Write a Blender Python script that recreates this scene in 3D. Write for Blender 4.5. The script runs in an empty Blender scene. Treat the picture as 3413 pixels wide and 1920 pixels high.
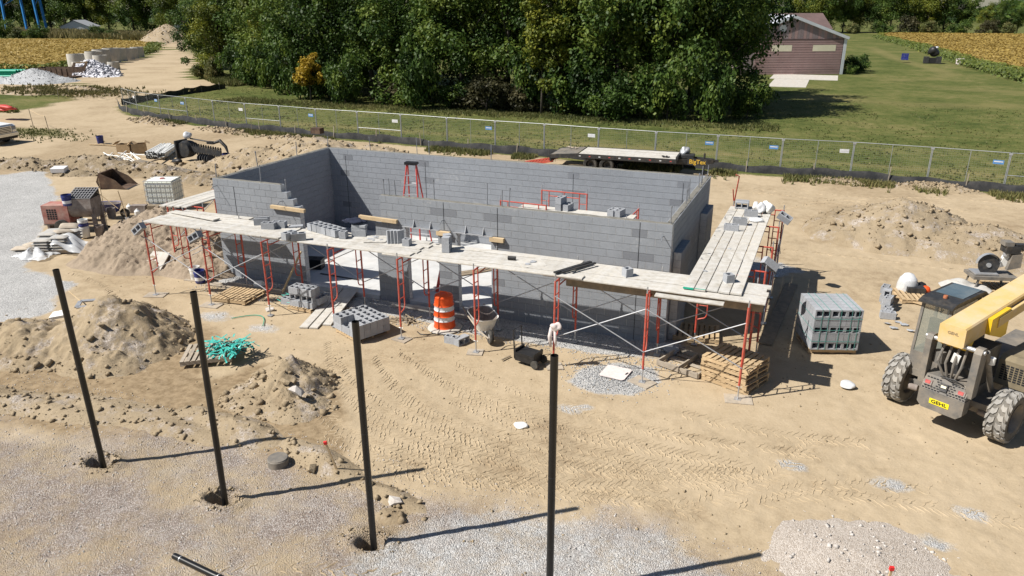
import bpy, bmesh, math, random
import numpy as np
from mathutils import Vector, Matrix, Quaternion, Euler
R = math.radians
random.seed(7); rng = np.random.default_rng(7)
sc = bpy.context.scene
col = sc.collection
# ------------------------------------------------------------------ camera, sky, sun, exposure
camd = bpy.data.cameras.new('Camera'); cam = bpy.data.objects.new('Camera', camd); col.objects.link(cam)
camd.sensor_width = 36; camd.lens = 26.375; camd.clip_end = 6000; camd.clip_start = .1
PITCH, YAW, ROLL = 0.3583, -0.3941, -0.0032
fwd = Vector((math.sin(YAW)*math.cos(PITCH), math.cos(YAW)*math.cos(PITCH), -math.sin(PITCH)))
rt = Vector((math.cos(YAW), -math.sin(YAW), 0)); up = rt.cross(fwd)
r2 = rt*math.cos(ROLL)+up*math.sin(ROLL); u2 = -rt*math.sin(ROLL)+up*math.cos(ROLL)
CAM = Vector((3.158, -17.842, 8.197))
cam.matrix_world = Matrix(((r2.x,u2.x,-fwd.x,CAM.x),(r2.y,u2.y,-fwd.y,CAM.y),(r2.z,u2.z,-fwd.z,CAM.z),(0,0,0,1)))
sc.camera = cam
sc.render.resolution_x = 1024; sc.render.resolution_y = 576
SUN_AZ, SUN_EL = R(38), R(48.5)            # azimuth the shadows point to; elevation
w = bpy.data.worlds.new('World'); sc.world = w; w.use_nodes = True
nt = w.node_tree; bg = nt.nodes['Background']
sky = nt.nodes.new('ShaderNodeTexSky'); sky.sky_type = 'NISHITA'; sky.sun_disc = False
sky.sun_elevation = SUN_EL; sky.sun_rotation = math.atan2(-math.cos(SUN_AZ), -math.sin(SUN_AZ))
sky.air_density = 1.0; sky.dust_density = .6; sky.ozone_density = 1.2
nt.links.new(sky.outputs[0], bg.inputs[0]); bg.inputs[1].default_value = .05
sund = bpy.data.lights.new('Sun', 'SUN'); sund.energy = 5.0; sund.angle = R(.53); sund.color = (1, .95, .87)
sun = bpy.data.objects.new('Sun', sund); col.objects.link(sun); sun.location = (-30, -30, 40)
sd = Vector((math.cos(SUN_AZ)*math.cos(SUN_EL), math.sin(SUN_AZ)*math.cos(SUN_EL), -math.sin(SUN_EL)))
sun.rotation_euler = Vector((0, 0, -1)).rotation_difference(sd).to_euler()
vs = sc.view_settings; vs.view_transform = 'Standard'; vs.look = 'None'; vs.gamma = 1; vs.use_curve_mapping = False
vs.exposure = 0.52
# ------------------------------------------------------------------ mesh helpers
class MB:
    def __init__(s): s.v = []; s.f = []
    def add(s, vs_, fs_):
        o = len(s.v); s.v += [tuple(v) for v in vs_]; s.f += [tuple(i+o for i in f) for f in fs_]; return s
    def box(s, c, d, rot=None):
        x, y, z = d[0]/2, d[1]/2, d[2]/2
        P = [Vector(p) for p in ((-x,-y,-z),(x,-y,-z),(x,y,-z),(-x,y,-z),(-x,-y,z),(x,-y,z),(x,y,z),(-x,y,z))]
        if rot is not None:
            m = rot if isinstance(rot, (Matrix, Quaternion)) else Euler(rot)
            if isinstance(m, Euler): m = m.to_matrix()
            P = [m @ p for p in P]
        c = Vector(c)
        return s.add([p+c for p in P], [(0,3,2,1),(4,5,6,7),(0,1,5,4),(1,2,6,5),(2,3,7,6),(3,0,4,7)])
    def bx(s, x0, x1, y0, y1, z0, z1):
        return s.box(((x0+x1)/2,(y0+y1)/2,(z0+z1)/2), (abs(x1-x0),abs(y1-y0),abs(z1-z0)))
    def beam(s, a, b, w_, h, up_=(0,0,1)):
        a = Vector(a); b = Vector(b); d = b-a; L = d.length; d.normalize()
        u = Vector(up_); r = d.cross(u)
        if r.length < 1e-4: r = d.cross(Vector((1,0,0)))
        r.normalize(); u = r.cross(d)
        m = Matrix((d, r, u)).transposed()
        return s.box((a+b)/2, (L, w_, h), m.to_quaternion())
    def tube(s, pts, r, n=8, caps=True, closed=False):
        pts = [Vector(p) for p in pts]; rs = r if isinstance(r, (list, tuple)) else [r]*len(pts)
        o = len(s.v); K = len(pts); prev = None
        for i, p in enumerate(pts):
            if closed: t = pts[(i+1) % K]-pts[i-1]
            else: t = pts[min(i+1, K-1)]-pts[max(i-1, 0)]
            t.normalize()
            if prev is None:
                a = t.cross(Vector((0,0,1)))
                if a.length < 1e-3: a = t.cross(Vector((1,0,0)))
            else: a = prev-t*prev.dot(t)
            a.normalize(); prev = a; b = t.cross(a)
            for k in range(n):
                th = 2*math.pi*k/n; q = p+(a*math.cos(th)+b*math.sin(th))*rs[i]; s.v.append(tuple(q))
        for i in range(K if closed else K-1):
            j = (i+1) % K
            for k in range(n):
                k2 = (k+1) % n
                s.f.append((o+i*n+k, o+i*n+k2, o+j*n+k2, o+j*n+k))
        if caps and not closed:
            s.f.append(tuple(o+k for k in range(n))[::-1]); s.f.append(tuple(o+(K-1)*n+k for k in range(n)))
        return s
    def cyl(s, a, b, r, n=12, r1=None, caps=True): return s.tube([a, b], [r, r if r1 is None else r1], n, caps)
    def lathe(s, prof, n=20, c=(0,0,0), m=None):
        o = len(s.v); c = Vector(c)
        for (r, z) in prof:
            for k in range(n):
                th = 2*math.pi*k/n; p = Vector((r*math.cos(th), r*math.sin(th), z))
                if m is not None: p = m @ p
                s.v.append(tuple(p+c))
        for i in range(len(prof)-1):
            for k in range(n):
                k2 = (k+1) % n; s.f.append((o+i*n+k, o+i*n+k2, o+(i+1)*n+k2, o+(i+1)*n+k))
        return s
    def prism(s, poly, h0, h1, m=None):
        """poly (a,b) in local xy, extruded along local z from h0 to h1; m maps local to world."""
        n = len(poly); P = [Vector((a, b, h0)) for a, b in poly]+[Vector((a, b, h1)) for a, b in poly]
        if m is not None: P = [m @ p for p in P]
        return s.add(P, [tuple(range(n))[::-1], tuple(range(n, 2*n))]+[(i, (i+1) % n, n+(i+1) % n, n+i) for i in range(n)])
    def blob(s, c, r, seed=0, amp=.2, sub=2, flat=1.0, sq=(1,1,1)):
        bm = bmesh.new(); bmesh.ops.create_icosphere(bm, subdivisions=sub, radius=1)
        rr = random.Random(seed); ph = [(rr.uniform(-3,3), rr.uniform(-3,3), rr.uniform(-3,3), rr.uniform(0,6)) for _ in range(5)]
        vs_ = []
        for v in bm.verts:
            d = sum(math.sin(v.co.x*a*1.3+v.co.y*b*1.3+v.co.z*c_*1.3+e) for a, b, c_, e in ph)/5
            q = v.co*(1+amp*d*2); z = q.z
            if z < 0: z *= flat
            vs_.append((c[0]+q.x*r*sq[0], c[1]+q.y*r*sq[1], c[2]+z*r*sq[2]))
        fs_ = [tuple(v.index for v in f.verts) for f in bm.faces]; bm.free()
        return s.add(vs_, fs_)
    def build(s, name, mat, parent=None, smooth=False, **kw):
        me = bpy.data.meshes.new(name); me.from_pydata(s.v, [], s.f); me.update()
        if smooth:
            me.polygons.foreach_set('use_smooth', [True]*len(me.polygons))
            if smooth != 'all':
                try: me.set_sharp_from_angle(angle=R(40))
                except Exception: pass
        if mat is not None: me.materials.append(mat)
        o = bpy.data.objects.new(name, me); col.objects.link(o)
        if parent is not None: o.parent = parent
        tag(o, **kw)
        return o
def tag(o, label=None, cat=None, group=None, kind=None):
    if label: o['label'] = label
    if cat: o['category'] = cat
    if group: o['group'] = group
    if kind: o['kind'] = kind
    return o
def thing(name, label, cat, loc=(0,0,0), rz=0, group=None, rot=None):
    o = bpy.data.objects.new(name, None); col.objects.link(o); o.empty_display_size = .2
    o.location = loc; o.rotation_euler = rot if rot else (0, 0, rz)
    return tag(o, label, cat, group)
def kids(o): return [c for c in bpy.data.objects if c.parent == o]
def copy_tree(o, loc=None, rot=None, label=None, group=None, parent=None, cache={}):
    key = o.name
    if key not in cache: cache[key] = (list(kids(o)), {c.name: kids(c) for c in kids(o)})
    ks, gs = cache[key]
    c = o.copy(); col.objects.link(c)
    if parent is not None: c.parent = parent
    if loc is not None: c.location = loc
    if rot is not None: c.rotation_euler = rot
    if label: c['label'] = label
    if group: c['group'] = group
    for k in ks:
        d = k.copy(); col.objects.link(d); d.parent = c
        for g_ in gs[k.name]:
            e = g_.copy(); col.objects.link(e); e.parent = d
    return c
def inst(o, loc, rot=(0,0,0), parent=None, scale=None, name=None, **kw):
    c = o.copy(); col.objects.link(c); c.location = loc; c.rotation_euler = rot
    if name: c.name = name
    if parent is not None: c.parent = parent
    if scale: c.scale = scale
    tag(c, **kw); return c
def npmesh(name, V, F, mat, parent=None, smooth=False, attrs=None, **kw):
    """V (n,3), F (m,k) numpy arrays"""
    me = bpy.data.meshes.new(name); n, m, k = len(V), len(F), F.shape[1]
    me.vertices.add(n); me.vertices.foreach_set('co', np.ascontiguousarray(V, np.float32).ravel())
    me.loops.add(m*k); me.loops.foreach_set('vertex_index', np.ascontiguousarray(F, np.int32).ravel())
    me.polygons.add(m); me.polygons.foreach_set('loop_start', np.arange(0, m*k, k, dtype=np.int32))
    me.polygons.foreach_set('loop_total', np.full(m, k, np.int32))
    if smooth: me.polygons.foreach_set('use_smooth', np.ones(m, bool))
    me.update(calc_edges=True)
    for an, arr in (attrs or {}).items():
        a = me.attributes.new(an, 'FLOAT', 'POINT'); a.data.foreach_set('value', np.ascontiguousarray(arr, np.float32))
    me.materials.append(mat)
    o = bpy.data.objects.new(name, me); col.objects.link(o)
    if parent is not None: o.parent = parent
    return tag(o, **kw)
# vector value noise
_perm = np.random.default_rng(3).random((256, 256)).astype(np.float32)
def vnoise(x, y):
    xi = np.floor(x).astype(int); yi = np.floor(y).astype(int); fx = x-xi; fy = y-yi
    fx = fx*fx*(3-2*fx); fy = fy*fy*(3-2*fy)
    a = _perm[xi % 256, yi % 256]; b = _perm[(xi+1) % 256, yi % 256]; c = _perm[xi % 256, (yi+1) % 256]; d = _perm[(xi+1) % 256, (yi+1) % 256]
    return (a*(1-fx)+b*fx)*(1-fy)+(c*(1-fx)+d*fx)*fy
def fbm(x, y, o=4, g=.5):
    s = 0; a = 1; t = 0
    for i in range(o): s = s+a*vnoise(x*2**i+17.3*i, y*2**i+9.1*i); t += a; a *= g
    return s/t
def sst(e0, e1, x):
    t = np.clip((x-e0)/(e1-e0), 0, 1); return t*t*(3-2*t)
def sdpoly(px, py, poly):
    """signed distance to polygon, negative inside"""
    d = np.full(px.shape, 1e9); ins = np.zeros(px.shape, bool); n = len(poly)
    for i in range(n):
        ax, ay = poly[i]; bx_, by_ = poly[(i+1) % n]; ex, ey = bx_-ax, by_-ay
        t = np.clip(((px-ax)*ex+(py-ay)*ey)/(ex*ex+ey*ey+1e-9), 0, 1)
        d = np.minimum(d, np.hypot(px-ax-t*ex, py-ay-t*ey))
        c = ((ay > py) != (by_ > py)) & (px < (bx_-ax)*(py-ay)/(by_-ay+1e-12)+ax); ins ^= c
    return np.where(ins, -d, d)
# ------------------------------------------------------------------ materials
def nodes(name):
    m = bpy.data.materials.new(name); m.use_nodes = True; t = m.node_tree
    return m, t, t.nodes['Principled BSDF'], t.nodes.new, t.links.new
def rgb(c): return (c[0], c[1], c[2], 1)
def noise_n(t, scale, detail=4, rough=.6, vec=None, dim='3D'):
    n = t.nodes.new('ShaderNodeTexNoise'); n.inputs['Scale'].default_value = scale; n.inputs['Detail'].default_value = detail
    n.inputs['Roughness'].default_value = rough
    if vec is not None: t.links.new(vec, n.inputs['Vector'])
    return n
def ramp_n(t, fac, stops):
    n = t.nodes.new('ShaderNodeValToRGB'); e = n.color_ramp.elements
    while len(e) < len(stops): e.new(.5)
    for i, (p, c) in enumerate(stops): e[i].position = p; e[i].color = rgb(c) if not isinstance(c, float) else (c, c, c, 1)
    t.links.new(fac, n.inputs[0]); return n
def mix_n(t, fac, a, b, mode='MIX'):
    n = t.nodes.new('ShaderNodeMix'); n.data_type = 'RGBA'; n.blend_type = mode
    for s_, v in ((n.inputs[0], fac), (n.inputs[6], a), (n.inputs[7], b)):
        if isinstance(v, (int, float)): s_.default_value = v
        elif isinstance(v, tuple): s_.default_value = rgb(v)
        else: t.links.new(v, s_)
    return n.outputs[2]
def math_n(t, op, a, b=0.):
    n = t.nodes.new('ShaderNodeMath'); n.operation = op
    for s_, v in ((n.inputs[0], a), (n.inputs[1], b)):
        if isinstance(v, (int, float)): s_.default_value = v
        else: t.links.new(v, s_)
    return n.outputs[0]
def bump_n(t, h, strength, dist, normal=None):
    n = t.nodes.new('ShaderNodeBump'); n.inputs['Strength'].default_value = strength; n.inputs['Distance'].default_value = dist
    t.links.new(h, n.inputs['Height'])
    if normal is not None: t.links.new(normal, n.inputs['Normal'])
    return n.outputs[0]
DUST = (.44, .34, .22)
def M(name, c, c2=None, rough=.75, metal=0., scale=6., dust=0., bump=0., bscale=60., isl=0., spec=.4, trans=0., alpha=1., dustc=DUST, obj=0., wpos=0.):
    m, t, b, N, L = nodes(name)
    tc = N('ShaderNodeTexCoord').outputs['Object']
    c2 = c2 or tuple(x*.72 for x in c)
    n1 = noise_n(t, scale, 5, .65, tc)
    colr = ramp_n(t, n1.outputs[0], [(.32, c2), (.66, c)]).outputs[0]
    if isl or obj:
        gi = N('ShaderNodeNewGeometry').outputs['Random Per Island'] if isl else N('ShaderNodeObjectInfo').outputs['Random']
        if isl and obj: gi = math_n(t, 'FRACT', math_n(t, 'ADD', gi, N('ShaderNodeObjectInfo').outputs['Random']))
        k = isl or obj
        rr = ramp_n(t, gi, [(0., 1-k), (1., 1+k*.6)]); colr = mix_n(t, 1., colr, rr.outputs[0], 'MULTIPLY')
    if wpos:
        wp = N('ShaderNodeNewGeometry').outputs['Position']
        wn = math_n(t, 'ADD', math_n(t, 'MULTIPLY', noise_n(t, .55, 6, .65, wp).outputs[0], .6), math_n(t, 'MULTIPLY', noise_n(t, 5., 5, .7, wp).outputs[0], .4))
        colr = mix_n(t, 1., colr, ramp_n(t, wn, [(.36, 1-wpos), (.64, 1+wpos)]).outputs[0], 'MULTIPLY')
        sm = math_n(t, 'MULTIPLY', noise_n(t, 9., 5, .7, wp).outputs[0], noise_n(t, .8, 4, .6, wp).outputs[0])
        colr = mix_n(t, ramp_n(t, sm, [(.33, 0.), (.42, .35)]).outputs[0], colr, (.50,.50,.49))
    if dust:
        n2 = noise_n(t, scale*.45+.7, 6, .7, tc)
        f = ramp_n(t, n2.outputs[0], [(.55-dust*.35, 0.), (.8-dust*.2, 1.)]).outputs[0]
        f = math_n(t, 'MULTIPLY', f, min(1., dust*1.3))
        colr = mix_n(t, f, colr, dustc)
    L(colr, b.inputs['Base Color']); b.inputs['Roughness'].default_value = rough; b.inputs['Metallic'].default_value = metal
    b.inputs['Specular IOR Level'].default_value = spec
    if bump:
        n3 = noise_n(t, bscale, 4, .7, tc); L(bump_n(t, n3.outputs[0], 1., bump), b.inputs['Normal'])
    if trans: b.inputs['Transmission Weight'].default_value = trans
    if alpha < 1: b.inputs['Alpha'].default_value = alpha
    return m
GREY = (.33, .345, .37)
m_block = M('concrete_block', (.272,.290,.318), (.236,.252,.278), .92, scale=22, bump=.004, bscale=160, isl=.025, obj=.025, spec=.15, wpos=.10)
m_blockdk = M('damp_concrete_block', (.20,.212,.235), (.17,.18,.20), .9, scale=22, bump=.004, bscale=160, isl=.1, spec=.2)
m_lblock = M('loose_block', (.36,.375,.40), (.29,.30,.32), .92, scale=18, bump=.004, bscale=150, obj=.14, spec=.15)
m_mortar = M('mortar', (.58,.58,.57), (.45,.45,.45), .95, scale=14, bump=.004, bscale=120, spec=.1)
m_grout = M('wet_grout', (.22,.21,.185), (.15,.145,.13), .9, scale=7, bump=.012, bscale=40, spec=.2)
m_cj = M('control_joint', (.02,.021,.024), None, .8)
m_slab = M('slab_concrete', (.56,.565,.56), (.44,.445,.445), .85, scale=2.2, dust=.15, bump=.003, spec=.25)
m_conc = M('old_concrete', (.52,.50,.46), (.40,.38,.35), .9, scale=3, dust=.3, bump=.004, spec=.2)
m_ring = M('pale_concrete', (.52,.50,.46), (.40,.38,.34), .9, scale=1.5, dust=.25, spec=.2)
m_plank = M('dusty_plank', (.50,.465,.405), (.37,.345,.30), .9, scale=7, dust=.6, dustc=(.57,.565,.55), bump=.006, bscale=50, obj=.2, spec=.15, wpos=.12)
m_wood = M('pale_lumber', (.60,.47,.30), (.50,.37,.22), .85, scale=9, dust=.2, obj=.15, spec=.2)
m_wooddk = M('grey_lumber', (.26,.215,.16), (.19,.155,.115), .9, scale=6, dust=.35, obj=.15, spec=.15)
m_pallet = M('pallet_wood', (.52,.39,.24), (.40,.29,.17), .88, scale=7, dust=.3, isl=.18, obj=.2, spec=.15)
m_palletgrey = M('weathered_pallet', (.40,.35,.29), (.30,.26,.21), .9, scale=7, dust=.3, isl=.15, obj=.15, spec=.15)
m_red = M('red_scaffold_paint', (.52,.080,.048), (.38,.05,.034), .55, scale=9, dust=.3, dustc=(.42,.33,.27), spec=.4)
m_redsafe = M('red_fibreglass', (.60,.07,.055), (.50,.05,.04), .5, scale=9, dust=.1)
m_galv = M('galvanised_steel', (.50,.51,.53), (.38,.39,.41), .45, .55, scale=9, dust=.12)
m_fence = M('fence_tube', (.34,.36,.36), (.26,.275,.28), .5, .35, scale=5)
m_steeldk = M('dark_steel', (.055,.057,.06), (.03,.03,.033), .55, .4, scale=8, dust=.15)
m_rebar = M('steel_rod', (.30,.32,.35), (.20,.21,.24), .55, .5, scale=10)
m_blackpole = M('black_powder_coat', (.010,.010,.010), (.007,.007,.007), .3, scale=5, dust=.04, spec=.5, dustc=(.07,.06,.045))
m_black = M('black_plastic', (.018,.018,.02), (.011,.011,.012), .5, scale=8, dust=.12, dustc=(.16,.13,.1))
m_rubber = M('tyre_rubber', (.030,.029,.028), (.02,.02,.02), .85, scale=6, dust=.35, dustc=(.20,.18,.15))
m_tread = M('dusty_tread', (.33,.32,.30), (.25,.24,.225), .95, scale=5, dust=.4, dustc=(.38,.34,.28), spec=.1)
m_orange = M('orange_plastic', (.78,.10,.015), (.68,.075,.012), .5, scale=5, dust=.06)
m_white = M('white_plastic', (.78,.78,.76), (.66,.66,.64), .5, scale=5, dust=.08)
m_whiteref = M('white_sheeting', (.72,.72,.74), (.60,.61,.64), .4, scale=20, dust=.06)
m_blue = M('blue_plastic', (.02,.032,.19), (.014,.022,.13), .5, scale=7, dust=.18, dustc=(.42,.42,.44))
m_yellow = M('dusty_yellow_paint', (.66,.43,.09), (.58,.37,.075), .65, scale=2.5, dust=.9, dustc=(.60,.46,.28), spec=.25)
m_yelclean = M('yellow_paint', (.78,.50,.02), (.70,.43,.02), .4, scale=4, dust=.12)
m_yelplate = M('yellow_plate', (.85,.72,.02), (.8,.66,.02), .45, scale=4)
m_ink = M('black_lettering', (.015,.015,.015), None, .6)
m_goldink = M('gold_lettering', (.62,.40,.05), (.5,.32,.04), .5)
m_iron = M('grey_machine_iron', (.145,.143,.14), (.095,.094,.092), .7, .1, scale=4, dust=.62, dustc=(.30,.255,.20))
m_glass = M('dusty_cab_glass', (.30,.32,.28), (.24,.26,.23), .12, scale=2, dust=.2, dustc=(.5,.45,.34), alpha=.55, spec=.6)
m_redlens = M('red_lens', (.45,.05,.06), None, .3, dust=.3)
m_rust = M('rusty_steel', (.095,.055,.036), (.05,.032,.024), .85, scale=3, dust=.2)
m_machred = M('faded_red_paint', (.42,.14,.11), (.30,.10,.08), .75, scale=4, dust=.5, dustc=(.46,.40,.34))
m_mixer = M('mortar_caked_steel', (.24,.20,.18), (.15,.115,.10), .9, scale=5, dust=.45, dustc=(.38,.36,.34), bump=.01, bscale=30)
m_tote = M('milky_tank', (.78,.80,.74), (.70,.73,.66), .4, scale=3, spec=.4)
m_film = M('plastic_film', (.82,.84,.86), (.70,.72,.75), .22, scale=6, alpha=.6, spec=.6)
m_paper = M('cement_paper_bag', (.50,.44,.36), (.40,.34,.27), .9, scale=6, dust=.2, isl=.15, obj=.15)
m_greybag = M('grey_cement_bag', (.46,.455,.44), (.37,.365,.35), .9, scale=6, dust=.3, isl=.15, obj=.1)
m_card = M('cardboard', (.40,.28,.16), (.32,.22,.12), .9, scale=5)
m_teal = M('teal_strap', (.07,.50,.43), (.05,.38,.33), .4, scale=8, isl=.3)
m_tealpipe = M('green_pvc', (.02,.38,.25), (.015,.30,.20), .45, scale=4)
m_shirt = M('pale_cloth', (.66,.60,.58), (.55,.49,.48), .95, scale=9)
m_denim = M('dark_cloth', (.018,.024,.05), (.01,.013,.026), .95, scale=9)
m_pwhite = M('white_truck_paint', (.80,.81,.82), (.78,.79,.80), .25, scale=2, spec=.6)
m_chrome = M('chrome', (.7,.71,.73), (.6,.61,.63), .18, .9, scale=3)
m_lamp = M('headlight_glass', (.25,.27,.30), (.15,.16,.18), .1, spec=.8)
m_barn = M('faded_red_siding', (.35,.235,.225), (.29,.19,.182), .8, scale=.6, dust=.3, dustc=(.37,.28,.265), obj=.08)
m_barngrey = M('grey_siding', (.28,.23,.235), (.22,.18,.185), .8, scale=.8, dust=.3, dustc=(.26,.18,.17), obj=.22)
m_barntrim = M('white_metal_roof', (.70,.73,.78), (.60,.63,.68), .45, .2, scale=1)
m_cream = M('cream_panel', (.70,.66,.50), (.62,.58,.43), .6, scale=1)
m_roofbr = M('brown_roof', (.15,.10,.095), (.11,.075,.07), .85, scale=.7)
m_bluesteel = M('bright_blue_paint', (.03,.22,.55), (.02,.16,.42), .4, scale=.6)
m_grate = M('crusted_grate', (.34,.34,.35), (.24,.24,.25), .8, .2, scale=8, dust=.3, dustc=(.4,.4,.42))
m_signw = M('white_sign', (.66,.67,.69), None, .5); m_signb = M('blue_sign', (.10,.26,.55), None, .5)
m_silt = M('black_silt_fabric', (.032,.034,.038), (.022,.023,.026), .8, scale=3, dust=.4, dustc=(.12,.115,.11), bump=.01, bscale=6)
m_redflag = M('red_tape', (.7,.03,.03), None, .6)
# ------------------------------------------------------------------ ground material (shared by ground, piles and tracks)
def soil_nodes(t, tone=1.0, pale=(.430,.345,.236), mid=(.378,.300,.200), dark=(.265,.200,.128), clodbump=.03):
    pos = t.nodes.new('ShaderNodeNewGeometry').outputs['Position']
    a = noise_n(t, .22, 5, .6, pos).outputs[0]; b = noise_n(t, 2.3, 6, .68, pos).outputs[0]; c = noise_n(t, 19, 5, .7, pos).outputs[0]
    s = math_n(t, 'ADD', math_n(t, 'MULTIPLY', a, .45), math_n(t, 'ADD', math_n(t, 'MULTIPLY', b, .33), math_n(t, 'MULTIPLY', c, .22)))
    k = lambda q: tuple(x*tone for x in q)
    colr = ramp_n(t, s, [(.37, k(dark)), (.475, k(mid)), (.58, k(pale))]).outputs[0]
    h = math_n(t, 'ADD', math_n(t, 'MULTIPLY', b, .9), math_n(t, 'MULTIPLY', c, .35))
    return pos, colr, h
def gravel_nodes(t, pos, scale=52, c0=(.25,.248,.243), c1=(.40,.397,.39), c2=(.60,.595,.585)):
    v = t.nodes.new('ShaderNodeTexVoronoi'); v.inputs['Scale'].default_value = scale; t.links.new(pos, v.inputs['Vector'])
    sep = t.nodes.new('ShaderNodeSeparateColor'); t.links.new(v.outputs['Color'], sep.inputs[0])
    n = noise_n(t, .9, 5, .65, pos).outputs[0]
    f = math_n(t, 'ADD', math_n(t, 'MULTIPLY', sep.outputs[0], .62), math_n(t, 'MULTIPLY', n, .45))
    cr = ramp_n(t, f, [(.22, c0), (.5, c1), (.85, c2)]).outputs[0]
    return cr, v.outputs['Distance']
def ground_material():
    m, t, b, N, L = nodes('site_ground')
    pos, soil, h = soil_nodes(t)
    at = lambda nm: (lambda n: (setattr(n, 'attribute_name', nm), n.outputs['Fac'])[1])(N('ShaderNodeAttribute'))
    grav, grass, clay, pgr = at('gravel'), at('grass'), at('clay'), at('purple')
    # crisp noisy edges
    en = noise_n(t, 3.5, 6, .75, pos).outputs[0]; en2 = noise_n(t, 30, 4, .7, pos).outputs[0]
    def edge(f, w_=.35):
        q = math_n(t, 'ADD', f, math_n(t, 'MULTIPLY', math_n(t, 'SUBTRACT', math_n(t, 'ADD', math_n(t, 'MULTIPLY', en, .7), math_n(t, 'MULTIPLY', en2, .3)), .5), 1.1))
        return ramp_n(t, q, [(.5-w_/2, 0.), (.5+w_/2, 1.)]).outputs[0]
    eg, egr, ec, ep = edge(grav, .3), edge(grass, .35), edge(clay, .5), edge(pgr, .6)
    gcol, gd = gravel_nodes(t, pos)
    pcol, pd = gravel_nodes(t, pos, 58, (.175,.138,.114), (.262,.216,.185), (.46,.42,.39))
    pcol = mix_n(t, ramp_n(t, noise_n(t, .7, 7, .72, pos).outputs[0], [(.43, 0.), (.60, .9)]).outputs[0], pcol, soil)
    pcol = mix_n(t, ramp_n(t, noise_n(t, .55, 7, .72, math_n(t, 'ADD', pos, 0.) if False else pos).outputs[1], [(.50, 0.), (.72, .55)]).outputs[0], pcol, (.50,.47,.44))
    n1 = noise_n(t, .13, 5, .62, pos).outputs[0]; n2 = noise_n(t, 1.1, 5, .7, pos).outputs[0]; n3 = noise_n(t, 9, 4, .75, pos).outputs[0]
    s = math_n(t, 'ADD', math_n(t, 'MULTIPLY', n1, .42), math_n(t, 'ADD', math_n(t, 'MULTIPLY', n2, .33), math_n(t, 'MULTIPLY', n3, .25)))
    gr = ramp_n(t, s, [(.39, (.040,.058,.014)), (.46, (.080,.098,.027)), (.52, (.118,.125,.040)), (.61, (.19,.165,.072))]).outputs[0]
    clayc = ramp_n(t, noise_n(t, 5, 6, .7, pos).outputs[0], [(.35, (.19,.138,.082)), (.6, (.31,.235,.148))]).outputs[0]
    gr = mix_n(t, math_n(t, 'MULTIPLY', edge(at('dry'), .8), .55), gr, (.23,.19,.085))
    c = mix_n(t, ec, soil, clayc); c = mix_n(t, ep, c, pcol); c = mix_n(t, eg, c, gcol); c = mix_n(t, egr, c, gr)
    L(c, b.inputs['Base Color']); b.inputs['Roughness'].default_value = .95; b.inputs['Specular IOR Level'].default_value = .1
    gh = math_n(t, 'MULTIPLY', math_n(t, 'MAXIMUM', eg, ep), math_n(t, 'SUBTRACT', .6, gd))
    hh = math_n(t, 'ADD', h, math_n(t, 'MULTIPLY', gh, .9))
    hh = math_n(t, 'ADD', hh, math_n(t, 'MULTIPLY', egr, math_n(t, 'MULTIPLY', n3, 2.5)))
    L(bump_n(t, hh, 1., .022), b.inputs['Normal'])
    return m
m_ground = ground_material()
def soil_material(name, tone, rocky=0., pale=None, mid=None, dark=None, bump=.05, gsc=40):
    m, t, b, N, L = nodes(name); kw = {}
    if pale: kw = dict(pale=pale, mid=mid, dark=dark)
    pos, soil, h = soil_nodes(t, tone, **kw)
    if rocky:
        g_, gd = gravel_nodes(t, pos, gsc, (.20,.17,.145), (.33,.285,.245), (.50,.46,.43))
        f = ramp_n(t, noise_n(t, 1.6, 5, .7, pos).outputs[0], [(.55-rocky*.3, 0.), (.7-rocky*.2, 1.)]).outputs[0]
        soil = mix_n(t, f, soil, g_)
    L(soil, b.inputs['Base Color']); b.inputs['Roughness'].default_value = .97; b.inputs['Specular IOR Level'].default_value = .08
    L(bump_n(t, h, 1., bump), b.inputs['Normal']); return m
m_dirt = soil_material('tan_dirt', 1.0, bump=.03)
m_mound = soil_material('brown_dug_dirt', .80, .10, bump=.045)
m_moundtan = soil_material('dry_heaped_dirt', .80, .05, bump=.06)
m_moundmid = soil_material('brown_tan_dirt', .74, .06, bump=.06)
m_darkdirt = soil_material('dark_damp_dirt', .64, .08, bump=.06)
m_clod = soil_material('dirt_clod', .78, 0, bump=.04)
m_clodtan = soil_material('tan_clod', .88, 0, bump=.04)
m_stone = soil_material('grey_rubble_stone', 1., 0, (.40,.36,.33), (.30,.27,.25), (.2,.18,.165), .03)
m_chip = soil_material('pale_chip', 1., 0, (.58,.55,.52), (.46,.43,.40), (.33,.29,.26), .02)
m_sand = soil_material('mason_sand', 1., 0, (.33,.265,.20), (.27,.217,.163), (.205,.165,.122), .05)
def gravel_mat(name, sc_, a, b_, c, bp=.06):
    m, t, b, N, L = nodes(name); pos = N('ShaderNodeNewGeometry').outputs['Position']
    g_, gd = gravel_nodes(t, pos, sc_, a, b_, c); L(g_, b.inputs['Base Color']); b.inputs['Roughness'].default_value = .95
    L(bump_n(t, math_n(t, 'SUBTRACT', .6, gd), 1., bp), b.inputs['Normal']); return m
m_gravel = gravel_mat('crushed_gravel', 30, (.28,.285,.295), (.38,.39,.40), (.52,.53,.545), .025)
m_pinkgravel = gravel_mat('pinkish_gravel', 60, (.31,.262,.215), (.40,.345,.292), (.53,.48,.43), .012)
m_rubble = gravel_mat('broken_limestone', 3.2, (.25,.25,.28), (.48,.48,.52), (.75,.75,.80))
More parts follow.
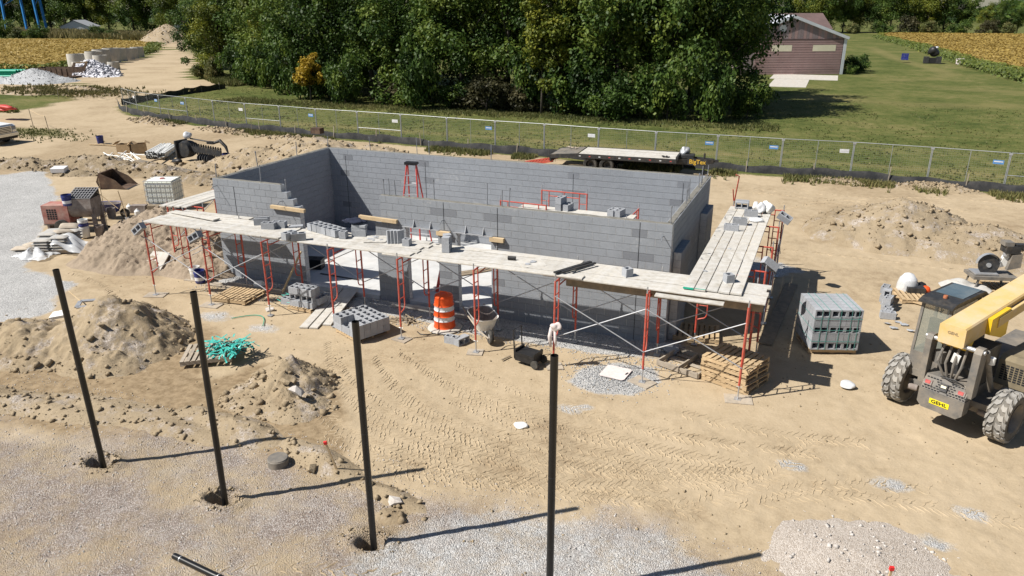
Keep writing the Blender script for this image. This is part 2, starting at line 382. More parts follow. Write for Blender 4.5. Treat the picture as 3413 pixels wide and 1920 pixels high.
# ------------------------------------------------------------------ the ground sheet
def axis(fine):
    """fine: list of (a, b, step); grows outside to +-LIM"""
    out = []
    for a, b, s_ in fine: out += list(np.arange(a, b-1e-6, s_))
    lo, st = fine[0][0], fine[0][2]; left = []
    x = lo
    while x > -900: st *= 1.065; x -= st; left.append(x)
    hi, st = fine[-1][1], fine[-1][2]; right = [hi]; x = hi
    while x < 1500: st *= 1.06; x += st; right.append(x)
    return np.array(left[::-1]+out+right)
gx = axis([(-30,-18,.14),(-18,-9,.075),(-9,7.6,.05),(7.6,12,.1)]); gy = axis([(-12.5,-11.5,.1),(-11.5,-2,.05),(-2,6,.075),(6,26,.13)])
X, Y = np.meshgrid(gx, gy, indexing='ij')
POLES = [(-8.84,-9.48),(-5.86,-9.49),(-2.77,-9.49),(.27,-9.49)]
near = sst(60, 25, np.hypot(X+3, Y+3))
Zg = (fbm(X*.35, Y*.35, 3)-.5)*.10*near+(fbm(X*1.7+5, Y*1.7, 4)-.5)*.045*near
Zg += (fbm(X*5.5+3, Y*5.5, 3)-.5)*.030*sst(30, 12, np.hypot(X+2, Y+5))
flat = np.maximum(sst(1.2, .2, np.abs(np.maximum(np.maximum(-15.5-X, X-3.3), 0))), 0)*sst(1.0, .2, np.maximum(np.maximum(-2.9-Y, Y-6.6), 0))
Zg *= 1-.75*flat
for k, (px, py) in enumerate(POLES):
    d = np.hypot((X-px+.10)/.26, (Y-py-.02)/.19)+(fbm(X*4+k*7, Y*4, 3)-.5)*.6
    Zg -= .45*sst(1.1, .7, d); Zg += .05*np.exp(-((d-1.5)/.4)**2)
far_roll = sst(60, 200, np.hypot(X, Y))*(fbm(X*.01, Y*.01, 3)-.5)*1.2
Zg += far_roll
wob = (fbm(X*.8, Y*.8, 4)-.5)*1.2
def pmask(poly, w_=.5, wobk=1.): return sst(w_, -w_, sdpoly(X, Y, poly)+wob*wobk)
gravel = pmask([(-36.8,7.9),(-36.4,9.7),(-33.3,8.3),(-29,5.4),(-25.8,2.3),(-22,-.9),(-20.7,-2.3),(-18.3,-2.6),(-17,-4),(-16.4,-5.6),(-16.4,-6.4),(-22,-9),(-50,-5),(-60,8)])
gravel = np.maximum(gravel, pmask([(-1.7,-2.9),(-1.6,-2.2),(-.8,-1.5),(.1,-1.4),(.35,-2.1),(-.1,-3.0),(-.9,-3.2)], .25, .25))
gravel = np.maximum(gravel, .9*pmask([(-14.4,-1.0),(-14.0,0.4),(.4,0.4),(.4,-.9),(-2,-1.25),(-5,-1.25),(-8,-1.0),(-11,-.9)], .25, .3))
gravel = np.maximum(gravel, .75*pmask([(.3,6.3),(1.8,6.0),(3.2,7.4),(2.4,8.2),(0,7.6)], .4, .4))
gravel = np.maximum(gravel, .56*pmask([(-3.5,-11),(-2.2,-8.3),(-1.3,-7.4),(.4,-7.3),(1.4,-7.5),(2.6,-7.6),(3.2,-8.2),(3.2,-11)], .8, 1.1))
for cx_, cy_, r_ in [(-1.2,-4.1,.22),(-.9,-3.9,.16),(3.4,-4.6,.22),(5.1,-4.5,.3),(6.3,-4.9,.26),(-12.2,-2.9,.5),(-10.3,-3.1,.4),(5.7,-6.0,.3),(1.0,8.0,.7)]:
    gravel = np.maximum(gravel, .62*sst(r_*1.6, r_*.2, np.hypot((X-cx_)*.7, Y-cy_)+wob*.25))
purple = pmask([(-16,-10.2),(-12,-9.2),(-10.6,-9.2),(-9.2,-8.8),(-8.5,-8.1),(-7,-7.8),(-5.4,-8.3),(-4.1,-8.1),(-2.7,-8.3),(-2,-8.0),(-1.2,-7.4),(-.1,-7.8),(.6,-7.3),(2,-7.5),(2.6,-7.7),(3.8,-7.9),(3.8,-14),(-16,-14)], 1.1, 1.1)
clay = np.maximum(pmask([(-18,-7.5),(-15.5,-6.3),(-12,-3.6),(-11,-4.2),(-9.5,-5.9),(-8.5,-4.4),(-7.2,-4.6),(-6,-5.6),(-5.4,-6.6),(-4.3,-7.6),(-4,-8.2),(-5.6,-8.5),(-7,-8.0),(-8.5,-8.3),(-9.3,-9.0),(-12,-9.4),(-18,-10)], .5, .9),
                  .8*pmask([(-38,8.5),(-36,12),(-31,12.5),(-25,12),(-22,10),(-25.5,9.5),(-31,10.3)], .7, 1.2))
clay = np.maximum(clay, .50*sst(.38, .64, fbm(X*.16+3, Y*.16+8, 4))*sst(16, 9, np.abs(Y-15)))
clay = np.maximum(clay, .46*sst(.45, .66, fbm(X*.5+13, Y*.5+2, 4))*sst(-9, -13, X)*sst(12, 6, np.abs(Y-2)))
# grass: everything that is not the site, the road or the fields
fence_line = [(11.18,23.0),(4.55,23.45),(-2.1,23.36),(-8.68,23.44),(-15.25,23.86),(-22.1,24.43),(-28.86,24.75),(-35.52,25.5),(-42.41,26.85),(-49.42,28.5),(-52.86,30.2)]
site = [(60,23.0)]+[(a, b-.9) for a, b in fence_line]+[(-56.5,33),(-58,40),(-59,48.5),(-64,56),(-70,55),(-76,60),(-87,74),(-117,103),(-150,136),(-158,138),(-151,128),(-121,97),(-108,84),(-100,62),(-100,55),(-140,60),(-300,70),(-300,-60),(60,-60)]
dwarp = (fbm(X*.25+2, Y*.25, 4)-.5)*2.2
sds = sdpoly(X, Y, site)
grass = sst(-.7, .7, sds+dwarp*.7)
gl = sdpoly(X, Y, [(-95,30),(-74,36),(-69,36),(-73.7,41),(-80.8,48),(-73.8,45.4),(-62.4,31),(-61,25),(-95,22)])
grass = np.maximum(grass, sst(1., -1., gl+dwarp*1.5))
gl2 = sdpoly(X, Y, [(-54,19),(-47,16.5),(-42,18),(-48,21)]); grass = np.maximum(grass, .55*sst(1., -1., gl2+dwarp))
Zg += grass*sst(150, 40, np.hypot(X, Y))*(fbm(X*.6, Y*.6, 3)-.3)*.12
dry = np.zeros_like(X)
for pth, wd_ in (([(9.9,162),(12.5,125),(15.5,106),(17,94),(13.5,86.5),(8.5,82)], 1.6), ([(13.5,76),(17.5,74),(24,72)], 2.2), ([(-58,30.5),(-40,29),(-20,28.5),(0,27.5),(12,27)], .8), ([(2,62),(10,58),(18,60)], 2.5)):
    dd = np.full(X.shape, 1e9)
    for (ax, ay), (bx_, by_) in zip(pth[:-1], pth[1:]):
        ex, ey = bx_-ax, by_-ay; t_ = np.clip(((X-ax)*ex+(Y-ay)*ey)/(ex*ex+ey*ey), 0, 1); dd = np.minimum(dd, np.hypot(X-ax-t_*ex, Y-ay-t_*ey))
    dry = np.maximum(dry, .75*sst(wd_*1.6, 0, dd+dwarp*.3))
nx, ny = X.shape; idx = np.arange(nx*ny).reshape(nx, ny)
F = np.stack([idx[:-1,:-1], idx[1:,:-1], idx[1:,1:], idx[:-1,1:]], -1).reshape(-1, 4)
npmesh('ground', np.stack([X, Y, Zg], -1).reshape(-1, 3), F, m_ground, smooth=True,
       attrs=dict(gravel=gravel.ravel(), grass=grass.ravel(), clay=clay.ravel(), purple=purple.ravel(), dry=dry.ravel()), kind='structure')
def gz(x, y):
    i = int(np.clip(np.searchsorted(gx, x), 1, nx-1)); j = int(np.clip(np.searchsorted(gy, y), 1, ny-1))
    return float(Zg[i, j])
# ------------------------------------------------------------------ heaps
_ico = (lambda bm: (bmesh.ops.create_icosphere(bm, subdivisions=1, radius=1), (np.array([v.co[:] for v in bm.verts]), np.array([[v.index for v in f.verts] for f in bm.faces])))[1])(bmesh.new())
_cub = (np.array([(x, y, z) for x in (-.72,.72) for y in (-.72,.72) for z in (-.72,.72)]), np.array([(0,1,3),(0,3,2),(4,6,7),(4,7,5),(0,4,5),(0,5,1),(2,3,7),(2,7,6),(0,2,6),(0,6,4),(1,5,7),(1,7,3)]))
def clods(name, P, sz, mat, parent=None, flat=.75, **kw):
    n = len(P); V0, F0 = _cub; nv = len(V0)
    q = rng.normal(size=(n, 3, 3)); q, _ = np.linalg.qr(q)
    s_ = sz[:, None, None]*rng.uniform(.65, 1.25, (n, 1, 3))
    V = V0[None]*(1+rng.uniform(-.5, .35, (n, nv, 3)))*s_
    V = np.einsum('nvi,nij->nvj', V, q); V[..., 2] *= flat
    V += P[:, None, :]
    F_ = (F0[None]+(np.arange(n)*nv)[:, None, None]).reshape(-1, 3)
    return npmesh(name, V.reshape(-1, 3), F_, mat, parent, **kw)
def heap(name, label, cat, bounds, hfun, res, mat, nclod=0, clod=(.03,.1), cmat=None, rough=.12, rscale=2.5, clname='clods', bias=1.):
    x0, x1, y0, y1 = bounds; hx = np.arange(x0, x1, res); hy = np.arange(y0, y1, res)
    A, B_ = np.meshgrid(hx, hy, indexing='ij'); H = hfun(A, B_)
    k = sst(.0, .35, H)
    H = H+k*rough*((fbm(A*rscale, B_*rscale, 5, .62)-.5)*2)+k*rough*.45*(fbm(A*7, B_*7, 3, .7)-.5)+k*rough*.5*(np.abs(fbm(A*rscale*2.3+9, B_*rscale*2.3, 3)-.5)*-2+.5)-.06
    a, b = A.shape; ix = np.arange(a*b).reshape(a, b)
    keep = np.maximum.reduce([H[:-1,:-1], H[1:,:-1], H[1:,1:], H[:-1,1:]]) > -.055
    F_ = np.stack([ix[:-1,:-1], ix[1:,:-1], ix[1:,1:], ix[:-1,1:]], -1)[keep]
    cx_, cy_ = (x0+x1)/2, (y0+y1)/2
    root = thing(name, label, cat, (cx_, cy_, 0))
    used = np.unique(F_); remap = np.full(a*b, -1); remap[used] = np.arange(len(used))
    V = np.stack([A-cx_, B_-cy_, H], -1).reshape(-1, 3)[used]
    npmesh('soil', V, remap[F_], mat, root, smooth=True)
    if nclod:
        w_ = (np.clip(H, 0, None).ravel()+.06)**bias*(H.ravel() > -.05); w_ /= w_.sum(); pk = rng.choice(a*b, nclod, p=w_)
        sz = clod[0]*(clod[1]/clod[0])**(rng.random(nclod)**6)
        P = np.stack([A.ravel()[pk]-cx_+rng.uniform(-res, res, nclod), B_.ravel()[pk]-cy_+rng.uniform(-res, res, nclod), H.ravel()[pk]+sz*.25], -1)
        clods(clname, P, sz, cmat or mat, root, kind='stuff')
    return root
def cone(cx_, cy_, h, rx, ry=None, p=1., ang=0.):
    ry = ry or rx
    def f(A, B_):
        dx, dy = A-cx_, B_-cy_; c, s_ = math.cos(ang), math.sin(ang)
        d = np.hypot((dx*c+dy*s_)/rx, (-dx*s_+dy*c)/ry)+(fbm(A*.9/max(rx/2, .5)+cx_, B_*.9/max(rx/2, .5), 3)-.5)*.35
        return h*np.clip(1-d, 0, 1)**p
    return f
def mx(*fs): return lambda A, B_: np.maximum.reduce([f(A, B_) for f in fs])
heap('dirt_heap', 'large brown dug-dirt heap behind the leftmost black pole', 'dirt heap', (-19.5,-10.2,-8.8,-2.8),
     mx(cone(-13.4,-5.15,1.38,2.3,2.0,1.), cone(-15.4,-6.2,.68,2.4,1.6,.9), cone(-12.8,-6.2,.5,1.6,1.0,.9), cone(-17.3,-7.1,.5,2.2,1.3,.8)), .045, m_mound, 2600, (.008,.11), m_clod, .17, 2.4, bias=-.9)
heap('dirt_heap', 'low rocky dirt heap behind the second and third black poles', 'dirt heap', (-10.2,-5.0,-8.1,-4.2),
     mx(cone(-7.55,-5.5,.72,1.35,1.05,1.), cone(-7.2,-6.2,.38,1.5,.95,.8)), .04, m_mound, 1300, (.008,.11), m_clod, .15, 2.8, bias=-.3)
heap('dirt_ridge', 'trail of tan dirt clods running past the round valve cover', 'dirt ridge', (-16.5,-2.2,-9.6,-6.6),
     mx(cone(-10.9,-7.9,.17,2.4,.55,.8,.12), cone(-7.4,-7.45,.24,1.7,.55,.8,-.1), cone(-14,-8.6,.24,2.2,.7,.8), cone(-5.1,-7.75,.2,1.5,.45,.8,-.25), cone(-3.2,-8.25,.15,1.1,.3,.8,-.2), cone(-8.6,-7.95,.13,2.2,.5,.8,.05), cone(-12.3,-8.4,.20,2.8,.6,.8,.1), cone(-2.9,-8.75,.12,.4,.3,.8)), .045, m_mound, 2200, (.007,.075), m_clod, .11, 2.6, bias=.2)
heap('gravel_heap', 'low pale gravelly heap with a red flag at the bottom right', 'gravel heap', (2.9,7.2,-9.2,-4.9),
     mx(cone(4.7,-6.9,.2,2.1,1.6,.95), cone(5.4,-7.4,.17,1.7,1.3,.95)), .045, m_pinkgravel, 1200, (.006,.045), m_chip, .06, 3)
heap('dirt_heap', 'broad tan dirt heap beyond the pallets on the right', 'dirt heap', (2.5,13.5,9.2,18.5),
     mx(cone(6.2,13.2,1.45,3.5,3.0,.75), cone(8.8,12.2,.95,3.4,2.3,.7)), .08, m_moundmid, 1800, (.012,.11), m_clod, .12, 1.7)
heap('dirt_heap', 'long tan dirt heap behind the left back corner of the block walls', 'dirt heap', (-31,-12,11.4,21.5),
     mx(cone(-21.8,15.2,1.75,4.6,2.9,.5,-.1), cone(-24.8,14.2,1.2,3.8,2.2,.55), cone(-18.7,16.0,1.4,3.8,2.6,.5), cone(-27.3,12.7,.6,2.8,1.1,.8)), .09, m_moundtan, 2600, (.016,.14), m_clod, .18, 1.5, bias=0)
heap('dirt_berm', 'dark churned dirt berm along the edge of the grey gravel', 'dirt berm', (-45,-23,7,14),
     mx(cone(-33.5,11.2,.75,4.2,1.1,.8,-.02), cone(-37.8,10.0,.6,3.6,1.2,.8,.15), cone(-29,11.0,.65,3.8,1.0,.8,-.08), cone(-25.6,10.9,.5,2.6,1.0,.8), cone(-33,9.4,.35,1.8,.6,.8,.3)), .09, m_darkdirt, 2600, (.014,.13), m_darkdirt, .2, 1.9, bias=-.2)
heap('sand_pile', 'tall pile of brown mason sand beside the left end of the scaffold', 'sand pile', (-23.5,-12.6,-2.4,6),
     mx(cone(-18.2,1.2,1.62,3.1,2.7,.85), cone(-19.9,2.6,1.0,2.6,2.2,.8), cone(-16.1,.9,1.2,2.4,1.9,.9), cone(-18.6,-.2,.5,2.2,1.4,.8)), .045, m_sand, 900, (.01,.06), m_sand, .19, 4.2)
heap('weedy_dirt_hump', 'low dirt hump overgrown with weeds by the road bend', 'dirt hump', (-80,-60,31,45), mx(cone(-68.5,38.5,.8,4.5,2.2,.8), cone(-73,36.5,.5,4,2)), .3, m_mound, 200, (.06,.25), m_clod, .2, .8)
heap('gravel_pile', 'pale grey gravel pile in front of the rusty container', 'gravel pile', (-94,-77,39,53), mx(cone(-85.0,46,1.75,5.2,4.0,1.), cone(-88.3,44.2,.8,4,3,1.)), .15, m_gravel, 700, (.04,.12), m_gravel, .05, 1)
heap('rubble_pile', 'pile of broken white limestone beside the rusty container', 'rubble pile', (-93,-77,51,62), mx(cone(-86.6,55.3,1.9,3.9,3.3,.9), cone(-84,54.6,1,3,2.2,.9)), .16, m_rubble, 1100, (.12,.34), m_rubble, .12, 1, 'broken_stone')
heap('dirt_heap', 'brown dirt heap at the far end of the dirt road', 'dirt heap', (-174,-136,116,148), mx(cone(-151,131,4.8,8,8,.8), cone(-147,126,3.2,8,6)), .5, m_mound, 200, (.1,.4), m_clod, .35, .3)
heap('dirt_berm', 'line of dug clods along the foot of the silt fence at the left', 'dirt berm', (-52,-26,20.6,30), mx(cone(-44.5,25.4,.4,3.6,.8,.8,-.2), cone(-36.5,23.9,.35,3.4,.7,.8,-.1), cone(-30,22.9,.3,3,.6,.8)), .12, m_moundtan, 900, (.04,.18), m_clod, .1, 1.4)
heap('dirt_berm', 'small tan berm at the foot of the silt fence on the right', 'dirt berm', (-1,14,20.8,24), mx(cone(8.3,22.3,.4,2.4,.7,.8), cone(3.8,22.2,.25,2.5,.5,.8)), .1, m_moundtan, 500, (.03,.12), m_clod, .08, 1.6)
# loose stones lying about (too many to count)
n = 9500; P = np.stack([rng.uniform(-14, 4.2, n), rng.uniform(-12, -7.2, n), np.zeros(n)], -1); P[:, 2] = [gz(a, b)+.004 for a, b, _ in P]
clods('gravel_chips', P, .006*(3.2)**(rng.random(n)**2.4), m_chip, label='purple-grey gravel chips strewn over the foreground yard', cat='gravel', kind='stuff')
n = 5200; P = np.stack([rng.uniform(-14.6, .6, n), rng.uniform(-1.5, .05, n), np.zeros(n)], -1)
P[:1500] = np.stack([rng.normal(-.75, .5, 1500), rng.normal(-2.25, .4, 1500), np.zeros(1500)], -1); P[:, 2] = [gz(a, b)+.006 for a, b, _ in P]
clods('gravel_chips', P, rng.uniform(.008, .02, n), m_gravel, label='grey crushed gravel strewn along the front wall', cat='gravel', kind='stuff')
n = 2600; P = np.stack([rng.uniform(-18, 8.5, n), rng.uniform(-9, 3, n), np.zeros(n)], -1); P[:, 2] = [gz(a, b)+.002 for a, b, _ in P]
clods('dirt_crumbs', P, .008*(5)**(rng.random(n)**3), m_clodtan, label='small tan dirt crumbs scattered over the yard', cat='dirt crumbs', kind='stuff')
for i, (x, y, s_, lb) in enumerate([(-5.0,-8.16,.13,'round grey rock beside the wooden stake'),(-6.7,-6.3,.2,'large pale broken rock on the low rocky heap'),(-3.0,-8.45,.15,'pale flat stone left of the third black pole shadow'),(-12.9,-5.9,.15,'tan boulder half buried on the large dirt heap'),(-7.2,-6.05,.14,'dark grey rock on the low rocky heap'),(-10.98,-2.0,.13,'white stone at the foot of a front scaffold leg')]):
    z = .42 if i in (1, 4) else (.62 if i == 3 else .05); z = z if i != 3 else .82
    o = MB().blob((0,0,0), s_*.8, i+3, .4, 1, .7, (1.25,.9,.7)).build('rock', m_chip if i in (1, 2, 5) else m_clod, label=lb, cat='rock'); o.location = (x, y, z)
n = 420; k_ = rng.integers(0, 4, n); a_ = rng.uniform(0, 6.28, n); q_ = .27+np.abs(rng.normal(0,.12,n)); pp_ = np.array(POLES)[k_]; P = np.stack([pp_[:, 0]-.1+q_*np.cos(a_), pp_[:, 1]+.02+q_*.75*np.sin(a_), np.zeros(n)], -1); P[:, 2] = [gz(a, b)+.008 for a, b, _ in P]
clods('hole_spoil', P, .010*(4.)**(rng.random(n)**3), m_clod, label='crumbs of dug soil around the post holes', cat='soil crumbs', kind='stuff')
# ------------------------------------------------------------------ tyre tracks pressed into the dirt: real ridges
def track(path, width=.42, pitch=.155, h=.016, fade=.15):
    pts = [Vector((a, b, 0)) for a, b in path]; out = []
    # Catmull-Rom resample
    res = []
    P_ = [pts[0]*2-pts[1]]+pts+[pts[-1]*2-pts[-2]]
    for i in range(1, len(P_)-2):
        for k in range(40):
            t_ = k/40; a, b, c, d = P_[i-1:i+3]
            res.append(.5*((2*b)+(c-a)*t_+(2*a-5*b+4*c-d)*t_*t_+(3*b-a-3*c+d)*t_**3))
    acc = 0; nxt = 0
    for i in range(1, len(res)):
        seg = (res[i]-res[i-1]).length; acc += seg
        if acc < nxt: continue
        nxt += pitch*random.uniform(.9,1.1)
        if vnoise(np.array(res[i].x*1.1+path[0][0]*3), np.array(res[i].y*1.1)) < .07: continue
        tdir = (res[i]-res[i-1]).normalized(); nrm = Vector((-tdir.y, tdir.x, 0))
        for sd_ in (-1, 1):
            if random.random() < fade: continue
            hh = h*random.uniform(.5, 1.25)*float(.65+vnoise(np.array(res[i].x*.8), np.array(res[i].y*.8+7))); off = pitch*.5 if sd_ < 0 else 0
            line = []
            for k, (ac, al) in enumerate([(.02,-.03),(.28,.05),(.5,.06),(.64,.15),(1.0,.21)]):
                q = res[i]+nrm*(sd_*width/2*ac)+tdir*(al*.75+off+random.uniform(-.016,.016))+nrm*random.uniform(-.012,.012); line.append(q)
            out.append((line, hh))
    return out
tmb = MB()
TR = [[(-8.2,-3.0),(-6.9,-4.6),(-5.0,-6.0),(-2.6,-6.6),(.2,-6.1),(2.2,-5.5)], [(-6.6,-3.3),(-4.9,-4.9),(-2.7,-5.9),(-.2,-6.0),(2.3,-5.7)],
      [(-6.9,-5.6),(-5.3,-6.7),(-3.1,-7.05),(-.9,-6.9),(1.0,-6.2),(2.8,-5.1)], [(-5.6,-6.9),(-3.4,-7.5),(-1.5,-7.2),(.9,-6.75),(2.0,-6.7)],
      [(-6.2,-2.9),(-4.0,-4.0),(-1.3,-4.7),(.8,-4.9),(2.6,-5.0)], [(-4.6,-2.9),(-2.7,-3.7),(-.3,-4.2),(1.9,-4.3),(3.8,-4.0)],
      [(-7.4,-4.4),(-5.6,-5.5),(-3.4,-6.3),(-1.1,-6.5)], [(-7.6,-3.6),(-6.0,-4.9),(-4.0,-5.7),(-1.8,-6.2),(.9,-5.9)], [(-5.9,-4.0),(-4.0,-5.2),(-1.8,-5.7),(.4,-5.75),(2.4,-5.35)], [(-5.0,-6.3),(-2.8,-6.85),(-.6,-6.7),(1.3,-6.4)], [(-4.2,-7.3),(-2.2,-7.25),(0,-7.0),(1.7,-6.5)], [(-5.4,-3.4),(-3.2,-4.5),(-.9,-5.0),(1.5,-5.0)], [(1.4,-7.0),(2.3,-6.0),(3.1,-5.0),(3.7,-3.6)], [(-3.9,-4.6),(-1.5,-5.3),(.8,-5.5),(2.6,-5.2)],
      [(2.6,-6.3),(3.9,-5.35),(5.6,-5.0),(7,-4.9)], [(3.0,-5.6),(4.2,-4.9),(5.8,-4.4)], [(1.0,-3.4),(2.8,-3.5),(4.6,-3.2)],
      [(-19.5,-1.7),(-17.6,-2.1),(-15.8,-2.9)], [(-5.0,-11.2),(-3.6,-10.4),(-2.0,-10.0)], [(-26,4.0),(-24.6,6.6),(-23,8.2)],[(.5,9),(3,9.6),(7,9.5),(13,9)],[(1.5,15.6),(4,17.6),(9,18.6)],
      [(-20,18.6),(-10,18.3),(0,18.5),(10,18.2)],[(-20,19.9),(-10,19.6),(0,19.3),(12,19.6)],[(1.5,16.6),(7,19.9),(12,20.8)],[(-30,19.5),(-22,20.2),(-12,20.4),(-3,20.3)]]
for ti, pth in enumerate(TR):
    for line, hh in track(pth, .44 if ti < 18 else .34, .135 if ti < 18 else .2, .0115, .03 if ti < 14 else .2):
        o = len(tmb.v); wd = .018
        for k, q in enumerate(line):
            d = (line[min(k+1, 4)]-line[max(k-1, 0)]).normalized(); nn = Vector((-d.y, d.x, 0)); z = gz(q.x, q.y)
            tp = hh*(.25 if k in (0, 4) else 1)
            for a, zz in ((-wd, -.012), (-.006, tp), (.006, tp*.9), (wd*.8, -.012)): tmb.v.append((q.x+nn.x*a, q.y+nn.y*a, z+zz))
        for k in range(4):
            for j in range(3): tmb.f.append((o+k*4+j, o+k*4+j+1, o+k*4+j+5, o+k*4+j+4))
tmb.build('tyre_tracks', m_dirt, smooth='all', label='chevron tyre tread tracks pressed into the tan dirt yard', cat='tyre tracks', kind='stuff')
# ------------------------------------------------------------------ the block building
BL, CH, HT = .4064, .2032, 3.2025
NX0, DY, TH, JT = -14.427, 6.096, .194, .0105
bld = thing('block_building', 'unfinished roofless building of grey concrete block with stepped wall ends', 'building', (0,0,0))
BLOCKS = []            # (centre, length, axis)
def run(a, b, k, fixed, axis, core, off=0.):
    """lay one course between a and b along axis"""
    z1 = HT-k*CH; z0 = z1-CH; ph = (.5*BL if k % 2 else 0)+off
    js = [a]; j = math.floor((a-ph)/BL)*BL+ph
    while j < b-1e-4:
        if j > a+.06 and j < b-.06: js.append(j)
        j += BL
    js.append(b)
    for p, q in zip(js[:-1], js[1:]):
        c = (p+q)/2; L_ = q-p-JT
        BLOCKS.append(((c, fixed, z0+CH/2), L_, 'x') if axis == 'x' else ((fixed, c, z0+CH/2), L_, 'y'))
    e = .004
    if axis == 'x': core.bx(a+e, b-e, fixed-TH/2+.005, fixed+TH/2-.005, z0, z1-.006)
    else: core.bx(fixed-TH/2+.005, fixed+TH/2-.005, a+e, b-e, z0, z1-.006)
cf, cb, cl, cr, cp, cp2 = MB(), MB(), MB(), MB(), MB(), MB()
fb = {}
for k in range(16):
    xr = NX0+BL*(6.5+.5*min(k, 3))
    iv = [(NX0, xr)]
    if k < 4: iv += [(-20.5*BL, 0)]
    else: iv += [(-21*BL, -18.5*BL), (-16*BL, -14.5*BL), (-12*BL, 0)]
    for a, b in iv: run(a, b, k, TH/2, 'x', cf)
nfront = len(BLOCKS)
for k in range(16):
    run(NX0, 0, k, DY-TH/2, 'x', cb)
    run(TH+.004, DY-TH-.004, k, NX0+TH/2, 'y', cl)
    run(TH+.004, DY-TH-.004, k, -TH/2, 'y', cr)
for k in range(4, 16):
    for a, q_ in ((.40, cp), (4.50, cp2)): run(a, a+3*BL, k, TH/2+.006, 'y', q_, a)
walls = [cf.build('front_wall', m_mortar, bld), cb.build('back_wall', m_mortar, bld), cl.build('left_wall', m_mortar, bld), cr.build('right_wall', m_mortar, bld), cp.build('pilaster', m_mortar, bld), cp2.build('pilaster', m_mortar, bld)]
order = sorted(range(len(BLOCKS)), key=lambda i: (i >= nfront, (Vector(BLOCKS[i][0])-CAM).length))
single = set(order[:290]); protos = {}
CJF = (-.81, -4.68, -6.3); CJB = (-13.53, -10.11, -4.48, -.81)
rest = {False: MB(), True: MB()}
for i, (c, L_, ax) in enumerate(BLOCKS):
    near_cj = (ax == 'x' and min(abs(c[0]-x) for x in (CJF if c[1] < 1 else CJB)) < .22 and (int((HT-c[2])/CH) in (1, 4, 10)))
    dk = near_cj or random.random() < .003
    d = (L_, TH, CH-JT) if ax == 'x' else (TH, L_, CH-JT)
    if i in single:
        key = (round(L_, 3), ax, dk)
        if key not in protos:
            o = MB().box((0,0,0), d).build('block', m_blockdk if dk else m_block, walls[0]); protos[key] = o; o.location = c
        else: inst(protos[key], c, parent=walls[0])
    else: rest[dk].box(c, d)
rest[False].build('block_courses', m_block, bld, kind='stuff'); rest[True].build('damp_block_courses', m_blockdk, bld, kind='stuff')
for x in CJF: MB().bx(x-.006, x+.006, -.006, .01, (2.4 if x < -5 else 0), HT-.02).build('control_joint', m_cj, walls[0])
for x in CJB: MB().bx(x-.006, x+.006, DY-TH-.006, DY-TH+.01, .1, HT-.25).build('control_joint', m_cj, walls[1])
MB().bx(NX0+BL*2-.008, NX0+BL*2+.008, -.006, .01, .0, HT-.2).build('control_joint', m_cj, walls[0])
def cap(name, x0, x1, y0, y1, wall, seed):
    rr = random.Random(seed); m = MB(); L_ = max(x1-x0, y1-y0); n_ = int(L_/.2); alongx = (x1-x0) > (y1-y0)
    vs_ = []
    for i in range(n_+1):
        t = i/n_
        for s_ in range(4):
            h = HT-.004+(rr.uniform(.006, .022) if s_ in (1, 2) else 0)
            u = [0, .12, .88, 1][s_]+rr.uniform(-.04, .04)
            vs_.append((x0+t*L_, y0+(y1-y0)*u, h) if alongx else (x0+(x1-x0)*u, y0+t*L_, h))
    fs_ = [(i*4+s_, i*4+s_+1, i*4+s_+5, i*4+s_+4) for i in range(n_) for s_ in range(3)]
    if alongx: fs_ = [f[::-1] for f in fs_]
    return MB().add(vs_, fs_).build(name, m_grout, wall)
cap('grout_cap', -20.5*BL+.02, -.02, .02, TH-.02, walls[0], 1); cap('grout_cap', -TH+.015, -.015, TH, DY-.03, walls[3], 2)
cap('grout_cap', NX0+.02, NX0+BL*6.4, .03, TH-.03, walls[0], 3); cap('grout_cap', NX0+.03, -.3, DY-TH+.03, DY-.03, walls[1], 4); cap('grout_cap', NX0+.02, NX0+TH-.02, TH, DY-TH, walls[2], 5)
MB().bx(NX0+TH+.01, -TH-.01, TH+.01, DY-TH-.01, -.1, .13).build('floor_slab', m_slab, bld)
for a, b in [(NX0+8*BL+.012, -21*BL-.012), (-18.5*BL+.012, -16*BL-.012), (-14.5*BL+.012, -12*BL-.012)]:
    MB().bx(a, b, -.03, TH+.008, -.1, .126).build('slab_edge', m_slab, bld)
for x0 in (-18.5*BL, -14.5*BL):
    lp = MB().bx(x0-.08, x0+1.08, -.10, TH-.02, 2.376, 2.387).build('steel_lintel', m_galv, bld)
    for gx_ in (.27, .80):
        mm = Matrix(((0,0,1,x0+gx_),(1,0,0,0),(0,1,0,2.387),(0,0,0,1)))
        MB().prism([(-.09,0),(-.003,0),(-.003,.21)], -.006, .006, mm).build('gusset', m_galv, lp)
for i, (a, b, z0, z1) in enumerate([(-12.19,-10.95,2.46,2.56),(-9.02,-7.77,2.46,2.56),(-6.50,-6.10,2.255,2.37),(-4.88,-4.47,2.255,2.37)]):
    o = MB().bx(-(b-a)/2, (b-a)/2, -.05, .05, -(z1-z0)/2, (z1-z0)/2).build('lumber_board', m_wood, label=['pale board fixed across the stepped end of the left wall','pale board sticking out left of the front right wall','short pale board at the right end of the left steel lintel','short pale board at the right end of the right steel lintel'][i], cat='board')
    o.location = ((a+b)/2, -.058, (z0+z1)/2); o.rotation_euler = (0, R(1.2) if i < 2 else 0, 0)
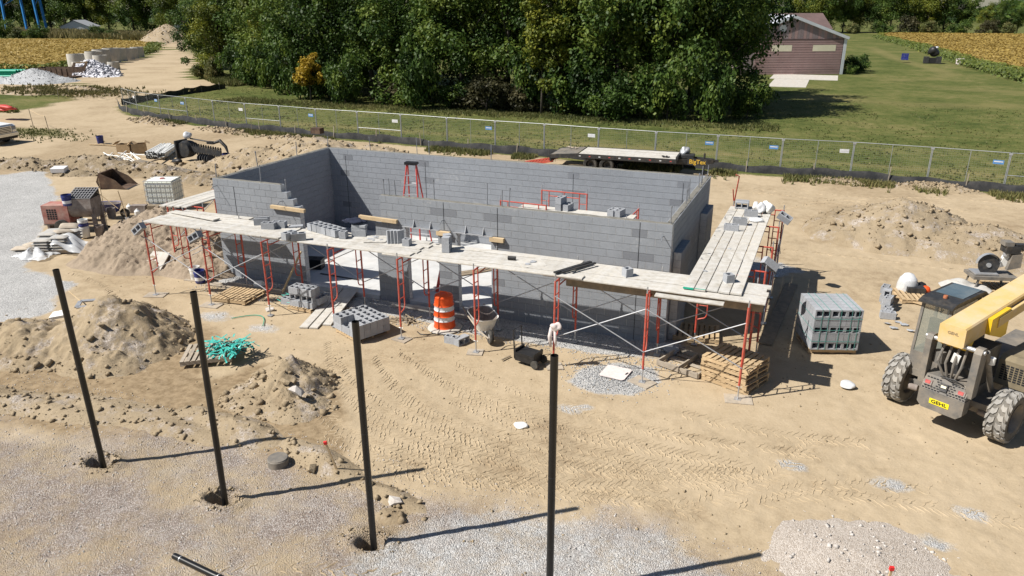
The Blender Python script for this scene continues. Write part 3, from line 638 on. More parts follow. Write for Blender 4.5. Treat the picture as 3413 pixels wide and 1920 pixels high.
RODS = [(-8.23,.1,3.64),(-8.05,.1,3.69),(-7.84,.1,3.65),(-6.62,.1,3.76),(-5.02,.1,3.79),(-4.59,.1,3.64),(-4.39,.1,3.71),(-12.61,.1,3.74),(-14.35,.1,3.64),(-.07,.1,3.65),
        (-12.45,6,3.71),(-10.47,6,3.8),(-9.98,6,3.71),(-7.54,6,3.72),(-.11,6,3.56),(-14.33,2.01,3.71),(-14.33,4.08,3.71),(-14.33,5.95,3.64),
        (-.1,2.23,3.6),(-.1,2.81,3.77),(-.1,2.49,3.68),(-.1,4.33,3.62),(-.1,4.71,3.77),(-.1,4.97,3.63),(-11.68,.1,3.37)]
for i, (x, y, zt) in enumerate(RODS):
    lx, ly = random.uniform(-.03,.03), random.uniform(-.03,.03)
    wl = walls[0] if y < .15 else walls[1] if y > 5.97 else walls[2] if x < -10 else walls[3]
    z0 = HT-.3
    o = MB().cyl((x, y, z0), (x+lx, y+ly, zt), .014, 6)
    if i % 3 == 0: o.cyl((x+lx, y+ly, zt-.035), (x+lx, y+ly, zt+.01), .024, 8)
    o.build('steel_rod', m_rebar, wl, smooth=True)
for (x, z) in [(-14.25,2.98),(-11.75,2.72),(-6.28,2.68),(-.2,2.9)]:
    MB().tube([(x,.02,z),(x-.02,-.16,z+.01),(x+.01,-.30,z-.05)], .011, 6).build('wall_hook', m_rebar, walls[0], smooth=True)
# ------------------------------------------------------------------ loose blocks
def hollow():
    m = MB(); l, d, h, t = .397, .194, .194, .034
    m.bx(-l/2, l/2, -d/2, -d/2+t, -h/2, h/2).bx(-l/2, l/2, d/2-t, d/2, -h/2, h/2)
    for x in (-l/2+t/2, 0, l/2-t/2): m.bx(x-t/2, x+t/2, -d/2+t, d/2-t, -h/2, h/2)
    return m
_hb = hollow()
def mesh_of(m, name, mat):
    me = bpy.data.meshes.new(name); me.from_pydata(m.v, [], m.f); me.update(); me.materials.append(mat); return me
me_block = mesh_of(_hb, 'hollow_block', m_lblock)
_half = MB(); _half.bx(-.097,.097,-.097,-.063,-.097,.097).bx(-.097,.097,.063,.097,-.097,.097).bx(-.097,-.063,-.063,.063,-.097,.097).bx(.063,.097,-.063,.063,-.097,.097)
me_half = mesh_of(_half, 'half_block', m_lblock)
me_slabb = mesh_of(MB().bx(-.197,.197,-.03,.03,-.097,.097), 'thin_block', m_lblock)
def block(loc, rot=(0,0,0), label='', group=None, me=None, name='concrete_block'):
    o = bpy.data.objects.new(name, me or me_block); col.objects.link(o); o.location = loc; o.rotation_euler = rot
    return tag(o, label, 'block', group)
ORD = ['first','second','third','fourth','fifth','sixth','seventh','eighth','ninth','tenth','eleventh','twelfth','thirteenth','fourteenth']
# ------------------------------------------------------------------ scaffold
def make_frame(label, group, w_=1.53, ztop=2.2, zbot=.36, mat=m_red):
    root = thing('scaffold_trestle', label, 'scaffold', (0,0,0), 0, group); h = w_/2
    for s in (-1, 1):
        lg = MB().cyl((0, s*h, zbot), (0, s*h, ztop+.02), .026, 8).build('leg', mat, root, smooth=True)
        MB().cyl((0, s*h, ztop+.02), (0, s*h, ztop+.18), .016, 6).build('coupling_pin', m_galv, lg, smooth=True)
        MB().cyl((0, s*h, .04), (0, s*h, zbot+.06), .016, 6).cyl((-.06, s*h, zbot-.03), (.06, s*h, zbot-.03), .008, 5).build('screw_jack', m_galv, lg, smooth=True)
        MB().bx(-.075, .075, s*h-.075, s*h+.075, .03, .04).build('base_plate', m_galv, lg)
        g = s*(h-.25)
        pts = [(0, g, ztop-.02), (0, g, .92)]+[(0, g+s*.11*(1-math.cos(a)), .92-.15*math.sin(a)) for a in (.4,.8,1.2,1.57)]+[(0, s*h, .72)]
        MB().tube(pts, .017, 7).build('ladder_post', mat, root, smooth=True)
        for z in (1.12, 1.5, 1.86): MB().cyl((0, g, z), (0, s*h, z), .013, 6).build('rung', mat, root, smooth=True)
    MB().cyl((0, -h, ztop), (0, h, ztop), .021, 8).build('top_bar', mat, root, smooth=True)
    MB().cyl((0, -h+.25, ztop-.16), (0, h-.25, ztop-.16), .017, 7).build('lower_bar', mat, root, smooth=True)
    MB().cyl((0, 0, ztop-.16), (0, 0, ztop), .014, 6).build('stub', mat, root, smooth=True)
    return root
FX = [-15.05,-12.87,-10.73,-8.56,-6.45,-4.32,-2.20,-.03,2.13]
GF = 'red scaffold frames along the front wall'
NAMEF = [f'red scaffold frame along the front wall, {ORD[i]} from the left' for i in range(9)]
fr0 = make_frame(NAMEF[0], GF); fr0.location = (FX[0], -1.535, 0)
for i in range(1, 9): copy_tree(fr0, (FX[i], -1.535, 0), (R(random.uniform(-.6,.6)), R(random.uniform(-.7,.7)), R(random.uniform(-2,2))), NAMEF[i], GF)
RY = [.25, 2.35, 4.45, 6.5]
for i, y in enumerate(RY): copy_tree(fr0, (1.49, y, 0), (0, 0, R(90)), f'red scaffold frame along the right wall, {ORD[i]} from the front corner', 'red scaffold frames along the right wall')
for i, y in enumerate((.0, 2.1, 4.3)): copy_tree(fr0, (-15.75, y, -.0), (0, 0, R(90)), f'red scaffold frame by the left end wall, {ORD[i]} from the sand pile side', 'red scaffold frames by the left end wall')
fin = [copy_tree(fr0, (-4.35, 4.6, .43), (0, 0, R(90)), 'red scaffold frame inside the walls, nearest the back wall', 'red scaffold frames inside the walls'),
       copy_tree(fr0, (-5.15, 3.05, .36), (0, 0, R(88)), 'red scaffold frame inside the walls, just showing over the front wall', 'red scaffold frames inside the walls')]
def brace(a, b, z_hi, z_lo, label, group):
    a = Vector(a); b = Vector(b); m_ = (a+b)/2
    root = thing('cross_brace', label, 'brace', (m_.x, m_.y, 0), 0, group); A, B_ = a-m_, b-m_
    MB().cyl((A.x, A.y, z_hi), (B_.x, B_.y, z_lo), .0135, 6).build('tube', m_galv, root, smooth=True)
    MB().cyl((A.x+.0, A.y+.03, z_lo), (B_.x, B_.y+.03, z_hi), .0135, 6).build('tube', m_galv, root, smooth=True)
for i in range(8):
    if i in (0, 1, 6, 7): brace((FX[i], -2.34, 0), (FX[i+1], -2.34, 0), 1.86, .80, f'steel cross brace on the outer legs, {ORD[i]} scaffold bay from the left', 'outer cross braces')
    brace((FX[i], -.73, 0), (FX[i+1], -.73, 0), 1.86, .80, f'steel cross brace next to the wall, {ORD[i]} scaffold bay from the left', 'inner cross braces')
for i in range(3):
    brace((2.31, RY[i], 0), (2.31, RY[i+1], 0), 1.86, .8, f'steel cross brace on the right scaffold, {ORD[i]} bay from the front', 'right scaffold braces')
    if i < 2: brace((-16.55, [0,2.1,4.3][i], 0), (-16.55, [0,2.1,4.3][i+1], 0), 1.86, .8, f'steel cross brace on the left end scaffold, {ORD[i]} bay', 'left scaffold braces')
FOOT = [(-15.05,-2.3,.62,.42,20),(-12.87,-2.32,.6,.4,8),(-6.45,-2.3,.45,.35,-10),(-4.32,-2.3,.4,.35,15),(-2.2,-2.3,.4,.36,30),(-.03,-2.3,.55,.42,-25),(2.13,-2.3,.6,.42,12),(-.03,-.77,.4,.3,0),(-15.05,-.77,.5,.35,10)]
for i, (x, y, a, b, rz) in enumerate(FOOT):
    o = MB().bx(-a/2, a/2, -b/2, b/2, -.02, .02).build('foot_pad', m_palletgrey, label=f'wooden pad under a front scaffold leg, {ORD[i]} of the front pads' if i < 7 else ['wooden pad under the inner leg near the right corner','wooden pad under the inner leg by the sand pile'][i-7], cat='pad'); o.location = (x, y, .008); o.rotation_euler = (0, 0, R(rz))
# planks
def plank(a, b, wd, name_label, group, mat=m_plank, th=.038, name='scaffold_plank'):
    a = Vector(a); b = Vector(b); d = b-a; L_ = d.length
    m = MB(); e = .006
    prof = [(-wd/2, -th/2+e), (-wd/2+e, -th/2), (wd/2-e, -th/2), (wd/2, -th/2+e), (wd/2, th/2-e), (wd/2-e, th/2), (-wd/2+e, th/2), (-wd/2, th/2-e)]
    n_ = 6; rr = random.uniform(-.012, .012); vs_ = []
    for i in range(n_+1):
        t = i/n_; bow = rr*4*t*(1-t)
        vs_ += [((t-.5)*L_, p, q+bow) for p, q in prof]
    fs_ = [(i*8+k, i*8+(k+1) % 8, i*8+8+(k+1) % 8, i*8+8+k) for i in range(n_) for k in range(8)]+[tuple(range(8))[::-1], tuple(n_*8+k for k in range(8))]
    o = m.add(vs_, [f[::-1] for f in fs_]).build(name, mat, label=name_label, cat='plank', group=group)
    o.location = (a+b)/2; o.rotation_euler = (0, -math.atan2(d.z, math.hypot(d.x, d.y)), math.atan2(d.y, d.x)); return o
SEC = [(-15.3,-10.32,0,.04,'far left'),(-11.3,-6.15,-.002,.042,'left middle'),(-7.0,-1.95,0,.04,'right middle'),(-2.5,2.47,0,.0,'right end')]
for si, (xa, xb, da, db, nm) in enumerate(SEC):
    for k in range(5):
        y = -1.99+k*.256+(.02 if si % 2 else 0); ja, jb = random.uniform(-.12,.1), random.uniform(-.08,.08)
        if si == 2 and k == 0: jb = .32
        plank((xa+ja, y, 2.243+da), (xb+jb, y+random.uniform(-.012,.012), 2.243+db), .238, f'dusty plank in the {nm} front deck section, {ORD[k]} from the outer edge', 'front deck planks')
plank((-15.1, -.66, 2.243), (-12.5, -.62, 2.243), .238, 'short dusty plank beside the wall at the far left of the front deck', 'front deck planks')
plank((-13.2, -1.3, 2.325), (-15.2, -1.0, 2.30), .238, 'dusty plank lying on top of the far left deck planks', 'front deck planks')
for k in range(5):
    x = .77+k*.257
    o = plank((x, -1.84+random.uniform(-.03,.03), 2.30), (x+.015, 3.2+random.uniform(-.1,.1), 2.345), .24, f'dusty plank in the near half of the right deck, {ORD[k]} from the wall', 'right deck planks')
    if k in (0, 1): MB().bx(-2.530, -2.50, -.116, .116, -.015, .0215).build('painted_end', m_tealpipe, o)
    plank((x, 2.7+random.uniform(-.1,.1), 2.30), (x+.02, 6.35+random.uniform(-.15,.1), 2.262), .24, f'dusty plank in the far half of the right deck, {ORD[k]} from the wall', 'right deck planks')
for k in range(4): plank((-16.25+k*.255, -.45+.05*k, 2.243), (-16.25+k*.255, 4.7, 2.243), .238, f'dusty plank on the deck by the left end wall, {ORD[k]} from the outer edge', 'left end deck planks')
o = MB().bx(-2.25, 2.25, -.022, .022, -.12, .12).build('edge_beam', m_wooddk, label='dark timber beam on edge under the right end of the front deck', cat='beam'); o.location = (.15, -1.82, 2.085)
plank((.1, -2.12, 2.16), (1.6, -2.12, 2.16), .24, 'pale plank jutting out below the right deck at the corner', 'front deck planks')
plank((2.42, .95, .03), (2.78, 5.95, .03), .36, 'wide dark plank lying on the ground beside the right scaffold', None, m_wooddk)
# blocks on the decks
ZD = 2.285
def on(x, y, rz=0, z=ZD, **k): return block((x, y, z+.097), (0, 0, R(rz)), **k)
for i, (x, y, t) in enumerate([(-15.12,-2.42,-38),(-12.98,-2.42,-30)]):
    block((x, y, 2.13), (R(80), R(t), R(8)), f'grey block hung on a scaffold leg pin at the left, {ORD[i]} from the left', 'blocks hung on scaffold legs')
block((2.36,5.1,2.34), (R(20), R(28), R(-10)), 'grey block hung off the far end of the right deck', 'blocks hung on scaffold legs')
block((2.30,.85,2.22), (R(-25), R(38), R(20)), 'grey block hung tilted off the middle of the right deck', 'blocks hung on scaffold legs')
block((-11.66,-1.18,ZD+.1), (0,0,R(33)), 'thin grey slab block standing on edge on the left deck', None, me_slabb)
block((-11.72,-1.02,ZD+.1), (0,0,R(33)), 'second thin slab block leaning behind the first on the left deck', None, me_slabb)
on(-11.17,-1.42,12, label='upright grey block at the front of the pair on the left deck'); on(-10.98,-1.20,14, label='upright grey block at the back of the pair on the left deck')
block((-10.55,-1.02,ZD+.03), (0,0,R(35)), 'thin block lying flat on the left deck near the block pair', None, me_slabb).rotation_euler = (R(90),0,R(35))
for i, (x, y, rz) in enumerate([(-10.03,-1.98,80),(-9.72,-1.98,38)]): on(x, y, rz, label=['half-hidden grey block left of the pair at the deck edge','grey block right of the pair at the outer deck edge'][i])
for i in range(6):
    block((-9.93+i*.2, -.95-i*.06, ZD+.097), (0, R(random.uniform(-2,2)), R(74+random.uniform(-5,5))), f'grey block in the leaning row on the middle of the deck, {ORD[i]} from the left', 'row of blocks on the deck')
block((-8.68,-1.38,ZD+.097), (0,0,R(10)), 'single half block standing in front of the leaning row', None, me_half)
on(-8.38,-1.05,18, label='lower grey block under the dark jacket on the deck')
for i in range(2): block((-8.40+.02*i,-1.02,ZD+.194+.035+.062*i), (R(90),0,R(16-8*i)), f'flat thin block under the dark jacket, {["lower","upper"][i]} one', None, me_slabb)
jk = MB().blob((0,0,.02), .17, 11, .3, 3, .4, (1.6,.9,.5)).blob((.2,.05,.0), .12, 12, .35, 2, .4, (1.5,.8,.5)).blob((-.16,-.06,.0), .11, 13, .35, 2, .4, (1.2,.9,.5)).build('jacket', m_denim, smooth='all', label='dark blue jacket thrown on the blocks on the deck', cat='jacket'); jk.location = (-8.6,-1.0,ZD+.37)
for i in range(4): block((-7.22+i*.085, -1.33+i*.03, ZD+.17), (R(0), R(62), R(35)), f'thin slab block leaning on the deck, {ORD[i]} from the left', 'thin slab blocks leaning on the deck', me_slabb).rotation_euler = (R(64), R(90), R(-58))
block((-6.7,-1.36,ZD+.097), (0,0,R(5)), 'single half block right of the leaning slabs', None, me_half)
block((-5.5,-1.42,ZD+.2), (0,R(90),R(12)), 'grey block standing on end on the deck', None)
block((-5.58,-1.2,ZD+.2), (0,R(90),R(40)), 'grey block standing on end behind the other upright one', None)
block((-.72,-1.45,ZD+.0+.08), (0,0,R(48)), 'single grey half block near the right end of the front deck', None, me_half)
o = block((1.55,-1.15,2.325+.097), (0,0,R(35)), 'grey half block at the near end of the right deck', None, me_half)
for i, (x, y, rz) in enumerate([(1.07,3.1,2),(1.2,3.95,8),(1.4,5.05,5)]): on(x, y, rz, 2.335-.02*i, label=['grey block on the right deck, nearest of the three','grey block on the right deck, middle of the three','grey block on the right deck, farthest of the three'][i])
for i in range(2): block((1.02,5.98,2.30+.097+.196*0+i*.0), (R(90),0,R(5+i*3)), ['grey block on its side at the far end of the right deck','grey block behind it at the far end of the right deck'][i], None).location.y += i*.22
for i, (x, y) in enumerate([(-10.6,-1.1),(-6.05,-.95),(1.25,1.4),(1.6,1.9),(.95,-.6)]):
    o = MB().blob((0,0,0), .05, i, .3, 1, .4, (1.4,1,.5)).build('mortar_lump', m_lblock, label=['grey mortar lump by the leaning row of blocks','grey mortar lump by the block standing on end','grey mortar lump halfway along the right deck','dark mortar lump on the right deck nearer the outside','grey mortar lump at the near end of the right deck'][i], cat='mortar'); o.location = (x, y, ZD+.04)
def mboard(loc, rz, label, s=.62):
    m = MB(); r_ = .07; pts = []
    for cx_, cy_, a0 in ((s/2-r_, s/2-r_, 0), (-s/2+r_, s/2-r_, 90), (-s/2+r_, -s/2+r_, 180), (s/2-r_, -s/2+r_, 270)):
        for k in range(5): a = R(a0+k*22.5); pts.append((cx_+r_*math.cos(a), cy_+r_*math.sin(a)))
    root = thing('mortar_board', label, 'mortar board', loc, R(rz))
    m.prism(pts, 0, .018).build('board', m_shirt if 'white' in label else m_plank, root)
    for k in range(0 if 'white' in label else 5):
        q = MB().blob((0,0,0), random.uniform(.03,.08), k+int(loc[0]*10), .3, 1, .2, (1.4,1,.35)).build('mortar_dab', m_lblock, root); q.location = (random.uniform(-.2,.2), random.uniform(-.2,.2), .022)
    return root
mboard((-3.12,-1.5,ZD+.0), 38, 'pale mortar board on the right middle front deck')
mboard((-7.75,-1.2,ZD+.012), 20, 'wet mortar board left of the leaning slabs')
mboard((-.72,-2.1,.03), -6, 'white mortar board with a hand slot lying on the gravel')
o = MB().bx(-.06,.06,-.02,.02,-.004,.002).build('hand_slot', m_cj, bpy.data.objects['mortar_board.002'] if 'mortar_board.002' in bpy.data.objects else None); o.location = (.26, .05, .02); o.rotation_euler = (0,0,R(80))
o = MB().cyl((-.1,0,0),(.1,0,0),.05,12).build('black_sleeve', m_black, smooth=True, label='short black plastic sleeve lying on the front deck', cat='sleeve'); o.location = (-3.66,-1.45,ZD+.06); o.rotation_euler = (0,0,R(10))
for i, (a, b, w_) in enumerate([((-2.3,-2.1),(-1.75,-1.0),.09),((-2.15,-2.0),(-1.62,-1.05),.06)]):
    o = MB().beam((a[0],a[1],0),(b[0],b[1],0),w_,.035).build('angle_iron', m_steeldk, label=['dark angle iron lying across the deck joint','thinner dark bar beside the angle iron on the deck'][i], cat='steel bar'); o.location = (0,0,ZD+.065)
sk = thing('plastic_sacks', 'white plastic sacks heaped at the far end of the right deck', 'sacks', (1.75,5.6,2.285))
for i, (a, b, s_) in enumerate([(-.12,0,.2),(.12,.05,.2),(-.02,.25,.18),(-.3,.2,.15)]): MB().blob((a, b, .13), s_, i+20, .22, 3, .5, (.62,.9,1.1)).build('sack', m_white if i else m_signw, sk, smooth='all')
o = MB().blob((0,0,.05), .15, 5, .3, 3, .4, (1.4,.8,.5)).build('plastic_bag', m_film, smooth='all', label='crumpled clear plastic bag on the right deck', cat='bag'); o.location = (1.6,4.45,2.30)
o = MB().tube([(0,0,0),(.1,-.2,.95),(.0,-.25,1.0)], .022, 6).tube([(0,.02,0),(-.06,-.1,.5)], .02, 6).build('guard_post', m_red, smooth=True, label='leaning red guard post at the far end of the right scaffold', cat='post'); o.location = (.72,6.6,2.25)
# ------------------------------------------------------------------ inside the walls
ld = thing('step_ladder', 'red fibreglass step ladder standing inside near the back wall', 'ladder', (-9.95,4.65,.13), R(8))
HL = 3.0
for s in (-1, 1):
    MB().beam((s*.42, -.55, 0), (s*.17, 0, HL), .03, .075, (0,1,0)).build('front_rail', m_redsafe, ld); MB().beam((s*.40, .62, 0), (s*.16, .06, HL-.05), .03, .06, (0,1,0)).build('rear_rail', m_redsafe, ld)
for k in range(1, 9):
    t = k/9.2; MB().box((0, -.55*(1-t), HL*t), (2*(.42-.25*t), .085, .03)).build('step', m_galv, ld)
    if k % 2: MB().cyl((-(.40-.24*t), .62-.56*t, HL*t), (.40-.24*t, .62-.56*t, HL*t), .012, 6).build('rear_bar', m_galv, ld)
MB().bx(-.22,.22,-.12,.12,HL-.02,HL+.07).build('top_cap', m_black, ld)
for i, (x, y, z) in enumerate([(-4.0,3.26,2.42+.1),(-4.0,3.26,2.62+.1),(-3.78,3.28,2.42+.1)]): block((x, y, z), (0,0,R(82)), f'grey block stacked on the scaffold inside, {["lower left","upper","lower right"][i]} of three')
block((-2.35,3.2,2.52), (0,0,R(80)), 'single grey block on the scaffold inside, right of the stack'); block((-2.15,3.2,2.52), (0,0,R(80)), 'grey block right behind the single one on the inside scaffold')
for k in range(2): plank((-5.3,3.12+k*.25,2.40), (-1.7,3.12+k*.25,2.40), .238, f'dusty plank on the inside scaffold, {ORD[k]} from the front wall', 'inside planks')
copy_tree(fr0, (-1.9,3.8,.12), (0,0,0), 'red scaffold frame inside the walls, at the right end of the inside planks', 'red scaffold frames inside the walls')
tb = thing('tool_box', 'black plastic tool box on the slab inside the wide opening', 'tool box', (-11.9,1.35,.13), R(15))
MB().bx(-.3,.3,-.18,.18,0,.26).build('body', m_black, tb); MB().bx(-.32,.32,-.2,.2,.262,.34).build('lid', m_black, tb); MB().tube([(-.1,0,.34),(-.1,0,.38),(.1,0,.38),(.1,0,.34)], .012, 6).build('handle', m_black, tb)
o = MB().bx(-.75,.75,-.03,.03,0,.02).build('flat_bar', m_steeldk, label='dark flat bar lying on the slab inside the wide opening', cat='bar'); o.location = (-10.6,.9,.132); o.rotation_euler = (0,0,R(-2))
for i in range(6): block((-6.0+.42*(i % 3)-.1, 3.3+.25*(i//3), .13+.1), (0,0,R(4)), f'grey block on the slab seen through the right doorway, {ORD[i]} of six')
for i in range(2): plank((-7.6+i*.3, 2.2, .16), (-6.2+i*.2, 3.6+.2*i, .16), .2, f'dark plank on the slab seen through the left doorway, {["left","right"][i]} one', None, m_wooddk)
o = MB().beam((0,0,0),(.35,.3,2.05),.05,.09).build('leaning_red_rail', m_redsafe, label='red rail leaning in the left doorway', cat='rail'); o.location = (-7.1,.9,.13)
cord = MB().tube([(x+.15*math.sin(x*5), y+.12*math.cos(x*7), .14) for x, y in [( -9.9+.06*i, 2.6-.055*i+.25*math.sin(i*.5)) for i in range(34)]], .008, 5).build('power_cord', m_black, smooth=True, label='black power cord curling over the slab', cat='cord')
# ------------------------------------------------------------------ pallets and block stacks on the ground
def make_pallet(label, mat, l=1.18, d=1.0, group=None):
    """deck boards run along local y, stringers along local x"""
    root = thing('wood_pallet', label, 'pallet', (0,0,0), 0, group)
    st = MB().bx(-l/2, l/2, -.02, .02, .018, .105).build('stringer', mat, root); st.location = (0, -d/2+.03, 0)
    for y in (0, d/2-.03): inst(st, (0, y, 0), parent=root)
    db = MB().bx(-.045, .045, -d/2, d/2, 0, .017).build('deck_board', mat, root); db.location = (-l/2+.045, 0, .1065)
    for k in range(1, 9): inst(db, (-l/2+.045+k*(l-.09)/8, 0, .1065), (0, 0, R(random.uniform(-.8,.8))), parent=root)
    bb = MB().bx(-.05, .05, -d/2, d/2, 0, .016).build('bottom_board', mat, root); bb.location = (-l/2+.05, 0, 0)
    for x in (0, l/2-.05): inst(bb, (x, 0, 0), parent=root)
    return root
p0 = make_pallet('pale pallet lying under the second bay of the front scaffold', m_pallet); p0.location = (-12.55,-1.52,.02); p0.rotation_euler = (0,R(-1),R(4))
GP = 'wooden pallets'
def pal(x, y, z, rz, label, src=None): return copy_tree(src or p0, (x, y, z), (0,0,R(rz)), label, GP)
pal(-10.18,-1.42,.01,-3,'small pallet under the short stack of grey blocks').scale = (.72,.6,.8)
pal(-7.68,-2.30,.01,-24,'pallet under the half-used cube of grey blocks').scale = (.88,1.0,.85)
for i in range(5): pal(1.92+random.uniform(-.05,.05),-1.38+random.uniform(-.05,.05),.005+i*.127,-22+random.uniform(-4,4),f'pale pallet in the stack at the right front corner, {ORD[i]} from the ground')
pal(.66,.92,.01,8,'shaded pallet under the right corner scaffold'); 
pal(3.85,1.52,.005,20,'pallet under the strapped cube of grey blocks')
pal(6.35,6.1,.005,12,'pallet by the masonry saw with the orange helmet on it')
pal(8.9,7.9,.005,12,'pallet under the masonry saw')
pg = make_pallet('weathered pallet under the tangle of teal straps', m_palletgrey); pg.location = (-10.3,-5.1,.10); pg.rotation_euler = (R(1),R(-2),R(32))
copy_tree(pg, (-22.0,-.1,.01), (0,0,R(25)), 'pallet under the plastic-wrapped cement bags', GP).scale = (1.1,1.1,1)
# open crate of boards
ct = thing('broken_pallet', 'broken grey pallet frame beside the pale pallet stack', 'pallet', (.78,-1.0,.02), R(-20))
for a, b in [((-.55,-.5),(.55,-.5)),((-.55,.5),(.55,.5)),((-.55,-.5),(-.55,.5)),((.55,-.5),(.55,.5)),((0,-.5),(0,.5))]: MB().beam((*a,.07),(*b,.07),.04,.12).build('board', m_palletgrey, ct)
for y in (-.3,.05,.35): MB().bx(-.5,.5,y-.06,y+.06,.0,.018).build('slat', m_palletgrey, ct)
# short stack on small pallet: 3 layers
k = 0
for lay in range(3):
    for ix in range(2):
        for iy in range(2):
            if lay == 2 and ix+iy > 2: continue
            k += 1
            block((-10.36+ix*.405-.0, -1.55+iy*.2+(.02 if lay == 1 else 0), .09+.1+lay*.197), (0 if lay != 1 else R(90), 0, R(-3 if lay != 1 else 0)), f'grey block in the short stack on the small pallet, {["bottom","middle","top"][lay]} layer, {["front","back"][iy]} {["left","right"][ix]}', 'short stack of blocks')
block((-9.72,-1.3,.29), (0,0,R(85)), 'grey block at the right end of the short stack'); block((-10.85,-1.35,.1), (0,0,R(-5)), 'grey block on the ground left of the short stack')
# half-used cube: rows of upright blocks rotated
ca, sa = math.cos(R(-24)), math.sin(R(-24))
k = 0
for lay in range(2):
    for ix in range(3):
        for iy in range(5):
            if lay == 1 and (ix == 1 and iy in (0, 1)): continue
            a, b = -.40+ix*.402, -.40+iy*.2; k += 1
            block((-7.68+a*ca-b*sa, -2.30+a*sa+b*ca, .11+.1+lay*.196), (0, 0, R(-24+random.uniform(-1.5,1.5))), f'grey block of the half-used cube, {["lower","upper"][lay]} layer, {ORD[iy]} row, {["left","middle","right"][ix]}', 'half-used cube of blocks')
block((-8.42,-2.22,.1), (0,R(90),R(-20)), 'grey block standing on end left of the half-used cube').location.z = .2
# strapped full cube
m_strapg = M('dull_green_strap', (.10,.30,.27), (.08,.23,.21), .5)
cb_ = thing('block_cube', 'full cube of grey blocks bound with teal straps on a pallet', 'cube of blocks', (3.85,1.52,.13), R(20)); cb_.scale = (.97,.97,1.08)
b0 = None
for lay in range(5):
    for ix in range(6):
        for iy in range(3):
            a, b = -.5+ix*.2, -.4+iy*.4; rot = (0, 0, R(90)) if lay in (1, 3) else (R(90), 0, R(90))
            rot = (0, R(0), R(90)) if lay in (1, 3) else (R(0), R(90), R(0))
            p_ = (-.5+ix*.2, -.4+iy*.4, .1+lay*.2)
            rr = (R(90), R(0), R(90)) if lay % 2 == 0 else (0, 0, R(90))
            if lay % 2 == 0: rr = (R(90), 0, 0); p_ = (-.4+(ix % 3)*.4, -.5+(ix//3)*.2+iy*.4-.0, .1+lay*.2)
            if b0 is None:
                b0 = bpy.data.objects.new('block', me_block); col.objects.link(b0); b0.parent = cb_; b0.location = p_; b0.rotation_euler = rr
            else: inst(b0, p_, rr, cb_)
for x in (-.42,-.25,.05,.32,.5):
    MB().box((x, -.606, .5), (.013,.004,1.0)).box((x, .606, .5), (.013,.004,1.0)).box((x, 0, 1.004), (.013,1.216,.004)).build('strap', m_strapg, cb_)
for z in (.22,.5,.78): MB().box((0,-.612,z), (1.2,.004,.012)).box((-.604,0,z), (.004,1.2,.012)).build('strap', m_strapg, cb_)
# blocks stacked by the pallet on the right
for i in range(9):
    block((5.40+.02*(i//3), 5.55-.32*(i//2)+(.2 if i % 2 else 0), .1+.2*(i % 2)+.0), (0, R(90) if i in (2,5) else 0, R(75)), f'grey block in the loose row on the right, {ORD[i]} from the far end', 'loose row of blocks on the right')
block((5.42,4.1,.1), (0,0,R(5)), 'grey block at the near end of the loose row on the right')
for i in range(5):
    o = MB().blob((0,0,0), random.uniform(.04,.09), i+60, .4, 1, .4, (1.5,1,.35)).build('block_chip', m_lblock, label=f'broken grey block chip in front of the loose row, {ORD[i]} from the left', cat='chip'); o.location = (5.4+.14*i, 3.65-.3*math.sin(i*2), .02)
block((-5.12,-1.98,.1), (0,0,R(-2)), 'grey block lying behind another left of the front wheelbarrow'); block((-4.88,-1.93,.1), (0,0,R(15)), 'grey block left of the front wheelbarrow').rotation_euler = (R(90),0,R(70))
# ------------------------------------------------------------------ loose lumber near the opening
for i, (a, b, w_) in enumerate([((-9.30,-2.70,.03),(-10.0,.05,.15),.24),((-9.03,-2.62,.03),(-9.72,.08,.15),.24),((-8.82,-2.3,.03),(-9.5,.1,.15),.24)]):
    plank(a, b, w_, f'pale ramp plank leading up to the slab, {["left","middle","right"][i]} one', 'ramp planks')
for i in range(4): plank((-14.3+.2*i,-.98+.08*i,.03+.03*(i % 2)), (-11.2+.1*i,-.72+.05*i,.03+.03*(i % 2)), .14, f'grey board on the ground along the left front wall, {ORD[i]} from the front', 'boards along the left front wall', m_palletgrey)
o = MB().beam((0,0,0),(.42,.55,1.2),.09,.04).build('leaning_board', m_wood, label='pale board leaning against the left front wall', cat='board'); o.location = (-11.55,-.75,.05)
for i in range(9):
    o = MB().bx(-.2,.2,-.02,.02,-.008,.008).build('wood_scrap', m_wooddk, label=f'split wood scrap left of the orange barrel, {ORD[i]} of the pile', cat='scrap', group='wood scraps by the barrel'); o.location = (-6.95+random.uniform(-.3,.3), -1.15+random.uniform(-.2,.2), .03+.012*i); o.rotation_euler = (R(random.uniform(-10,10)), R(random.uniform(-8,8)), random.uniform(0,3))
for i, (x0, l_) in enumerate([(-7.9,1.5),(-6.35,1.2)]):
    o = MB().bx(0,l_,-.06,.06,0,.1).build('timber_block', m_conc, label=['grey curb timber in front of the left doorway','grey curb timber in front of the pier by the barrel'][i], cat='timber'); o.location = (x0,-.35,.01); o.rotation_euler = (0,0,R(2-4*i))
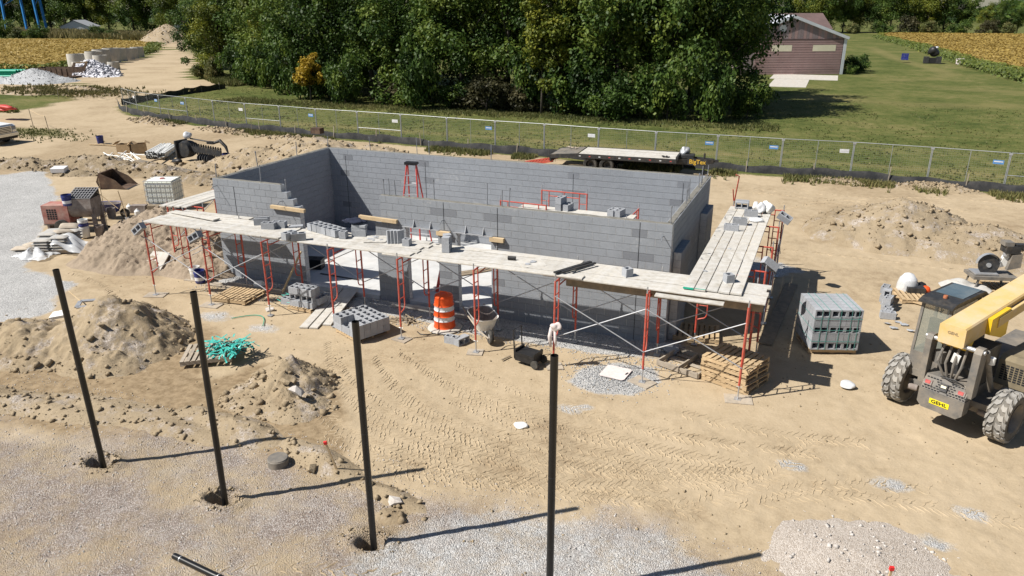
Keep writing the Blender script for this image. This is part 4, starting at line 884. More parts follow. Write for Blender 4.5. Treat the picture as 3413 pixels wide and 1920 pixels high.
# ------------------------------------------------------------------ traffic barrel
br = thing('traffic_barrel', 'orange traffic barrel with two white bands in front of the doorway', 'barrel', (-5.74,-1.22,.02))
prof = [(.27,.06),(.285,.10),(.285,.25)]; segs = [(.06,.27,m_orange,.285,.280),(.27,.40,m_whiteref,.276,.272),(.40,.56,m_orange,.276,.268),(.56,.69,m_whiteref,.262,.258),(.69,.93,m_orange,.262,.245)]
for z0, z1, mt, r0, r1 in segs:
    MB().lathe([(r0+.012, z0), (r0+.012, z0+.015), (r0, z0+.025), (r1, z1-.02), (r1+.008, z1-.008), (r1+.008, z1)], 28).build('orange_band' if mt is m_orange else 'white_band', mt, br, smooth=True)
MB().lathe([(.25,.93),(.235,.97),(.16,1.0),(.06,1.005),(0,1.005)], 28).build('top', m_orange, br, smooth=True)
MB().tube([(-.1,0,.99),(-.1,0,1.05),(.1,0,1.05),(.1,0,.99)], .022, 8).build('handle', m_orange, br, smooth=True)
MB().lathe([(0,0),(.46,0),(.47,.015),(.45,.035),(.30,.06),(0,.062)], 28).build('rubber_base', m_conc, br, smooth=True)
# ------------------------------------------------------------------ wheelbarrows
def wheelbarrow(label, loc, rz, tray, inner):
    root = thing('wheelbarrow', label, 'wheelbarrow', loc, R(rz))     # wheel at +x
    prof = []; n_ = 24
    def ring(ax, bx_, z, ox):
        return [(ox+ax*math.copysign(abs(math.cos(t))**.6, math.cos(t)), bx_*math.copysign(abs(math.sin(t))**.6, math.sin(t)), z) for t in [2*math.pi*k/n_ for k in range(n_)]]
    rings = [ring(.26,.18,.26,.1), ring(.36,.25,.36,.06), ring(.52,.33,.62,0), ring(.545,.35,.635,0), ring(.545,.35,.62,0)]
    vs_ = sum(rings, []); fs_ = [(i*n_+k, i*n_+(k+1) % n_, (i+1)*n_+(k+1) % n_, (i+1)*n_+k) for i in range(4) for k in range(n_)]+[tuple(range(n_))[::-1]]
    MB().add(vs_, fs_).build('tray', tray, root, smooth=True)
    ins = [ring(.25,.17,.275,.1), ring(.35,.24,.37,.06), ring(.51,.32,.617,0)]
    vs_ = sum(ins, []); MB().add(vs_, [(i*n_+k, (i+1)*n_+k, (i+1)*n_+(k+1) % n_, i*n_+(k+1) % n_) for i in range(2) for k in range(n_)]+[tuple(range(n_))]).build('tray_lining', inner, root, smooth=True)
    for s in (-1, 1):
        MB().tube([(.72,s*.07,.2),(.2,s*.2,.25),(-.5,s*.29,.43),(-.85,s*.30,.52)], .02, 7).build('handle', m_palletgrey, root, smooth=True)
        MB().tube([(-.25,s*.24,.30),(-.38,s*.26,.02),(-.28,s*.26,.0),(-.05,s*.2,.26)], .014, 6).build('leg', m_steeldk, root, smooth=True)
    wh = thing('wheel', None, None); wh.parent = root; wh.location = (.62,0,.19)
    mm = Matrix.Rotation(R(90), 4, 'X')
    MB().lathe([(.10,-.04),(.17,-.05),(.195,-.02),(.195,.02),(.17,.05),(.10,.04)], 20, m=mm).build('tyre', m_rubber, wh, smooth=True)
    MB().lathe([(0,-.03),(.10,-.03),(.10,.03),(0,.03)], 14, m=mm).build('rim', m_galv, wh, smooth=True)
    return root
wheelbarrow('dusty white wheelbarrow tipped under the front scaffold', (-4.58,-1.25,.02), -48, m_white, m_mixer)
wheelbarrow('blue wheelbarrow caked with mortar behind the mixer', (-23.95,3.75,.02), 28, m_blue, m_mixer)
# ------------------------------------------------------------------ black trolley by the scaffold
tr = thing('tool_trolley', 'black wheeled tool trolley with upright handle in front of the scaffold', 'trolley', (-2.85,-2.35,.02), R(-12))
MB().bx(-.27,.27,-.2,.2,.08,.22).build('lower_bin', m_black, tr); MB().bx(-.28,.28,-.21,.21,.225,.30).build('tray', m_black, tr)
for x in (-.27,.27): MB().bx(x-.02,x+.02,-.2,.2,.30,.36).build('rim_bar', m_black, tr)
for s in (-1, 1):
    MB().lathe([(0,-.03),(.1,-.03),(.1,.03),(0,.03)], 16, (.3,s*.2,.1), Matrix.Rotation(R(90),4,'X')).build('wheel', m_rubber, tr, smooth=True)
MB().tube([(-.3,-.17,.1),(-.33,-.17,.85),(-.33,.17,.85),(-.3,.17,.1)], .018, 7).build('handle', m_black, tr, smooth=True)
o = MB().bx(-.16,.16,-.02,.02,0,.02).build('offcut', m_wooddk, label='dark offcut lying left of the black trolley', cat='offcut'); o.location = (-3.45,-2.35,.03); o.rotation_euler = (0,0,R(70))
# shirt on scaffold leg
sh = thing('hung_shirt', 'pale pink shirt tied around the seventh front scaffold leg', 'shirt', (-2.2,-2.33,1.0)); sh.scale = (.85,.85,.9)
MB().blob((.06,-.02,.1), .15, 31, .3, 3, 1, (1,.6,.8)).build('bundle', m_shirt, sh, smooth='all')
MB().tube([(-.08,-.03,.06),(-.12,-.05,-.2),(-.1,-.03,-.5)], [.05,.06,.035], 8).build('sleeve', m_shirt, sh, smooth='all'); MB().tube([(.03,-.05,-.02),(.05,-.05,-.3),(.06,-.03,-.45)], [.04,.05,.02], 8).build('sleeve', m_shirt, sh, smooth='all')
# buckets
def bucket(label, loc, mat, rot=(0,0,0), s=1., band=None):
    root = thing('bucket', label, 'bucket', loc, rot=rot); root.scale = (s, s, s)
    MB().lathe([(0,0),(.13,0),(.135,.01),(.15,.29),(.158,.295),(.158,.32),(.15,.325),(.15,.37),(.156,.375),(.142,.375),(.128,.02),(0,.02)], 22).build('pail', mat, root, smooth=True)
    MB().tube([(.155*math.cos(a), .155*math.sin(a), .33-.12*math.sin(a)) for a in [k*math.pi/8 for k in range(9)]], .004, 5).build('bail', m_galv, root)
    if band: MB().lathe([(.1405,.08),(.1455,.18)], 22).build('print_band', band, root, smooth=True)
    return root
bucket('white bucket by the second scaffold leg', (-15.0,-.72,.02), m_white, s=1.1, band=m_greybag); bucket('blue bucket in front of the white one by the second scaffold leg', (-14.62,-.92,.02), m_blue, s=1.1, band=m_whiteref)
bucket('blue bucket standing on the mixer engine cover', (-23.35,1.55,1.12), m_blue, s=1.15, band=m_whiteref)
for i in range(3): bucket(f'white bucket in the nest beside the cement bags, {["lowest","middle","uppermost"][i]} one', (-22.45,1.35,.02+.13*i), m_white if i != 1 else m_blue, s=1.15)
bucket('grey mortar-stained bucket right of the nest of buckets', (-22.1,1.7,.02), m_mixer, s=1.1)
bucket('dark bucket behind the sand pile top', (-22.9,3.0,.3), m_mixer, s=1.1)
bucket('blue bucket alone on the far dirt at the left', (-40.0,16.9,.02), m_blue, s=1.35); bucket('blue bucket right of the trencher', (-27.9,14.9,.02), m_blue, (0,R(8),0), 1.4, m_whiteref)
jg = thing('white_jug', 'white plastic jug lying by the left front wall', 'jug', (-12.5,-.62,.14), rot=(0,R(90),R(20)))
MB().lathe([(0,-.16),(.1,-.16),(.115,-.12),(.115,.08),(.06,.14),(.03,.16),(.03,.19),(0,.19)], 18).build('body', m_white, jg, smooth=True)
# pallet straps tangle
tg = thing('strap_tangle', 'tangle of teal plastic strapping on the weathered pallet', 'straps', (-9.85,-4.9,.23))
rr = random.Random(5)
for i in range(105):
    a = rr.uniform(0, 6.28); rr0 = rr.uniform(.05,.35); p_ = Vector((rr0*math.cos(a)*1.2, rr0*math.sin(a)*.8, rr.uniform(.02,.2))); d = Vector((math.cos(a+rr.uniform(-1.6,1.6)), math.sin(a+rr.uniform(-1.6,1.6)), rr.uniform(-.3,.6))).normalized()
    pts = []
    for q in range(7): pts.append(p_.copy()); d = (d+Vector((rr.uniform(-.6,.6), rr.uniform(-.6,.6), rr.uniform(-.5,.3)))).normalized(); p_ = p_+d*rr.uniform(.055,.10); p_.z = max(.0 if p_.length < .55 else -.12, min(p_.z, .22))
    vs_ = []; 
    for j, q in enumerate(pts):
        t_ = (pts[min(j+1,6)]-pts[max(j-1,0)]).normalized(); n_ = t_.cross(Vector((rr.uniform(-.3,.3),rr.uniform(-.3,.3),1))).normalized()*.02; vs_ += [q-n_, q+n_]
    MB().add(vs_, [(2*j,2*j+1,2*j+3,2*j+2) for j in range(6)]).build('strap', m_teal if i % 9 else m_black, tg)
# odd things
o = MB().bx(-.22,.22,-.15,.15,-.04,.04).build('white_box_lid', m_white, label='white lid tipped on the dirt behind the leftmost pole', cat='lid'); o.location = (-15.75,-4.95,.28); o.rotation_euler = (R(12),R(-10),R(25))
mt_ = thing('screed_frame', 'grey flat metal frame lying behind the large dirt heap', 'frame', (-16.0,-3.8,.15), rot=(R(6),0,R(35)))
for a, b in [((-.3,-.2),(.3,-.2)),((.3,-.2),(.3,.2)),((.3,.2),(-.3,.2)),((-.3,.2),(-.3,-.2))]: MB().beam((*a,0),(*b,0),.12,.04).build('bar', m_galv, mt_)
MB().cyl((-.3,.2,0),(-.75,.75,.1),.015,6).build('handle', m_wood, mt_)
vc = thing('valve_cover', 'round black plastic valve cover standing in the gravel', 'valve cover', (-5.72,-8.2,.0))
MB().lathe([(0,-.05),(.2,-.05),(.2,.12),(.19,.13)], 26).build('riser', m_iron, vc, smooth=True); MB().lathe([(.19,.13),(.185,.145),(.06,.15),(0,.15)], 26).build('lid', m_iron, vc, smooth=True)
pp = MB().cyl((-1.4,0,0),(1.4,0,0),.052,14).build('steel_pipe', m_blackpole, smooth=True, label='long black pipe lying on the ground at the bottom left', cat='pipe'); pp.location = (-4.12,-11.13,.06); pp.rotation_euler = (0,0,R(-6))
for x in (-1.25,-.4,.35): MB().cyl((x,0,0),(x+.015,0,0),.0535,14).build('joint_ring', m_galv, pp, smooth=True)
for i, (x, y) in enumerate(POLES):
    po = thing('steel_post', f'black steel post standing in an open hole, {ORD[i]} from the left', 'post', (x, y, -.45), rot=(R([.5,-.4,.3,0][i]), R([-.4,.3,.2,.1][i]), 0), group='black posts in the foreground')
    MB().lathe([(.054,0),(.054,4.41),(.050,4.41),(.050,4.2),(0,4.2)], 18).build('tube', m_blackpole, po, smooth=True)
    for z in (1.35, 2.55): MB().lathe([(.0545,z),(.056,z+.004),(.0545,z+.008)], 18).build('weld_ring', m_steeldk, po)
def stake(label, x, y, h, lean=(0,0), mat=m_wood, tipc=None):
    root = thing('stake', label, 'stake', (x, y, 0), rot=(R(lean[0]), R(lean[1]), random.uniform(0,1)))
    MB().bx(-.018,.018,-.012,.012,-.1,h).build('shaft', mat, root)
    if tipc: MB().bx(-.03,.03,-.02,.02,h-.03,h+.03).build('tape', tipc, root)
stake('wooden survey stake with red tape beside the clods', -4.5, -8.0, .72, (8,-12), m_wood, m_redflag); stake('small red flag stake on the gravelly heap', 4.8,-7.85,.72,(2,2), m_wood, m_redflag)
wc = MB().blob((0,0,0), .12, 8, .25, 3, .3, (1.3,.9,.5)).build('crushed_cup', m_white, smooth='all', label='crumpled white rag in the middle of the tyre tracks', cat='rag'); wc.location = (-1.9,-5.2,.04)
wb_ = MB().blob((0,0,0), .14, 18, .25, 3, .3, (1.2,1,.7)).build('white_bag', m_signw, smooth='all', label='crumpled white bag in the dirt left of the telehandler', cat='bag'); wb_.location = (4.35,-.8,.07)
gb = MB().blob((0,0,0), .24, 28, .3, 3, .3, (1.2,.9,.5)).build('torn_bag', m_lblock, smooth='all', label='torn grey bag at the right corner of the wall', cat='bag'); gb.location = (.25,-.4,.08)
hs = [MB().tube([(-11.6+.09*i, -2.9+.6*math.sin(i*.22)-.02*i, .03) for i in range(14)], .012, 5), MB().tube([(-6.3+.12*i, -1.75-.12*math.sin(i*.9), .03) for i in range(14)], .014, 5)]
for i, q in enumerate(hs): q.build('hose', [m_tealpipe, m_black][i], smooth=True, label=['thin green hose curling over the dirt by the third scaffold leg','black hose winding past the orange barrel base'][i], cat='hose')
for i in range(5):
    q = MB().tube([(-11.3+.3*k+.05*math.sin(k+i), -1.05+.08*math.sin(k*1.7+i*2)-.06*i+.1*math.sin(i+k*.4), .06+.05*math.sin(k+i)+.05) for k in range(6)], .009, 5).build('loose_strap', m_teal, smooth=True, label=f'teal strap curling around the short block stack, {ORD[i]} of five', cat='strap', group='teal straps by the short stack')
plb = MB().bx(-.5,.5,-.02,.02,0,.9).build('concrete_flagstone', m_conc, label='pale concrete panel leaning on the sand pile', cat='panel'); plb.location = (-16.95,-.95,.0); plb.rotation_euler = (R(-52),0,R(6))
# ------------------------------------------------------------------ mixer, cement bags, tote and friends on the left
mxr = thing('mortar_mixer', 'faded red towable mortar mixer caked with mortar', 'mixer', (-23.6,1.9,0), R(24)) # +x towards its drum
MB().bx(-1.0,.0,-.36,.36,.38,1.1).build('engine_cover', m_machred, mxr)
gl_ = MB()
for k in range(6):
    for j in range(3): gl_.bx(-1.004+.0, -.998, -.29+k*.1, -.215+k*.1, .88+j*.065, .935+j*.065)
gl_.build('vent', m_cj, mxr, kind='stuff')
gl_ = MB()
for k in range(4):
    for j in range(5): gl_.bx(-.82+k*.1, -.745+k*.1, -.364, -.358, .55+j*.085, .615+j*.085)
gl_.build('side_vent', m_cj, mxr, kind='stuff')
MB().bx(-1.005,-.997,-.28,.28,.45,.80).build('opening', m_cj, mxr); en_ = MB().blob((-1.0,0,.6), .17, 3, .3, 2, 1, (.5,1,.7)).build('engine', m_galv, mxr, smooth='all')
MB().bx(-1.05,.95,-.3,-.22,.3,.38).bx(-1.05,.95,.22,.3,.3,.38).build('chassis', m_mixer, mxr)
mm = Matrix.Rotation(R(90),4,'Y')
dr = MB(); n_ = 16; vs_ = []
for x in (.06, .95):
    for k in range(n_+1): a = math.pi+math.pi*k/n_; vs_.append((x, .42*math.cos(a), .98+.42*math.sin(a)))
    vs_ += [(x,.40,1.35),(x,-.40,1.35)]
q = n_+3; dr.add(vs_, [(k, k+1, q+k+1, q+k) for k in range(q-1)]+[(q-1,0,q,2*q-1)]+[tuple(range(q))[::-1], tuple(range(q,2*q))]).build('drum', m_mixer, mxr)
gt = thing('grate', None, None); gt.parent = mxr; gt.location = (.5,0,1.50); gt.rotation_euler = (R(17.4),0,0)
for k in range(9): MB().box((-.44+.11*k, 0, 0), (.02,.84,.03)).build('bar', m_grate, gt)
for k in range(6): MB().box((0, -.41+.164*k, .004), (.92,.02,.03)).build('bar', m_grate, gt)
MB().add([(.07,-.39,1.351),(.94,-.39,1.351),(.94,.39,1.351),(.07,.39,1.351),(.94,.39,1.60),(.07,.39,1.60)], [(0,1,4,5),(1,2,4),(0,5,3),(3,5,4,2)]).build('drum_mouth', m_cj, mxr)
for s in (-1, 1):
    MB().bx(.86,1.0,s*.3-.05,s*.3+.05,0,.95).build('leg', m_mixer, mxr)
    MB().lathe([(0,-.07),(.27,-.07),(.29,-.03),(.29,.03),(.27,.07),(0,.07)], 20, (-.25,s*.5,.29), Matrix.Rotation(R(90),4,'X')).build('wheel', m_rubber, mxr, smooth=True)
for x in (-.9,-.1): MB().bx(x-.04,x+.04,-.3,.3,0,.3).build('skid', m_mixer, mxr)
MB().cyl((.95,.2,1.5),(1.7,.1,.85),.015,6).build('dump_handle', m_wood, mxr)
# cement bags
cg = math.cos(R(25)); sg = math.sin(R(25))
bagm = MB(); 
def bagmesh():
    m = MB(); n_ = 8; vs_ = []; fs_ = []
    for i in range(n_+1):
        for j in range(n_+1):
            u, v = i/n_*2-1, j/n_*2-1; e = (1-abs(u)**4)*(1-abs(v)**4); vs_.append((u*.30, v*.2, .055*e**.35))
    o2 = len(vs_); vs_ += [(x, y, -z) for x, y, z in vs_]
    for i in range(n_):
        for j in range(n_): a = i*(n_+1)+j; fs_ += [(a, a+n_+1, a+n_+2, a+1), (o2+a, o2+a+1, o2+a+n_+2, o2+a+n_+1)]
    return m.add(vs_, fs_)
me_bag = mesh_of(bagmesh(), 'cement_bag', m_greybag); me_bag.polygons.foreach_set('use_smooth', [True]*len(me_bag.polygons))
me_bagp = mesh_of(bagmesh(), 'paper_bag', m_paper); me_bagp.polygons.foreach_set('use_smooth', [True]*len(me_bagp.polygons))
def bag(loc, rot, label, group, me=None):
    o = bpy.data.objects.new('cement_bag', me or me_bag); col.objects.link(o); o.location = loc; o.rotation_euler = rot; return tag(o, label, 'bag', group)
for lay in range(5):
    for i in range(6):
        a, b = -.32+(i % 2)*.62, -.42+(i//2)*.42
        if lay == 4 and i in (0, 3): continue
        bag((-22.0+a*cg-b*sg, -.1+a*sg+b*cg, .17+lay*.105), (0,0,R(25+random.uniform(-4,4))), f'grey cement bag on the wrapped pallet, layer {ORD[lay]}, {["front","middle","back"][i//2]} {["left","right"][i % 2]}', 'cement bags on the wrapped pallet')
for i, (x, y, z, rx, ry, rz) in enumerate([(-23.2,-.7,.08,0,0,30),(-22.9,-.35,.1,0,10,70),(-22.75,-.05,.2,15,0,20),(-22.85,.3,.12,0,20,100),(-22.6,.5,.3,20,10,60),(-23.3,-.2,.06,0,0,0),(-22.1,.5,.72,10,5,40),(-21.75,.0,.68,0,8,70)]):
    bag((x, y, z), (R(rx),R(ry),R(rz)), ['flat tan paper sack at the left of the sack heap','tan paper sack leaning in the sack heap','crumpled tan sack against the wrapped pallet','tan sack standing behind the heap','tan sack on top of the heap by the pallet','tan sack lying farthest left on the gravel','torn sack lying on top of the wrapped pallet at the back','torn sack lying on top of the wrapped pallet at the front'][i], None, me_bagp)
def sheet(name, label, f, nu, nv, mat):
    vs_ = [f(i/nu, j/nv) for i in range(nu+1) for j in range(nv+1)]
    return MB().add(vs_, [(i*(nv+1)+j, (i+1)*(nv+1)+j, (i+1)*(nv+1)+j+1, i*(nv+1)+j+1) for i in range(nu) for j in range(nv)]).build(name, mat, smooth='all', label=label, cat='plastic sheet')
def f1(u, v):
    a = .15+u*1.3; b = -.80+v*.55; z = .72-.5*u**1.5-.35*(1-v)+.06*math.sin(u*11+v*4)+.04*math.sin(v*17+u*7); return (-22.0+a*cg-b*sg, -.1+a*sg+b*cg, max(z, .1))
sheet('plastic_wrap', 'torn clear plastic wrap hanging off the cement bags', f1, 26, 12, m_film)
def f2(u, v):
    x = -22.75+u*1.35; y = -1.45+v*.9; z = .03+.32*max(0, math.sin(u*3.1))*max(0, math.sin(v*3.1))*(.6+.4*math.sin(u*14+v*9))+.05*abs(math.sin(u*19+3*v)*math.sin(v*15)); return (x+.1*math.sin(v*6), y+.08*math.sin(u*9), z)
sheet('plastic_sheet', 'crumpled white plastic sheet on the gravel beside the cement bags', f2, 26, 18, m_film)
ib = thing('water_tote', 'white caged water tote on a pallet left of the wall', 'tote', (-23.1,5.95,0), R(22))
tk = MB()
for z0, z1, s in ((.3,.36,.95),(.36,1.22,1.),(1.22,1.28,.93)): tk.bx(-.58*s,.58*s,-.48*s,.48*s,z0,z1)
tk.build('tank', m_tote, ib, smooth=False); MB().lathe([(.1,1.28),(.1,1.33),(0,1.33)], 16).build('cap', m_redlens, ib)
MB().bx(-.6,.6,-.5,.5,.14,.19).bx(-.6,-.45,-.5,.5,0,.14).bx(.45,.6,-.5,.5,0,.14).bx(-.1,.1,-.5,.5,0,.14).build('pallet_base', m_galv, ib)
for k in range(7):
    x = -.6+k*.2
    for y in (-.505,.505): MB().cyl((x,y,.19),(x,y,1.29),.009,5).build('cage_bar', m_galv, ib)
for k in range(1, 5):
    y = -.5+k*.2
    for x in (-.605,.605): MB().cyl((x,y,.19),(x,y,1.29),.009,5).build('cage_bar', m_galv, ib)
for z in (.22,.45,.68,.91,1.13,1.29): MB().tube([(-.61,-.51,z),(.61,-.51,z),(.61,.51,z),(-.61,.51,z)], .011, 6, closed=True).build('cage_ring', m_galv, ib)
for y in (-.15,.15): MB().cyl((-.6,y,1.3),(.6,y,1.3),.01,5).build('cage_bar', m_galv, ib)
for i, (x, y) in enumerate([(-23.6,4.95),(-22.9,5.2)]): o = MB().bx(-.32,.32,-.15,.15,0,.3).build('crate', m_mixer if i == 0 else m_wooddk, label=['grey plastic crate in front of the water tote','brown board box in front of the water tote, right side'][i], cat='crate'); o.location = (x, y, .02); o.rotation_euler = (0,0,R(22))
jg2 = copy_tree(jg, (-23.0,4.3,.18), (0,0,0), 'pale blue jug standing near the wheelbarrow wheel'); jg3 = copy_tree(jg, (-23.95,4.75,.2), (0,0,0), 'white jug left of the grey crate')
shv = thing('shovel', 'wooden-handled shovel standing in the sand pile', 'shovel', (-21.6,2.6,.55), rot=(R(6),R(-4),0)); MB().cyl((0,0,0),(0,0,1.1),.018,7).build('handle', m_wood, shv, smooth=True); MB().bx(-.1,.1,-.01,.01,-.25,.02).build('blade', m_galv, shv)
ro = thing('rake', 'thin wooden rake standing behind the mixer', 'rake', (-22.95,2.75,.0)); MB().cyl((0,0,0),(.02,0,1.95),.012,6).build('handle', m_wood, ro, smooth=True); MB().bx(-.15,.15,-.01,.01,0,.06).build('head', m_steeldk, ro)
# excavator bucket
eb = thing('loader_bucket', 'rusty steel loader bucket lying behind the water tote', 'bucket', (-28.5,8.2,0), R(20))
prof = [(-.55,0),(.6,0),(.62,.02),(-.5,.06),(-.72,.35),(-.6,.75),(-.5,.74),(-.62,.36),(-.45,.1)]
mmx = Matrix(((1,0,0,0),(0,0,1,0),(0,1,0,0),(0,0,0,1)))
MB().prism([(-.62,.0),(.65,.0),(.65,.03),(-.52,.06),(-.70,.36),(-.5,.78),(-.56,.8),(-.76,.37)][::-1], -.6, .6, mmx).build('shell', m_rust, eb)
for s in (-.6,.585): MB().prism([(-.62,0),(.65,0),(.2,.45),(-.5,.78),(-.74,.37)][::-1], s, s+.018, mmx).build('side_plate', m_rust, eb)
MB().bx(.62,.78,-.6,.6,.0,.025).build('cutting_edge', m_steeldk, eb)
# rails, boxes, conduits
for i in range(5): o = MB().beam((-31.7,12.05+.09*i,.35),(-25.4+.15*i,10.5+.12*i,.30),.07,.06).build('steel_rail', m_iron if i % 2 else m_wooddk, label=f'long dark rail lying across the dirt berm, {ORD[i]} from the front', cat='rail', group='long dark rails')
o = MB().beam((-30.9,12.3,.3),(-32.0,14.6,.12),.1,.06).build('timber', m_wooddk, label='single dark timber pointing away behind the long rails', cat='timber')
for i, (x, y) in enumerate([(-35.75,15.1),(-35.1,15.5)]):
    bxx = thing('cardboard_box', ['open cardboard box with raised flaps left of the conduit','cardboard box leaning beside the open one'][i], 'box', (x, y, 0), R(20+i*25))
    for a, b in [((-.4,-.3),(.4,-.3)),((.4,-.3),(.4,.3)),((.4,.3),(-.4,.3)),((-.4,.3),(-.4,-.3))]: MB().beam((*a,.28),(*b,.28),.01,.56).build('side', m_card, bxx)
    MB().box((-.5,0,.62),(.3,.6,.01),(0,R(-40),0)).build('flap', m_card, bxx); MB().box((.5,0,.62),(.3,.6,.01),(0,R(30),0)).build('flap', m_card, bxx)
rr = random.Random(9)
for i in range(44):
    lay = i//11; k = i % 11
    o = MB().lathe([(.055,0),(.055,3.0),(.048,3.0),(.048,2.9)], 8, m=Matrix.Rotation(R(-90),4,'X')).build('conduit', m_white, label=f'white conduit pipe in the bundle, {["bottom","second","third","top"][lay]} layer, {ORD[k]} from the left', cat='conduit', group='bundle of white conduit') if i == 0 else inst(cd0, (0,0,0), label=f'white conduit pipe in the bundle, {["bottom","second","third","top"][lay]} layer, {ORD[k]} from the left')
    if i == 0: cd0 = o
    bo_ = MB().lathe([(0,0),(.05,0)], 8, (0,-.004,0), Matrix.Rotation(R(90),4,'X')).build('bore', m_cj, o) if i == 0 else inst(bo0, (0,0,0), parent=o)
    if i == 0: bo0 = bo_
    o.location = (-33.2+k*.13+.06*(lay % 2)+rr.uniform(-.02,.02), 14.3+rr.uniform(-.15,.15), .06+lay*.10); o.rotation_euler = (R(0), 0, R(28+rr.uniform(-3,3)+k*.6))
for i in range(12):
    o = MB().cyl((-1.3,0,0),(1.3,0,0),.03,6).build('thin_conduit', m_white, label=f'thin white pipe scattered left of the conduit bundle, {ORD[i]} of the scatter', cat='pipe', group='scattered thin white pipes'); o.location = (-34.6+rr.uniform(-1,1), 14.0+rr.uniform(-.5,.5), .04+.03*i*.4); o.rotation_euler = (0,R(rr.uniform(-2,2)),R(rr.uniform(-60,-5)))
for i in range(5): o = MB().beam((-31.2+.3*i,14.0-.12*i,.05+.02*i),(-29.3+.25*i,14.0+.1*i,.05+.02*i),.16,.04).build('short_board', m_wood, label=f'short pale board under the trencher, {ORD[i]} from the left', cat='board', group='boards under the trencher')
for i in range(3): o = MB().beam((-40.3+.3*i,16.3+.15*i,.06),(-38.0+.3*i,16.7-.1*i,.06),.1,.05).build('short_board', m_wood, label=f'short pale board beside the lone blue bucket, {ORD[i]} of three', cat='board')
o = MB().bx(-.35,.35,-.25,.25,0,.22).build('foam_box', m_whiteref, label='white open box on the gravel by the dirt berm', cat='box'); o.location = (-33.7,9.1,.2); o.rotation_euler = (R(8),0,R(25))
# trencher attachment
tn = thing('trencher', 'black chain trencher attachment with toothed boom and augers', 'trencher', (-29.6,14.5,0), R(0))
MB().bx(-1.1,-1.0,-.45,.45,.15,1.2).build('mount_plate', m_steeldk, tn); MB().lathe([(0,-.35),(.42,-.33),(.48,-.1),(.48,.1),(.42,.33),(0,.35)], 16, (-.6,0,.72), Matrix.Rotation(R(90),4,'X')).build('gear_case', m_steeldk, tn, smooth=True)
MB().lathe([(0,-.42),(.30,-.42),(.30,-.34),(0,-.34)], 20, (-.45,0,.75), Matrix.Rotation(R(90),4,'X')).build('hub', m_rust, tn, smooth=True)
MB().beam((-.4,-.1,.8),(1.9,-.1,.62),.1,.30).build('boom', m_steeldk, tn)
for k in range(13):
    x = -.2+k*.17; z = .8-.078*(x+.4)
    MB().prism([(0,0),(.09,0),(.05,.16)], -.05, .05, Matrix(((1,0,0,x),(0,0,1,-.1),(0,1,0,z+.17),(0,0,0,1)))).build('tooth', m_steeldk, tn)
    MB().prism([(0,0),(.05,-.14),(.09,0)], -.05, .05, Matrix(((1,0,0,x),(0,0,1,-.1),(0,1,0,z-.17),(0,0,0,1)))).build('tooth', m_steeldk, tn)
MB().tube([(-.4,.1,1.3),(.6,.1,1.22),(1.3,.1,1.15)], .04, 7).build('crumber_bar', m_steeldk, tn, smooth=True); MB().tube([(1.3,.1,1.15),(1.75,.1,1.3),(2.1,.1,1.0),(2.25,.1,.55)], [.07,.1,.09,.03], 7).build('crumber_shoe', m_steeldk, tn, smooth=True)
MB().bx(.85,1.3,0,.2,1.08,1.22).build('clamp', m_black, tn)
for k in range(5): MB().lathe([(.08,-.02),(.33,-.03),(.33,.0),(.08,.02)], 18, (1.1+k*.17,-.75,.35), Matrix.Rotation(R(70),4,'Y')).build('auger_flight', m_steeldk, tn, smooth=True)
MB().cyl((1.0,-.75,.35),(2.1,-.75,.33),.08,10).build('auger_shaft', m_steeldk, tn, smooth=True)
o = MB().blob((0,0,0), .22, 3, .2, 3, .8).build('white_bag', m_signw, smooth='all', label='white bag sitting on top of the trencher', cat='bag'); o.location = (-30.1,14.5,1.45)
o = MB().blob((0,0,0), .3, 6, .3, 3, .3, (1.4,.8,.6)).build('black_bag', m_black, smooth='all', label='crumpled black bag in front of the trencher', cat='bag'); o.location = (-30.2,13.6,.15)
o = MB().bx(-.3,.3,-.2,.2,0,.3).build('wooden_crate', m_rust, label='small brown crate on top of the long dirt heap', cat='crate'); o.location = (-22.6,16.4,1.75)
